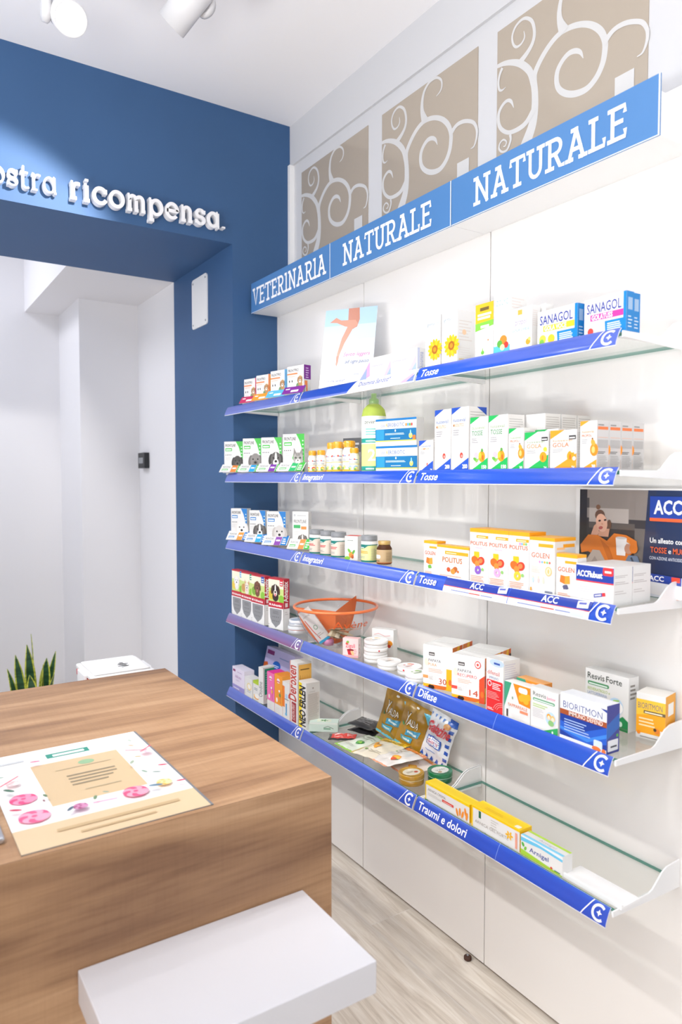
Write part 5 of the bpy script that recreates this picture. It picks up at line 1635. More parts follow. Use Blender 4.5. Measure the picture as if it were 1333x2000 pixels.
gjr_side = lambda F: (F.rect(0, 0.94, 1, 1, '#f5a81c'), F.rect(0.4, 0.83, 0.95, 0.89, '#f2a524'), F.lines(0.1, 0.72, 0.5, 0.88, 2, '#f3c58a'), F.lines(0.08, 0.15, 0.9, 0.65, 12, '#ecd9cc', fill=0.35))
carton('lollipop_box', 'white orange-topped box with lollipop picture', 'medicine box', 2, -0.25, 1.268, 0.080, 0.144, 0.078, 0, front=gjr_front, side=gjr_side, topc='#f3b03a')
carton('lozenge_box', 'small white orange-topped honeycomb box behind the blue and white boxes', 'medicine box', 2, -0.245, 1.186, 0.062, 0.108, 0.034, 0, front=golen_front('#5a5a78'), side=pol_side, topc='#f3b64a')
def acc_front(F):
    F.rect(0, 0.58, 1, 0.97, '#1f3f9f'); F.rect(0, 0.545, 1, 0.58, '#e63b3e'); F.rrect(0.72, 0.76, 0.99, 0.97, '#e8353a', 0.05); F.lines(0.77, 0.83, 0.94, 0.90, 1, '#fbdcdc', fill=0.8, rag=0)
    F.text('ACCFlubust', 0.03, 0.68, 0.15, '#ffffff', w=0.68, fit=True, bold=0.03)
    F.lines(0.03, 0.28, 0.55, 0.46, 3, '#c9c9cc', fill=0.3)
    F.poly([(0.50, 0.16), (0.80, 0.24), (0.79, 0.33), (0.49, 0.25)], '#33429a'); F.poly([(0.72, 0.22), (0.80, 0.24), (0.79, 0.33), (0.71, 0.31)], '#e63b3e'); F.poly([(0.52, 0.19), (0.69, 0.235), (0.685, 0.28), (0.515, 0.23)], '#c9cbe4')
acc_side = lambda F: (F.lines(0.06, 0.72, 0.75, 0.80, 2, '#b9b4b2', fill=0.4), F.lines(0.06, 0.55, 0.8, 0.64, 2, '#b9b4b2', fill=0.4), F.lines(0.06, 0.30, 0.7, 0.42, 2, '#c5c1bf', fill=0.35))
o = carton('cold_remedy_box', 'front white box with wide blue band and red tab on the middle shelf', 'medicine box', 2, -0.25, 1.1225, 0.104, 0.090, 0.068, 0, 'blue-banded boxes on the middle shelf', front=acc_front, side=acc_side)
behind(o, 0.0695, 'blue-banded white box standing behind its twin on the middle shelf', dz=0)

# advertising board at the back of the middle shelf
m = MB('printed_gloss')
BWd, BH = 0.365, 0.266
m.box(-BWd / 2, BWd / 2, -0.002, 0.002, 0, BH, '#eceae8')
F = Face(m, (-BWd / 2, -0.002, 0), (1, 0, 0), (0, 0, 1), BWd, BH)
F.rect(0.035, 0.0, 1, 0.985, '#3a3432')
F.rect(0.10, 0.70, 0.60, 0.985, '#8d827a'); F.rect(0.035, 0.30, 0.10, 0.985, '#2b2523'); F.rect(0.12, 0.66, 0.45, 0.80, '#b5aaa2'); F.rect(0.10, 0.80, 0.12, 0.9, '#4a423d')
F.rect(0.12, 0.60, 0.50, 0.66, '#5e5650'); F.rect(0.50, 0.2, 0.62, 0.62, '#6d6661'); F.rect(0.46, 0.72, 0.50, 0.88, '#8b8078')
F.rect(0.60, 0.0, 1.0, 0.985, '#1c2c52'); F.poly([(0.55, 0.0), (0.60, 0.985), (0.66, 0.985), (0.66, 0)], '#252e4c')
F.rect(0.035, 0.0, 0.60, 0.24, '#4a403a')
# the woman leaning on her hand, wrapped in a blanket
F.poly([(0.125, 0.48), (0.165, 0.62), (0.20, 0.66), (0.21, 0.56), (0.17, 0.46)], '#dba58a')
F.ell(0.215, 0.73, 0.055, '#6a4a35', 1.05); F.ell(0.20, 0.81, 0.025, '#7a563c'); F.ell(0.295, 0.64, 0.05, '#6a4a35', 0.5)
F.poly([(0.20, 0.52), (0.29, 0.52), (0.30, 0.60), (0.22, 0.60)], '#d39c80')
F.ell(0.232, 0.655, 0.092, '#e3b096', 0.72, 14)
F.ell(0.225, 0.605, 0.016, '#b85a52', 1.6, 14); F.ell(0.215, 0.675, 0.010, '#3d2a22', 1.5, 14); F.ell(0.262, 0.685, 0.010, '#3d2a22', 1.5, 14); F.ell(0.238, 0.645, 0.012, '#d59a80')
F.poly([(0.05, 0.42), (0.12, 0.53), (0.20, 0.53), (0.28, 0.48), (0.34, 0.56), (0.44, 0.55), (0.52, 0.50), (0.53, 0.42), (0.47, 0.36), (0.44, 0.20), (0.30, 0.14), (0.22, 0.30), (0.12, 0.36), (0.06, 0.34)], '#de7a22')
F.poly([(0.22, 0.50), (0.30, 0.42), (0.36, 0.24), (0.30, 0.28)], '#c96a18'); F.poly([(0.34, 0.56), (0.44, 0.50), (0.50, 0.40), (0.46, 0.50)], '#e88f38')
F.poly([(0.08, 0.0), (0.10, 0.26), (0.16, 0.38), (0.22, 0.38), (0.28, 0.26), (0.32, 0.0)], '#b9aba1'); F.poly([(0.13, 0.0), (0.14, 0.24), (0.18, 0.32), (0.22, 0.24), (0.23, 0.0)], '#a0928a'); F.ell(0.34, 0.06, 0.1, '#d0c6be', 1.0)
F.poly([(0.40, 0.0), (0.41, 0.24), (0.46, 0.36), (0.53, 0.36), (0.58, 0.2), (0.58, 0.0)], '#6d7f98'); F.stroke([(0.48, 0.34), (0.54, 0.2), (0.55, 0.0)], 0.02, '#3b4658'); F.rect(0.46, 0.0, 0.56, 0.12, '#9fb4d4')
F.poly([(0.355, 0.52), (0.445, 0.52), (0.435, 0.35), (0.365, 0.35)], '#ece8e6'); F.ell(0.40, 0.52, 0.012, '#cfc8c4', 5); F.stroke([(0.44, 0.48), (0.47, 0.46), (0.46, 0.40), (0.436, 0.39)], 0.016, '#e2dedb'); F.ell(0.46, 0.42, 0.05, '#c58e72', 0.9); F.ell(0.50, 0.43, 0.05, '#de7a22', 0.9)
F.rect(0.62, 0.73, 1, 0.93, '#1b3d9c'); F.rect(0.62, 0.70, 1, 0.73, '#e8622a'); F.text('ACC', 0.65, 0.77, 0.12, '#ffffff', w=0.20, fit=True, bold=0.025)
F.text('Un alleato contro', 0.625, 0.50, 0.045, '#ffffff', w=0.30, fit=True, bold=0.015); F.text('TOSSE', 0.63, 0.41, 0.05, '#e8622a', w=0.12, fit=True, bold=0.015); F.text('e', 0.762, 0.41, 0.045, '#ffffff', w=0.02); F.text('MUCO,', 0.795, 0.41, 0.05, '#e8622a', w=0.12, fit=True, bold=0.015)
F.text('CON AZIONE ANTIOSSIDANTE.', 0.625, 0.345, 0.028, '#dfe4f2', w=0.30, fit=True)
F.poly([(0.72, 0.0), (1, 0.0), (1, 0.30), (0.96, 0.24), (0.92, 0.06)], '#ec6a28'); F.poly([(0.60, 0), (0.76, 0), (0.72, 0.08), (0.60, 0.14)], '#dfe6f2')
F.poly([(0.615, 0.03), (0.86, 0.0), (0.86, 0.20), (0.61, 0.215)], '#f1f3f7'); F.poly([(0.61, 0.14), (0.86, 0.125), (0.86, 0.20), (0.61, 0.215)], '#1b3d9c'); F.text('ACC', 0.625, 0.15, 0.045, '#ffffff', w=0.11, fit=True, bold=0.02); F.rect(0.79, 0.155, 0.85, 0.20, '#e8462c'); F.poly([(0.86, 0.0), (0.92, 0.03), (0.92, 0.20), (0.86, 0.20)], '#cfd4e0')
o = m.build('advertising_board', loc=(-0.034, 1.298 - BWd / 2, GZ[2] + 0.0003), rz=R(-90))
tag(o, 'wide advertising board of a woman in orange jumper holding a mug', 'poster')

# ------------------------------------------------------------------ fourth shelf
def adv_front(bg, tagc, animal):
    def fn(F):
        F.rect(0, 0.52, 1, 1, '#cfe08a'); F.rect(0, 0.80, 1, 1, '#f2f1d8'); F.ell(0.2, 0.66, 0.09, bg, 1.0); F.ell(0.85, 0.60, 0.08, '#8cc63f', 1.0); F.rect(0, 0.97, 1, 1, '#c01f35')
        animal(F)
        F.rrect(0.76, 0.86, 0.97, 0.99, tagc, 0.02); F.lines(0.79, 0.88, 0.94, 0.97, 2, '#e8eef6', fill=0.5, rag=0)
        F.rect(0, 0.42, 1, 0.54, '#c01f35'); F.text('Advantix', 0.22, 0.452, 0.045, '#ffffff', w=0.68, fit=True, bold=0.02); F.rect(0.06, 0.455, 0.19, 0.495, '#f6dfe2')
        F.rect(0, 0, 1, 0.42, '#efeeec')
        F.poly([(0.10, 0.40), (0.90, 0.40), (0.88, 0.22), (0.78, 0.12), (0.5, 0.03), (0.22, 0.12), (0.12, 0.22)], '#8f9093')
        F.lines(0.3, 0.30, 0.7, 0.37, 3, '#6c6d70', fill=0.4, rag=0.1)
        for r_ in (0.24, 0.16):
            for k in range(4): F.ell(0.32 + 0.12 * k, r_, 0.012, '#65666a')
        F.lines(0.02, 0.02, 0.1, 0.12, 2, '#c9c8c6')
    return fn
def adv_side(F):
    F.rect(0, 0.42, 1, 1, '#c01f35'); F.text('Advantix', 0.72, 0.55, 0.11, '#ffffff', w=0.40, rot=90, fit=True, bold=0.02); F.rect(0.25, 0.45, 0.7, 0.53, '#f3dfe1'); F.rect(0, 0, 1, 0.42, '#efeeec'); F.lines(0.2, 0.3, 0.8, 0.38, 2, '#d5d3d0')
wdog = lambda F: dog(F, 0.46, 0.76, 0.11, '#f2f0ec', '#e6e2dc', '#fbfaf8')
chi = lambda F: dog(F, 0.50, 0.70, 0.10, '#efe4d6', '#d9a07e', '#f8f3ec', point=True, tongue='#e28a92')
lab = lambda F: dog(F, 0.46, 0.76, 0.12, '#7c4f38', '#633c2a', '#8d5d44', tongue='#d98a92')
tri = lambda F: dog(F, 0.46, 0.76, 0.125, '#3a2c26', '#5a3a2a', '#f0e6dc', blaze='#f4efe8', tongue='#e0586a')
for X, Y, w, th, a, lb in ((-0.250, 3.092, 0.102, 4, adv_front('#e6c94a', '#2a9ad0', wdog), 'white fluffy dog, leftmost of four'),
                           (-0.250, 2.989, 0.104, 4, adv_front('#c99a5a', '#1f8a5a', chi), 'pointy-eared pale dog, second of four'),
                           (-0.250, 2.884, 0.114, 4, adv_front('#7fae3f', '#2456b4', lab), 'brown dog, third of four')):
    carton('flea_pipette_box', 'red and white box with %s on the fourth shelf' % lb, 'medicine box', 3, X, Y, w, 0.213, 0.030, th, 'red and white dog boxes on the fourth shelf', front=a, side=adv_side, topc='#c9364a')
carton('flea_pipette_box', 'red and white box with tricolour dog set apart at the right', 'medicine box', 3, -0.245, 2.727, 0.098, 0.216, 0.032, 12, 'red and white dog boxes on the fourth shelf', front=adv_front('#d9c23a', '#d8323e', tri), side=adv_side, topc='#c9364a')

def tin(X, Y, r, h, lv, label, lidc, basec, name='pastille_tin', dz=0.0, top=None, band=None, group=None, dots=None):
    t = thing(name, label, 'tin', (X, Y, GZ[lv] + dz + 0.0002), 0, group)
    m = MB('printed_gloss')
    m.lathe([(r * 0.95, 0), (r * 0.97, 0.0015), (r * 0.97, h * 0.60)], 40, basec, capt=True)
    m.build('base', t)
    m = MB('printed_gloss')
    m.lathe([(r * 0.985, h * 0.50), (r, h * 0.52), (r, h * 0.94), (r * 0.97, h), (r * 0.93, h * 0.992), (r * 0.91, h * 0.965), (0.0001, h * 0.965)], 40, lidc, capt=False, capb=False)
    if band: m.lathe([(r * 1.002, h * 0.52), (r * 1.002, h * 0.57)], 40, band, capt=False, capb=False)
    F = Face(m, (-r, -r, h * 0.966), (1, 0, 0), (0, 1, 0), 2 * r, 2 * r)
    if top: top(F)
    if dots:
        D = label_face(m, r, h * 0.54, h * 0.92, 120, 330)
        D.ell(dots[0], 0.5, 0.32, dots[1], 1.0)
    m.build('lid', t)
    return t
def tin_top(c1, c2, txt='#7d8080'):
    def fn(F):
        F.ell(0.5, 0.5, 0.44, '#f4f2f0'); F.ell(0.68, 0.72, 0.09, c1, 1.2); F.ell(0.75, 0.62, 0.07, c2, 1.0)
        F.lines(0.3, 0.42, 0.72, 0.56, 2, txt, fill=0.5); F.ell(0.4, 0.7, 0.05, c2)
    return fn
def blue_top(F):
    F.ell(0.5, 0.5, 0.44, '#c9dcee'); F.ell(0.5, 0.5, 0.36, '#f0f3f6'); F.ell(0.45, 0.52, 0.26, '#a9c6e4', 1.3); F.lines(0.3, 0.4, 0.7, 0.5, 1, '#7d95b4')
tin(-0.190, 2.572, 0.042, 0.030, 3, 'lower white and blue round tin beside the glass bowl', '#e9edf2', '#c9ccd0', band='#d8705a', top=blue_top, group='white and blue tins beside the bowl')
tin(-0.188, 2.568, 0.041, 0.026, 3, 'upper white and blue round tin beside the glass bowl', '#eef1f5', '#c9ccd0', dz=0.0296, band='#7fa7d4', top=blue_top, group='white and blue tins beside the bowl')

# bowl with orange rim and divider
bX, bY, bR, bH = -0.178, 2.300, 0.160, 0.150
t = thing('divided_display_bowl', 'clear bowl with orange rim and orange divider reading Avene', 'bowl', (bX, bY, GZ[3] + 0.0003), 0)
prof = [(0.062, 0.0), (0.066, 0.002), (0.085, 0.018), (0.110, 0.045), (0.132, 0.078), (0.148, 0.112), (0.158, 0.146)]
m = MB('clear_plastic'); m.lathe([(0.0001, 0.001)] + prof, 56, capb=False, capt=False); m.build('bowl_shell', t)
m = MB('orange_plastic')
m.tube([(0.1585 * math.cos(2 * PI * i / 64), 0.1585 * math.sin(2 * PI * i / 64), bH - 0.001) for i in range(64)], 0.0055, 10, closed=True)
m.build('rim', t)
def bowl_r(z):
    for (r0, z0), (r1, z1) in zip(prof, prof[1:]):
        if z <= z1: return r0 + (r1 - r0) * (z - z0) / (z1 - z0)
    return prof[-1][0]
def fin(a, top_in, top_out, name, mat='orange_sheet'):
    m = MB(mat)
    ca, sa = math.cos(R(a)), math.sin(R(a))
    n = 10
    for e in (-0.0009, 0.0009):
        ring = []
        for i in range(n + 1):
            z = 0.004 + (bH - 0.012) * i / n
            ring.append((bowl_r(z) - 0.003, z))
        pts = [(0, 0.004)] + ring + [((bowl_r(bH - 0.01) - 0.003), top_out), (0, top_in)]
        P = [(r_ * ca - e * sa, r_ * sa + e * ca, z) for r_, z in pts]
        m.face(P if e < 0 else P[::-1])
    m.build(name, t)
fin(140, 0.128, 0.141, 'divider')
fin(25, 0.128, 0.168, 'divider')
fin(252, 0.128, 0.120, 'divider', 'clear_plastic')
m = MB('printed_card')
def bmap(x, y, lift):
    z = 0.082 + 0.045 * y
    a = R(230 + 66 * x)
    r_ = bowl_r(z) + 0.0008 + lift
    return Vector((r_ * math.cos(a), r_ * math.sin(a), z))
F = Face(m, (0, 0, 0), (1, 0, 0), (0, 0, 1), 0.165, 0.045, fmap=bmap, grid=(12, 3))
F.text('Avène', 0.05, 0.15, 0.62, '#ee6a2e', w=0.9, fit=True)
F.lines(0.2, 0.0, 0.8, 0.08, 1, '#f0a07c', rag=0)
m.build('lettering', t)
# things inside the bowl
def ib_front(F):
    F.text('AVENE', 0.1, 0.80, 0.05, '#9a8f88', w=0.6, fit=True); F.ell(0.5, 0.45, 0.07, '#8aa58c', 0.8); F.ell(0.5, 0.45, 0.045, '#d8d3cf', 0.8); F.stroke([(0.1, 0.75), (0.16, 0.4), (0.3, 0.12)], 0.02, '#d8503c'); F.lines(0.2, 0.2, 0.8, 0.3, 2, '#b5aca6'); F.rect(0, 0, 1, 0.07, '#2f9bc4')
mm = carton_mesh(0.048, 0.142, 0.022, front=ib_front, base='#d9d4d0')
o = mm.build('cream_sample_box')
_al = R(36)
_r, _u, _c = Vector((0.84, -0.54, 0)), Vector((0, 0, 1)), Vector((0.54, 0.84, 0))
_x, _z = _r * math.cos(_al) + _u * math.sin(_al), _u * math.cos(_al) - _r * math.sin(_al)
o.matrix_basis = Matrix(((_x.x, _c.x, _z.x, bX - 0.052), (_x.y, _c.y, _z.y, bY - 0.010), (_x.z, _c.z, _z.z, GZ[3] + 0.026), (0, 0, 0, 1)))
tag(o, 'grey-beige sample box leaning inside the left half of the bowl', 'medicine box')
m = MB('pill_pink'); m.lathe([(0.006, 0), (0.019, 0.003), (0.021, 0.016), (0.018, 0.026), (0.0001, 0.028)], 24, capt=False)
o = m.build('pink_pot', loc=(bX - 0.040, bY - 0.012, GZ[3] + 0.004)); tag(o, 'small pink pot lying at the bottom of the bowl', 'pot')
def sachet(w, h, tk, name, label, M_, cols, group=None):
    m = MB('printed_foil')
    n, k = 8, 8
    def z(u, v, s): return s * tk * (max(0, math.sin(PI * u)) ** 0.6) * (max(0, math.sin(PI * v)) ** 0.6) + 0.001 * math.sin(7 * u + 5 * v)
    for s in (1, -1):
        G = [[m.pt(((u / n - 0.5) * w, (v / k - 0.5) * h, z(u / n, v / k, s))) for u in range(n + 1)] for v in range(k + 1)]
        for v in range(k):
            for u in range(n):
                q = (G[v][u], G[v][u + 1], G[v + 1][u + 1], G[v + 1][u])
                m.fi(q if s > 0 else q[::-1], cols[(v * 3 // k) % len(cols)], None, True)
    o = m.build(name); o.matrix_basis = M_
    return tag(o, label, 'sachet', group)
for k, (dx, dy, dz, rz, rx, ry) in enumerate(((-0.035, -0.052, 0.046, 20, 12, 10), (-0.010, -0.075, 0.058, -30, -8, 14), (-0.048, -0.070, 0.062, 50, 16, -8), (-0.020, -0.045, 0.070, 5, -14, 6), (0.012, -0.055, 0.066, 70, 6, 18))):
    sachet(0.072, 0.040, 0.005, 'sample_sachet', 'beige foil sachet in the heap at the right of the bowl', Matrix.Translation((bX + dx, bY + dy, GZ[3] + dz)) @ Matrix.Rotation(R(rz), 4, 'Z') @ Matrix.Rotation(R(rx), 4, 'X') @ Matrix.Rotation(R(ry), 4, 'Y'),
           (('#cdbfa4', '#b59f7e', '#d8ccb4'), ('#c4b394', '#e0d6c0', '#b8a480'), ('#d6c9ae', '#a8936f', '#cfc2a6'))[k % 3], 'beige sachets heaped in the bowl')

def pink_front(F):
    F.rect(0, 0, 1, 1, '#f7d5d3'); F.rect(0, 0.0, 1, 0.12, '#efb0b4'); F.text('Ziguli', 0.18, 0.52, 0.20, '#e8707e', w=0.62, fit=True, bold=0.02); F.ell(0.32, 0.80, 0.07, '#7fb648', 1.2, 30); F.ell(0.26, 0.72, 0.06, '#e2574e')
    F.poly([(0.28, 0.42), (0.70, 0.42), (0.62, 0.14), (0.36, 0.14)], '#c92b3a'); F.ell(0.62, 0.26, 0.16, '#f3c08a', 0.5, 25); F.ell(0.5, 0.40, 0.05, '#8f1f2c', 4); F.lines(0.74, 0.2, 0.95, 0.5, 3, '#e9a3a8')
carton('candy_box', 'small pink candy box with drink picture in front of the bowl', 'candy box', 3, -0.258, 2.128, 0.058, 0.068, 0.03, 38, front=pink_front, side=lambda F: (F.rect(0, 0, 1, 1, '#f9ecea'), F.lines(0.3, 0.2, 0.6, 0.8, 3, '#e9a3a8')), topc='#f6c9c9')
def vit_front(F):
    F.text('ZIGULI', 0.10, 0.48, 0.15, '#4a4445', w=0.42, fit=True, bold=0.01); F.text('VIT', 0.53, 0.48, 0.15, '#d8323e', w=0.18, fit=True, bold=0.01); F.stroke([(0.1, 0.78), (0.3, 0.84), (0.6, 0.76), (0.85, 0.8)], 0.02, '#d89a9a'); F.lines(0.1, 0.34, 0.6, 0.42, 1, '#c9c4c2'); F.ell(0.82, 0.52, 0.10, '#ef9a2c', 1.2); F.ell(0.80, 0.42, 0.06, '#c8452e', 1.2); F.rect(0, 0.0, 1, 0.1, '#e9e4e2')
carton('candy_box', 'small white candy box standing behind the stacked round tins', 'candy box', 3, -0.160, 2.085, 0.086, 0.100, 0.03, 26, front=vit_front)
for k in range(3):
    tin(-0.193 + 0.001 * k, 2.018, 0.042, 0.0255, 3, 'white round tin, %s of the stack of three' % ('bottom', 'middle', 'top')[k], '#f2f0ee', '#e2e0de', dz=0.0252 * k, band='#b9aa9e', top=tin_top('#f0b45a', '#efd9a2'), group='stack of three white tins', dots=(0.62, '#d8323e') if k == 1 else None)
tin(-0.210, 1.916, 0.041, 0.026, 3, 'white round tin alone between the stack and the red-logo tin', '#f3f1ef', '#e2e0de', top=tin_top('#e8e2dc', '#efe9e2', '#8a8784'))
tin(-0.195, 1.825, 0.041, 0.026, 3, 'white round tin with red logo beside the papaya boxes', '#f3f1ef', '#e2e0de', top=tin_top('#ef8a5a', '#d8323e', '#c9534a'), dots=(0.40, '#d8323e'))
tin(-0.222, 1.752, 0.040, 0.024, 3, 'white round tin with green lid picture behind the price rail', '#f3f1ef', '#e2e0de', top=tin_top('#8cc24a', '#6aa83a', '#5f9a3a'))

def papaya_pat(F, x0, y0, x1, y1):
    F.rect(x0, y0, x1, y1, '#f2b91f')
    w, h = x1 - x0, y1 - y0
    F.poly([(x0, y0), (x0 + 0.7 * w, y0), (x0 + w, y0 + 0.35 * h), (x0 + w, y0 + 0.6 * h), (x0 + 0.3 * w, y0 + 0.3 * h)], '#e8732a')
    F.poly([(x0, y0 + 0.45 * h), (x0 + 0.5 * w, y0 + h), (x0, y0 + h)], '#e5812c'); F.poly([(x0 + 0.6 * w, y0 + 0.7 * h), (x0 + w, y0 + 0.75 * h), (x0 + w, y0 + h), (x0 + 0.75 * w, y0 + h)], '#d9601f')
    for a, b in ((0.25, 0.12), (0.32, 0.10), (0.2, 0.75), (0.85, 0.5), (0.88, 0.85)):
        F.ell(x0 + a * w, y0 + b * h, 0.045, '#33201a', 1.2)
def pap_front(txt, c, num):
    def fn(F):
        papaya_pat(F, 0, 0, 1, 0.25)
        F.rrect(0.0, 0.09, 0.98, 1.0, '#f5f4f2', 0.03)
        F.rect(0.80, 0.0, 1.0, 0.5, '#f2b91f') if num == '30' else F.poly([(0.84, 0.0), (1, 0), (1, 0.62), (0.84, 0.52)], '#e2502c')
        F.ell(0.93, 0.2, 0.07, '#e8732a', 0.6)
        F.rrect(0.20, 0.76, 0.40, 0.84, '#4f4b4a', 0.01); F.lines(0.22, 0.78, 0.38, 0.82, 1, '#c9c7c6', fill=0.7, rag=0)
        F.text('PAPAYA', 0.19, 0.62, 0.065, '#6a6a70', w=0.42, fit=True); F.text(txt, 0.19, 0.52, 0.065, c, w=0.28 if num == '30' else 0.58, fit=True)
        F.ell(0.12, 0.6, 0.09, '#f6dccb', 0.6); F.lines(0.19, 0.38, 0.68, 0.48, 3, '#efb09a', fill=0.4); F.lines(0.19, 0.22, 0.6, 0.36, 4, '#d9d7d5', fill=0.3)
        F.rect(0.0, 0.22, 0.18, 0.29, c); F.lines(0.21, 0.2, 0.36, 0.29, 3, '#cfccca')
        F.text(num, 0.55, 0.13, 0.13, '#c7502c', w=0.26, fit=True)
        if num == '14': F.ell(0.80, 0.84, 0.085, '#dc4a44', 0.9); F.ell(0.80, 0.84, 0.065, '#f6e6e4', 0.9); F.ell(0.80, 0.84, 0.03, '#dc4a44', 0.9)
    return fn
pap_side = lambda F: papaya_pat(F, 0, 0, 1, 1)
o1 = carton('supplement_box', 'white box numbered 30 with orange fruit edge', 'medicine box', 3, -0.250, 1.688, 0.100, 0.131, 0.062, 20, front=pap_front('PURA', '#f0a060', '30'), side=pap_side)
o2 = carton('supplement_box', 'white box numbered 14 with red fruit edge', 'medicine box', 3, -0.252, 1.556, 0.106, 0.130, 0.052, 18, front=pap_front('RECUPERO', '#e0504a', '14'), side=lambda F: (papaya_pat(F, 0, 0, 1, 1), F.rect(0, 0.35, 1, 0.62, '#d9341f')))
behind(o1, 0.066, 'white fruit-sided box behind the one numbered 30')
behind(o2, 0.056, 'white fruit-sided box directly behind the one numbered 14', dz=0)
behind(o2, 0.111, 'white fruit-sided box two rows behind the one numbered 14', dz=0)
def dif_front(F):
    F.ell(0.62, 0.93, 0.07, '#bcd0ea', 2.6); F.lines(0.45, 0.90, 0.8, 0.945, 1, '#3a5aa8', fill=0.8, rag=0); F.text('difensil', 0.08, 0.70, 0.075, '#d0635c', w=0.7, fit=True); F.text('IMMUNO', 0.18, 0.62, 0.045, '#8a9ab8', w=0.55, fit=True)
    F.rrect(0.04, 0.0, 0.98, 0.60, '#dc2f33', 0.03); F.ell(0.22, 0.53, 0.055, '#f6dcdc', 0.9); F.ell(0.22, 0.53, 0.035, '#dc2f33', 0.9); F.lines(0.38, 0.44, 0.92, 0.57, 4, '#f7dada', fill=0.5); F.lines(0.1, 0.26, 0.82, 0.40, 5, '#f0a8a6', fill=0.35)
    for r_ in (0.10, 0.13, 0.16): F.stroke([(0.98 - r_ * 3.2 * math.cos(R(a)), 0.06 + r_ * math.sin(R(a))) for a in range(10, 91, 10)], 0.008, '#f2b0ae')
    F.lines(0.1, 0.05, 0.5, 0.1, 2, '#f7dada')
carton('supplement_box', 'tall narrow white and red box beside the papaya boxes', 'medicine box', 3, -0.250, 1.4185, 0.064, 0.148, 0.062, 0, front=dif_front, side=lambda F: F.lines(0.08, 0.3, 0.92, 0.95, 16, '#cdc9d4', fill=0.4))
def papp_front(F):
    F.poly([(0, 1), (0.28, 1), (0, 0.30)], '#3f9a78'); F.poly([(0.34, 1), (1, 1), (1, 0.46), (0.58, 0.50)], '#ee8a1c')
    for x, y in ((0.66, 0.66), (0.84, 0.62), (0.75, 0.78), (0.92, 0.74)): F.ell(x, y, 0.09, '#f5b030', 1.1)
    F.rrect(0.56, 0.80, 0.90, 0.95, '#f8f2ea', 0.06); F.text('PAPPAREALE', 0.16, 0.36, 0.08, '#e07f4a', w=0.74, fit=True); F.rect(0.62, 0.26, 0.92, 0.33, '#ef8f6a'); F.ell(0.33, 0.60, 0.04, '#8aa58c', 0.6); F.rect(0.10, 0.06, 0.16, 0.26, '#4a403c'); F.ell(0.2, 0.38, 0.03, '#c9c9c4'); F.lines(0.3, 0.08, 0.8, 0.2, 3, '#e0dcd8', fill=0.35)
carton('supplement_box', 'white box with green triangle and orange honeycomb', 'medicine box', 3, -0.250, 1.350, 0.090, 0.098, 0.034, 0, front=papp_front, topc='#f5f3f0')
carton('supplement_box', 'green and orange box mostly hidden behind the honeycomb one', 'medicine box', 3, -0.213, 1.342, 0.090, 0.104, 0.036, 0, front=papp_front, base='#3f9a78', topc='#e9a45a', sidec='#e08a2a')
def rj_front(F):
    F.text('Resvis', 0.08, 0.80, 0.10, '#4d5a4e', w=0.48, fit=True); F.text('Junior', 0.58, 0.80, 0.07, '#d9588a', w=0.32, fit=True); F.rrect(0.08, 0.68, 0.88, 0.75, '#6aa87f', 0.03); F.lines(0.12, 0.695, 0.84, 0.735, 1, '#e6f2ea', fill=0.6, rag=0)
    F.lines(0.08, 0.54, 0.66, 0.64, 2, '#b9d48a', fill=0.45); F.lines(0.08, 0.30, 0.5, 0.52, 6, '#c9c7c9', fill=0.35); F.ell(0.74, 0.36, 0.16, '#bcd9ef', 0.95); F.ell(0.68, 0.40, 0.075, '#f0a43c', 0.9); F.ell(0.82, 0.38, 0.075, '#efc27a', 0.9); F.ell(0.68, 0.38, 0.05, '#f8dcc4', 0.9); F.ell(0.82, 0.36, 0.05, '#f8dcc4', 0.9); F.ell(0.76, 0.26, 0.07, '#8cc07a', 1.2)
    F.poly([(0.42, 0), (1, 0), (1, 0.2)], '#2fa45c'); F.ell(0.82, 0.05, 0.04, '#e6f4ea', 0.6)
carton('supplement_box', 'white box with green corner and two cartoon children faces', 'medicine box', 3, -0.250, 1.258, 0.088, 0.106, 0.034, 0, front=rj_front)
def bid_front(F):
    F.rect(0, 0, 1, 0.92, '#1e3f9a'); F.poly([(0, 0.40), (0.5, 0.30), (1, 0.55), (1, 0.2), (0.5, 0.05), (0, 0.2)], '#2a5fc8'); F.poly([(0, 0.28), (0.6, 0.2), (1, 0.42), (1, 0.34), (0.6, 0.12), (0, 0.22)], '#3f86e0')
    F.poly([(0, 0.66), (1, 0.60), (1, 0.86), (0.85, 0.93), (0, 0.93)], '#e8e9f0'); F.text('BIORITMON', 0.07, 0.70, 0.14, '#5d6a96', w=0.84, fit=True); F.rect(0.0, 0.55, 1, 0.66, '#a4512c'); F.text('IMMUNO DEFEND', 0.20, 0.565, 0.085, '#f6e6dc', w=0.72, fit=True, bold=0.015)
    F.lines(0.10, 0.22, 0.72, 0.50, 5, '#a9c2ee', fill=0.4); F.rect(0, 0, 1, 0.09, '#eef0f4'); F.rrect(0.74, 0.06, 0.92, 0.24, '#cfe0f2', 0.04); F.ell(0.80, 0.06, 0.05, '#ef7a3a', 2.2); F.ell(0.95, 0.05, 0.05, '#ef7a3a')
def bid_side(F):
    F.rect(0, 0, 1, 1, '#3a3f8e'); F.poly([(0, 0.3), (1, 0.5), (1, 0.8), (0, 0.6)], '#2a62b4'); F.rrect(0.08, 0.05, 0.9, 0.28, '#e6e6ea', 0.02); F.lines(0.3, 0.12, 0.8, 0.2, 1, '#4a4a52'); F.rect(0.75, 0.32, 0.9, 0.38, '#5aa84a')
carton('supplement_box', 'blue and white box with brown stripe at the right end', 'medicine box', 3, -0.250, 1.164, 0.134, 0.114, 0.046, 0, front=bid_front, side=bid_side, topc='#eceff4')
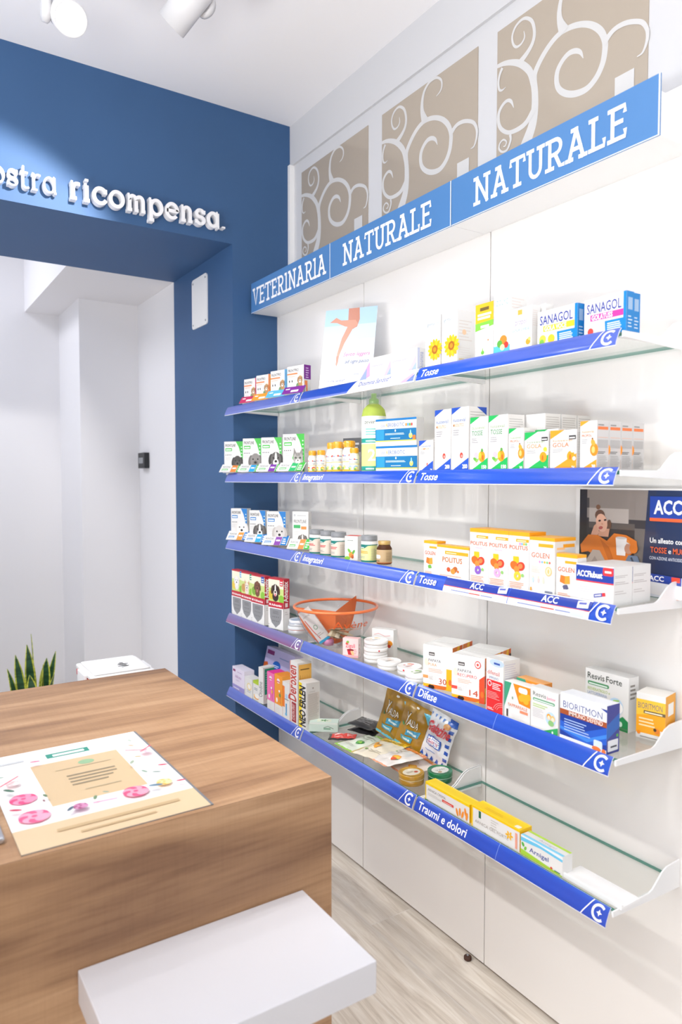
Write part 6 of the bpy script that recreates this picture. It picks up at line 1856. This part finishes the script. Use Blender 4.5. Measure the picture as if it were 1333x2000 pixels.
def rf_front(F):
    F.text('Resvis', 0.05, 0.82, 0.11, '#3d443e', w=0.40, fit=True, bold=0.01); F.text('Forte', 0.49, 0.82, 0.11, '#3d443e', w=0.36, fit=True, bold=0.01); F.rrect(0.06, 0.70, 0.56, 0.77, '#5a9a6c', 0.03); F.lines(0.09, 0.715, 0.52, 0.755, 1, '#e6f2ea', fill=0.6, rag=0)
    F.text('RESVERATROLO e', 0.06, 0.60, 0.055, '#a9c25a', w=0.52, fit=True); F.text('LATTOFERRINA', 0.06, 0.52, 0.055, '#8aa0c8', w=0.46, fit=True); F.lines(0.06, 0.36, 0.5, 0.48, 4, '#c9c9c7', fill=0.35); F.ell(0.72, 0.42, 0.16, '#b8d4ec', 1.0); F.ell(0.76, 0.40, 0.11, '#f4f3f1', 1.1, 30); F.stroke([(0.60, 0.42), (0.68, 0.52), (0.80, 0.54)], 0.03, '#9cc86a')
    F.poly([(0.62, 0.0), (1, 0.0), (1, 0.20), (0.88, 0.27), (0.70, 0.14)], '#1f8a4e'); F.rect(0, 0.03, 1, 0.06, '#4f8f62'); F.ell(0.83, 0.12, 0.05, '#cfe8d8', 0.9)
carton('supplement_box', 'white and green box lettered Forte at the back right', 'medicine box', 3, -0.082, 1.222, 0.130, 0.138, 0.040, 0, front=rf_front, side=lambda F: F.lines(0.15, 0.6, 0.85, 0.9, 4, '#8f8a84', fill=0.5))
def be_front(F):
    F.rect(0, 0.12, 1, 0.86, '#f2a51c'); F.poly([(0, 0.5), (1, 0.62), (1, 0.86), (0, 0.86)], '#f7c23a'); F.text('BIORITMON', 0.06, 0.66, 0.13, '#5d6a7a', w=0.84, fit=True); F.rect(0.26, 0.56, 1.0, 0.63, '#6a5a3a'); F.lines(0.3, 0.575, 0.9, 0.615, 1, '#f6e6c8', fill=0.7, rag=0)
    F.lines(0.1, 0.28, 0.7, 0.50, 3, '#f8dca8', fill=0.45); F.ell(0.72, 0.22, 0.06, '#e8862e', 1.0); F.ell(0.66, 0.24, 0.035, '#4a3a2a'); F.ell(0.1, 0.12, 0.04, '#ef8a1c', 1); F.lines(0.15, 0.03, 0.9, 0.08, 1, '#9a9690'); F.rect(0.84, 0.14, 0.96, 0.24, '#f0ece4')
def be_side(F):
    F.rect(0, 0, 1, 1, '#efa522'); F.rrect(0.2, 0.06, 0.9, 0.34, '#e8e2d6', 0.02); F.lines(0.3, 0.2, 0.8, 0.26, 1, '#5a5650'); F.rect(0.25, 0.55, 0.8, 0.82, '#f6f4ee')
carton('supplement_box', 'orange and white box at the far right end of the fourth shelf', 'medicine box', 3, -0.085, 1.068, 0.070, 0.112, 0.062, 12, front=be_front, side=be_side, topc='#f3efe8')

# ------------------------------------------------------------------ lowest shelf, far bay
def lav_front(F):
    F.rect(0, 0, 1, 1, '#e6def0'); F.rect(0.06, 0.80, 0.26, 0.90, '#8a2a6a'); F.lines(0.4, 0.82, 0.8, 0.88, 1, '#b9a8c8'); F.text('delicate', 0.24, 0.55, 0.14, '#a878b0', w=0.5, fit=True); F.lines(0.3, 0.42, 0.7, 0.50, 2, '#c2b4d0'); F.rect(0, 0, 1, 0.22, '#9a92d0'); F.lines(0.1, 0.05, 0.6, 0.16, 1, '#e3e0f4')
carton('hygiene_product_box', 'lavender box at the far left end of the lowest shelf', 'medicine box', 4, -0.250, 3.094, 0.130, 0.104, 0.05, 0, front=lav_front, base='#e9e3f0')
def tub_front(F):
    F.text('cream', 0.14, 0.1, 0.08, '#8d9094', w=0.7, rot=90); F.ell(0.6, 0.55, 0.2, '#e9d49a', 1.4); F.ell(0.6, 0.56, 0.13, '#f3f0ea', 1.4); F.lines(0.3, 0.24, 0.9, 0.4, 2, '#a9b0b8')
carton('ointment_box', 'small white box with ochre swirl left of the yellow-green one', 'medicine box', 4, -0.250, 2.960, 0.078, 0.086, 0.045, 0, front=tub_front)
def yg_front(F):
    F.rect(0, 0.86, 1, 1, '#b4cf2e'); F.lines(0.2, 0.55, 0.9, 0.7, 2, '#7d8a8f'); F.rect(0.15, 0.12, 0.3, 0.3, '#e8b93a'); F.ell(0.6, 0.2, 0.12, '#ef9f2c', 2.2); F.ell(0.65, 0.26, 0.12, '#f3f0ea', 2.2)
carton('ointment_box', 'small white box with yellow-green top edge', 'medicine box', 4, -0.248, 2.878, 0.058, 0.086, 0.05, 0, front=yg_front, topc='#b9d23a')
def oto_front(F):
    F.text('Otodine', 0.78, 0.18, 0.38 * 0.03 / 0.159 * 2.2, '#4d4f52', w=0.42, rot=90, fit=True)
def oto_side(F):
    F.rect(0.12, 0.25, 1, 0.96, '#1f9a78'); F.lines(0.2, 0.4, 0.9, 0.9, 8, '#8fd0bb', fill=0.3); F.rect(0.4, 0.78, 0.65, 0.88, '#e9f4f0'); F.ell(0.4, 0.12, 0.04, '#b83a2c', 0.9); F.ell(0.75, 0.12, 0.04, '#a8321f', 0.9)
carton('ear_lotion_box', 'white box with green side and vertical lettering', 'medicine box', 4, -0.250, 2.818, 0.034, 0.160, 0.060, 10, front=oto_front, side=oto_side)
def kid_front(c, c2):
    def fn(F):
        F.rect(0, 0.24, 1, 1, c); F.ell(0.5, 0.85, 0.06, '#f6e6ee', 1.4); F.lines(0.3, 0.82, 0.7, 0.88, 1, '#d83a4a', rag=0); F.ell(0.3, 0.35, 0.06, '#f6f4f0', 0.7); F.ell(0.7, 0.5, 0.05, c2, 1); F.ell(0.62, 0.60, 0.03, '#ffffff', 1.2)
        F.stroke([(0.75, 0.62), (0.8, 0.5), (0.7, 0.4), (0.78, 0.3)], 0.015, '#b83a5a'); F.lines(0.1, 0.05, 0.7, 0.18, 3, '#d9d6d2', fill=0.35)
    return fn
carton('children_lotion_box', 'pink and white box between the green-sided and orange boxes', 'medicine box', 4, -0.250, 2.736, 0.066, 0.160, 0.062, 0, front=kid_front('#f070b0', '#f0b43c'), topc='#e83a9c', sidec='#f3a0c8')
carton('children_lotion_box', 'orange and white box right of the pink one', 'medicine box', 4, -0.250, 2.667, 0.068, 0.165, 0.062, 0, front=kid_front('#f29a2a', '#58a341'), topc='#f0932a', sidec='#f2a33c')
def bw_front(F):
    F.rect(0, 0.3, 0.3, 0.88, '#ee7d22'); F.ell(0.55, 0.62, 0.07, '#a9cdea', 1.0); F.lines(0.3, 0.52, 0.9, 0.58, 1, '#8d9094'); F.rect(0.45, 0.15, 0.6, 0.42, '#3f9bd0'); F.ell(0.5, 0.12, 0.04, '#6ab6e0', 1.5)
carton('spray_box', 'white box with blue spray picture and orange strip', 'medicine box', 4, -0.250, 2.597, 0.062, 0.150, 0.06, 0, front=bw_front)
def der_front(F):
    F.rect(0, 0.0, 0.06, 1, '#ef7a3a'); F.text('Deroxen', 0.80, 0.36, 0.25, '#c23a2e', w=0.58, rot=90, fit=True, bold=0.02); F.rect(0.25, 0.62, 0.85, 0.63, '#f3f2f0'); F.rect(0.22, 0.02, 0.80, 0.34, '#a01f2e'); F.text('SCHIUMA SPRAY', 0.66, 0.05, 0.10, '#f6e0d8', w=0.26, rot=90, fit=True)
def der_side(F):
    F.rect(0.08, 0, 1, 0.97, '#f2bb5a'); F.lines(0.2, 0.88, 0.85, 0.92, 1, '#7a5a2a'); F.lines(0.18, 0.45, 0.2, 0.8, 1, '#a87a30', fill=1)
    for k in range(5): F.rect(0.2 + 0.16 * k, 0.4, 0.208 + 0.16 * k, 0.8, '#b98a3a')
carton('foam_spray_box', 'tallest white and orange-sided box on the lowest shelf', 'medicine box', 4, -0.250, 2.532, 0.062, 0.250, 0.064, 0, front=der_front, side=der_side, topc='#f6f4f0')
def neo_front(F):
    F.rect(0, 0, 0.40, 0.97, '#f5d800'); F.text('NEO ERLEN', 0.88, 0.05, 0.24, '#1c1b1a', w=0.86, rot=90, fit=True, bold=0.04); F.ell(0.2, 0.1, 0.025, '#f8ec8a', 1)
def neo_side(F):
    F.rect(0.12, 0.12, 0.95, 0.78, '#d9d3ce'); F.lines(0.14, 0.13, 0.94, 0.77, 26, '#b3aca6', fill=0.35, rag=0.2); F.ell(0.5, 0.88, 0.02, '#a9a4a0'); F.lines(0.2, 0.8, 0.8, 0.83, 1, '#c9c4c0')
carton('ointment_box', 'white and yellow box with bold black vertical lettering', 'medicine box', 4, -0.250, 2.460, 0.058, 0.185, 0.062, 0, front=neo_front, side=neo_side)
def lil_front(F):
    F.rect(0, 0, 1, 1, '#b9b0d8'); F.rect(0.05, 0.70, 0.3, 0.88, '#7a2a6a'); F.ell(0.45, 0.3, 0.22, '#1f5fb8', 1.3); F.lines(0.3, 0.22, 0.6, 0.36, 2, '#d8e4f6'); F.poly([(0.0, 0.0), (0.22, 0.0), (0.12, 0.35), (0, 0.3)], '#c8622a'); F.ell(0.85, 0.12, 0.16, '#ef9a3c', 1); F.lines(0.5, 0.66, 0.9, 0.78, 1, '#8a94c0')
m = carton_mesh(0.215, 0.108, 0.05, front=lil_front, base='#c9c2e0')
o = m.build('wipes_pack', loc=(-0.075, 2.78, GZ[4] + 0.092)); o.matrix_basis = Matrix.Translation((-0.062, 2.965, GZ[4] + 0.066)) @ Matrix.Rotation(R(-80), 4, 'Z') @ Matrix.Rotation(R(-12), 4, 'X') @ Matrix.Rotation(R(4), 4, 'Y')
tag(o, 'lilac wipes pack with blue badge leaning at the back of the lowest shelf', 'wipes pack')
def bl_front(F):
    F.rect(0, 0, 1, 1, '#e4e8f0'); F.ell(0.5, 0.72, 0.2, '#2468c0', 1.6); F.lines(0.2, 0.2, 0.8, 0.4, 2, '#9aa8c4')
o = carton('hygiene_product_box', 'white and blue box lying low under the lilac wipes pack', 'medicine box', 4, -0.180, 2.955, 0.110, 0.058, 0.055, 0, front=bl_front, base='#e4e8f0', top=lambda F: F.ell(0.4, 0.5, 0.2, '#2468c0', 1.8))

# ------------------------------------------------------------------ lowest shelf, middle bay: sweets
GL = GZ[4]
def mint_front(F):
    F.rect(0, 0, 1, 1, '#d3e6dc'); F.lines(0.5, 0.25, 0.85, 0.6, 1, '#7fae92'); F.stroke([(0.5, 0.45), (0.65, 0.6), (0.85, 0.35)], 0.05, '#3f5a4a'); F.rect(0.0, 0.8, 1, 1, '#e4efe8')
def mint_top(F):
    F.rect(0, 0, 1, 1, '#d8ebe0'); F.rect(0.25, 0.2, 0.75, 0.8, '#e6eeda')
    for k in range(5): F.ell(0.5 + 0.08 * math.cos(R(72 * k)), 0.5 + 0.12 * math.sin(R(72 * k)), 0.16, '#4f9a5a', 0.35, 72 * k - 90)
carton('candy_box', 'pale mint green candy box with herb picture', 'candy box', 4, -0.246, 2.385, 0.112, 0.036, 0.050, 52, front=mint_front, top=mint_top, base='#cfe3d8')

def bag(name, label, w, h, tk, M_, base, design, mat='printed_foil', cat='candy bag', group=None, wr=0.0016, crimp=0.07, back=None, seed=0, hole=False):
    """sealed pillow bag: two bulging skins joined along crimped ends; x across, y up, bulging along z"""
    rnd = random.Random(seed)
    ph = [rnd.random() * 6.28 for _ in range(6)]
    def surf(x, y, s, lift=0.0):
        e = max(0.0, min(1.0, (y - crimp) / (1 - 2 * crimp)))
        b = (max(0, math.sin(PI * e)) ** 0.55) * (max(0, math.sin(PI * min(max(x, 0), 1))) ** 0.55)
        inside = 1 if crimp < y < 1 - crimp else 0
        wv = wr * (math.sin(17 * x + ph[0] + 5 * y) + math.sin(23 * y + ph[1] + 7 * x) + 0.7 * math.sin(31 * x - 19 * y + ph[2])) * (0.35 + 0.65 * b)
        cr = 0.0 if inside else 0.0006 * math.sin(x * 160)
        pinch = 1 - 0.05 * math.sin(PI * e) ** 2
        return Vector(((x - 0.5) * w * pinch, (y - 0.5) * h, s * (tk * b + 0.0005) + wv + cr + s * lift))
    m = MB(mat)
    nx, ny = 14, 18
    for s in (1, -1):
        G = [[m.pt(surf(i / nx, j / ny, s)) for i in range(nx + 1)] for j in range(ny + 1)]
        for j in range(ny):
            for i in range(nx):
                q = (G[j][i], G[j][i + 1], G[j + 1][i + 1], G[j + 1][i])
                m.fi(q if s > 0 else q[::-1], base if s > 0 or not back else back, None, True)
    F = Face(m, (0, 0, 0), (1, 0, 0), (0, 1, 0), w, h, fmap=lambda x, y, l: surf(x, y, 1, l + 0.0003), grid=(18, 22), step=0.0002)
    design(F)
    if hole:
        F.k += 2
        F.ell(0.5, 0.93, 0.022, '#e9e6e0', 2.0)
    o = m.build(name)
    o.matrix_basis = M_
    return tag(o, label, cat, group)
def lying(X, Y, z, rz, pitch=0.0, roll=0.0):
    return Matrix.Translation((X, Y, z)) @ Matrix.Rotation(R(rz), 4, 'Z') @ Matrix.Rotation(R(pitch), 4, 'X') @ Matrix.Rotation(R(roll), 4, 'Y')
def upright(X, Y, z, th, lean, h, twist=0.0):
    """stands on its lower edge at (X,Y), front turned th degrees from the aisle towards the viewer, leaning back"""
    return Matrix.Translation((X, Y, z)) @ Matrix.Rotation(R(th - 90), 4, 'Z') @ Matrix.Rotation(R(90 - lean), 4, 'X') @ Matrix.Rotation(R(twist), 4, 'Z') @ Matrix.Translation((0, h / 2, 0))
def valda(F):
    F.poly([(0.70, 1 - 0.07), (1, 1 - 0.07), (1, 0.70), (0.90, 0.80)], '#5fc0de'); F.rect(0, 0.02, 1, 0.07, '#5fb8d4')
    F.text('Y', 0.22, 0.52, 0.26, '#20303a', w=0.16, fit=True, bold=0.02); F.text('Y', 0.225, 0.525, 0.25, '#f5f1e6', w=0.15, fit=True); F.text('ALDA', 0.36, 0.52, 0.14, '#20303a', w=0.40, fit=True, bold=0.035); F.text('ALDA', 0.365, 0.523, 0.132, '#f5f1e6', w=0.385, fit=True, bold=0.01)
    F.ell(0.18, 0.50, 0.05, '#3f8a4a', 0.8, 30); F.poly([(0.36, 0.42), (0.86, 0.50), (0.84, 0.36), (0.36, 0.30)], '#2f8fb4'); F.lines(0.42, 0.37, 0.78, 0.44, 1, '#d8eef4', fill=0.7, rag=0); F.poly([(0.20, 0.26), (0.66, 0.30), (0.62, 0.18), (0.22, 0.16)], '#3fa4c4'); F.lines(0.28, 0.20, 0.58, 0.26, 1, '#d8eef4', fill=0.7, rag=0)
GOLD = '#a67c12'
bag('candy_bag', 'gold candy bag with blue corner, left one leaning on the panel', 0.130, 0.180, 0.014, upright(-0.062, 2.122, GL + 0.016, 10, 9, 0.180, -12), GOLD, valda, group='gold candy bags', seed=1, hole=True, wr=0.0024)
bag('candy_bag', 'gold candy bag with blue corner, right one beside the white bag', 0.124, 0.170, 0.014, upright(-0.070, 1.998, GL + 0.016, 12, 10, 0.170, -13), GOLD, valda, group='gold candy bags', seed=2, hole=True, wr=0.0024)
def galat(F):
    for k in range(5):
        F.poly([(0.0 + 0.2 * k, 0.0), (0.12 + 0.2 * k, 0.0), (0.06 + 0.2 * k, 0.10)], '#1f56b8')
        F.rect(0.84, 0.12 + 0.15 * k, 0.97, 0.19 + 0.15 * k, '#1f56b8'); F.rect(0.72, 0.86, 1, 1, '#2a62c4')
        F.poly([(0.02 + 0.16 * k, 0.93), (0.09 + 0.16 * k, 0.93), (0.05 + 0.16 * k, 0.86)], '#4f84d0')
    F.text('Galatine', 0.03, 0.58, 0.20, '#d8323e', w=0.86, fit=True, bold=0.03, it=0.2); F.ell(0.72, 0.82, 0.06, '#f0b06a', 1.4); F.rect(0.18, 0.30, 0.72, 0.50, '#1f56b8'); F.rect(0.22, 0.32, 0.68, 0.48, '#eef2f8'); F.text('Galatine', 0.26, 0.36, 0.07, '#d8323e', w=0.38, fit=True); F.lines(0.2, 0.18, 0.6, 0.22, 1, '#7f9fd4')
bag('candy_bag', 'white and blue candy bag with red lettering beside the gold bags', 0.120, 0.168, 0.015, upright(-0.058, 1.868, GL + 0.016, 10, 9, 0.168, -13), '#eef0f5', galat, mat='printed_gloss', seed=3, wr=0.0026)
def black_d(F):
    F.lines(0.2, 0.3, 0.8, 0.7, 3, '#8d8d90', fill=0.3); F.rect(0.35, 0.72, 0.65, 0.86, '#a9a9ac'); F.rect(0.0, 0.93, 1, 1, '#3a3a3c')
bag('liquorice_pack', 'lower black liquorice pack under its twin', 0.122, 0.085, 0.010, lying(-0.072, 2.246, GL + 0.013, -70), '#262527', black_d, group='stacked black liquorice packs', seed=4, wr=0.0008)
bag('liquorice_pack', 'upper black liquorice pack on top of its twin', 0.122, 0.085, 0.010, lying(-0.070, 2.250, GL + 0.037, -78, 3), '#2b2a2c', black_d, group='stacked black liquorice packs', seed=5, wr=0.0008)
def red_d(F):
    F.rect(0.10, 0.12, 1.0, 0.92, '#d8443c'); F.lines(0.2, 0.5, 0.6, 0.8, 2, '#f6dcd6', fill=0.6); F.lines(0.2, 0.22, 0.5, 0.4, 2, '#f0b0a6', fill=0.4); F.text('800', 0.68, 0.35, 0.2, '#f6e6e0', w=0.2, fit=True)
bag('liquorice_pack', 'black pack with red label in front of the black packs', 0.105, 0.062, 0.009, lying(-0.188, 2.236, GL + 0.012, -38), '#262426', red_d, seed=6, wr=0.0015)
def herb_d(leafc, berry, band):
    def fn(F):
        F.rect(0, 0.90, 1, 1, band); F.rect(0, 0.0, 1, 0.06, band); F.rect(0.0, 0.06, 0.04, 0.9, band)
        for k in range(8):
            F.ell(0.52 + 0.10 * math.cos(R(45 * k)), 0.40 + 0.07 * math.sin(R(45 * k)), 0.045, leafc, 0.6, 45 * k)
        for x, y in ((0.46, 0.40), (0.56, 0.42), (0.52, 0.36), (0.60, 0.37)): F.ell(x, y, 0.03, berry)
        F.lines(0.2, 0.62, 0.8, 0.78, 2, '#b9bdb2', fill=0.4); F.lines(0.25, 0.16, 0.7, 0.24, 2, '#c9cbc2', fill=0.35)
    return fn
def yel_d(F):
    F.rect(0, 0.80, 1, 1, '#f3c71e'); F.lines(0.1, 0.83, 0.9, 0.95, 2, '#8a6a1a', fill=0.5, rag=0.1); F.rect(0, 0, 0.05, 0.8, '#f0cf4a')
    for x, y in ((0.25, 0.55), (0.35, 0.60), (0.30, 0.48), (0.42, 0.52), (0.20, 0.62), (0.38, 0.44)): F.ell(x, y, 0.045, '#efa92c')
    F.ell(0.28, 0.25, 0.03, '#7fae4a', 1.5); F.lines(0.4, 0.2, 0.9, 0.32, 2, '#c9c2b2', fill=0.4)
def ora_d(F):
    F.rect(0, 0.88, 1, 1, '#ef8a3a'); F.rect(0, 0, 1, 0.05, '#f0a27a'); F.rect(0.0, 0.05, 0.05, 0.88, '#f3b48c'); F.ell(0.66, 0.42, 0.10, '#f2a02c', 1.0); F.ell(0.66, 0.42, 0.07, '#f7c84a', 1.0); F.ell(0.72, 0.32, 0.07, '#d8562a', 0.9); F.ell(0.78, 0.36, 0.05, '#4f9a4a', 0.5, 20); F.lines(0.15, 0.6, 0.6, 0.75, 2, '#c9c2b8', fill=0.4); F.ell(0.2, 0.62, 0.02, '#6ab04a', 1.5)
bag('candy_bag', 'flat white bag with green edge and green herb leaves', 0.125, 0.180, 0.008, lying(-0.158, 2.140, GL + 0.0105, -88, 0, 0), '#e3ecdc', herb_d('#3f9a4a', '#8cc24a', '#8cc43f'), mat='printed_gloss', seed=7, wr=0.0014)
bag('candy_bag', 'flat cream bag with yellow top and orange berries', 0.130, 0.175, 0.008, lying(-0.160, 2.028, GL + 0.027, -80, 2, -4), '#f1e8d2', yel_d, mat='printed_gloss', seed=8, wr=0.0014)
bag('candy_bag', 'flat white bag with orange edge and fruit drink picture', 0.135, 0.165, 0.009, lying(-0.166, 1.925, GL + 0.032, -98, 2, -6), '#f3eee8', ora_d, mat='printed_gloss', seed=9, wr=0.0016)
bag('candy_bag', 'second flat orange-edged bag partly under the fruit drink one', 0.115, 0.150, 0.006, lying(-0.130, 1.885, GL + 0.0085, -98, 0, 0), '#f3e6da', ora_d, mat='printed_gloss', seed=10, wr=0.0012)
def gold_top(F):
    F.ell(0.5, 0.5, 0.40, '#c2962e'); F.ell(0.5, 0.5, 0.30, '#e9e2d0', 1.25); F.lines(0.28, 0.46, 0.72, 0.60, 2, '#9a8a6a', fill=0.5); F.ell(0.66, 0.42, 0.07, '#c8452e', 1.3)
def green_top(F):
    F.ell(0.5, 0.5, 0.40, '#0f7a4c'); F.ell(0.5, 0.5, 0.31, '#e6e6dc', 1.2); F.text('Valda', 0.28, 0.45, 0.13, '#5a6a60', w=0.44, fit=True, it=0.2); F.ell(0.36, 0.34, 0.07, '#b08a4a', 1.3)
tin(-0.205, 1.800, 0.042, 0.034, 4, 'round gold pastille tin at the front edge of the lowest shelf', '#b98a22', '#a87c1c', band='#e3d2a0', top=gold_top)
tin(-0.116, 1.762, 0.041, 0.034, 4, 'round green pastille tin behind the gold one', '#0b7a48', '#0a6a40', band='#a9d0bc', top=green_top)

# lowest shelf, nearest bay: arnica creams
def arn_front(F):
    F.rect(0, 0.86, 1, 1, '#f5cf10'); F.rect(0, 0, 0.02, 1, '#f5cf10'); F.text('ARNICA CREMA', 0.06, 0.56, 0.14, '#8d8a86', w=0.42, fit=True); F.lines(0.06, 0.30, 0.4, 0.48, 3, '#c9c6c2', fill=0.4); F.rect(0.40, 0.36, 0.66, 0.50, '#d8483c'); F.lines(0.43, 0.40, 0.62, 0.46, 1, '#f6dcd8', rag=0)
    for x, y, a in ((0.74, 0.25, 20), (0.80, 0.35, 0), (0.86, 0.28, -20), (0.92, 0.5, 10), (0.95, 0.30, -10)): F.ell(x, y, 0.22, '#ef8f2c', 0.35, a)
carton('cream_tube_box', 'white and yellow cream box, leftmost of three on the lowest shelf', 'medicine box', 4, -0.244, 1.682, 0.195, 0.054, 0.040, 0, front=arn_front, sidec='#f3c80c', topc='#f5d21a')
def arn2_front(F):
    F.rect(0, 0.90, 1, 1, '#f5c80c'); F.rect(0.0, 0, 0.03, 1, '#f5c80c'); F.rect(0.16, 0.55, 0.21, 0.88, '#2f6a4a'); F.lines(0.42, 0.40, 0.58, 0.86, 4, '#c2bfba', fill=0.3); F.text('ARNICA GEL FORTE', 0.08, 0.26, 0.14, '#a9a29a', w=0.70, fit=True)
    for k in range(6): F.ell(0.80 + 0.045 * math.cos(R(60 * k)), 0.52 + 0.11 * math.sin(R(60 * k)), 0.09, '#f3b81c', 0.5, 60 * k - 90)
    F.rect(0.92, 0.1, 0.96, 0.8, '#e9a08a')
carton('cream_tube_box', 'larger yellow-topped cream box in the middle of three', 'medicine box', 4, -0.244, 1.478, 0.182, 0.060, 0.046, 0, front=arn2_front, sidec='#f3bf08', topc='#f7cf10', top=lambda F: (F.rrect(0.86, 0.1, 0.96, 0.4, '#f3eedc', 0.08), F.lines(0.2, 0.3, 0.7, 0.6, 2, '#e8b80a', fill=0.4)))
def argel_front(F):
    F.rect(0, 0.86, 1, 1, '#e8eef2'); F.poly([(0, 0.70), (0.5, 0.80), (1, 0.72), (1, 0.84), (0.4, 0.94), (0, 0.9)], '#6cc4e8'); F.text('Arnigel', 0.22, 0.36, 0.22, '#3f4f9a', w=0.46, fit=True, bold=0.01); F.ell(0.06, 0.55, 0.12, '#58b04a', 0.7, 30); F.ell(0.12, 0.40, 0.12, '#7cc142', 0.6, -30); F.poly([(0, 0.0), (1, 0.0), (1, 0.06), (0.6, 0.16), (0, 0.30)], '#a8cf3a'); F.ell(0.75, 0.16, 0.06, '#e0533a', 1.2); F.lines(0.82, 0.10, 0.97, 0.2, 1, '#2f7a4a')
def argel_top(F):
    F.rect(0, 0, 1, 0.25, '#7fcbea'); F.rect(0.0, 0.75, 1, 1, '#b4d84a'); F.text('Arnigel', 0.35, 0.38, 0.22, '#b8b4d0', w=0.4, fit=True)
carton('cream_tube_box', 'white, blue and green cream box, rightmost of three', 'medicine box', 4, -0.244, 1.292, 0.137, 0.052, 0.036, 0, front=argel_front, top=argel_top)
m = MB('white_plastic'); m.box(-0.035, 0.035, -0.085, 0.085, 0, 0.006); m.box(-0.035, -0.031, -0.085, 0.085, 0.006, 0.012)
o = m.build('price_label_strip', loc=(-0.205, 1.075, GL + 0.0003)); tag(o, 'empty clear white strip lying on the lowest shelf at the right', 'strip')
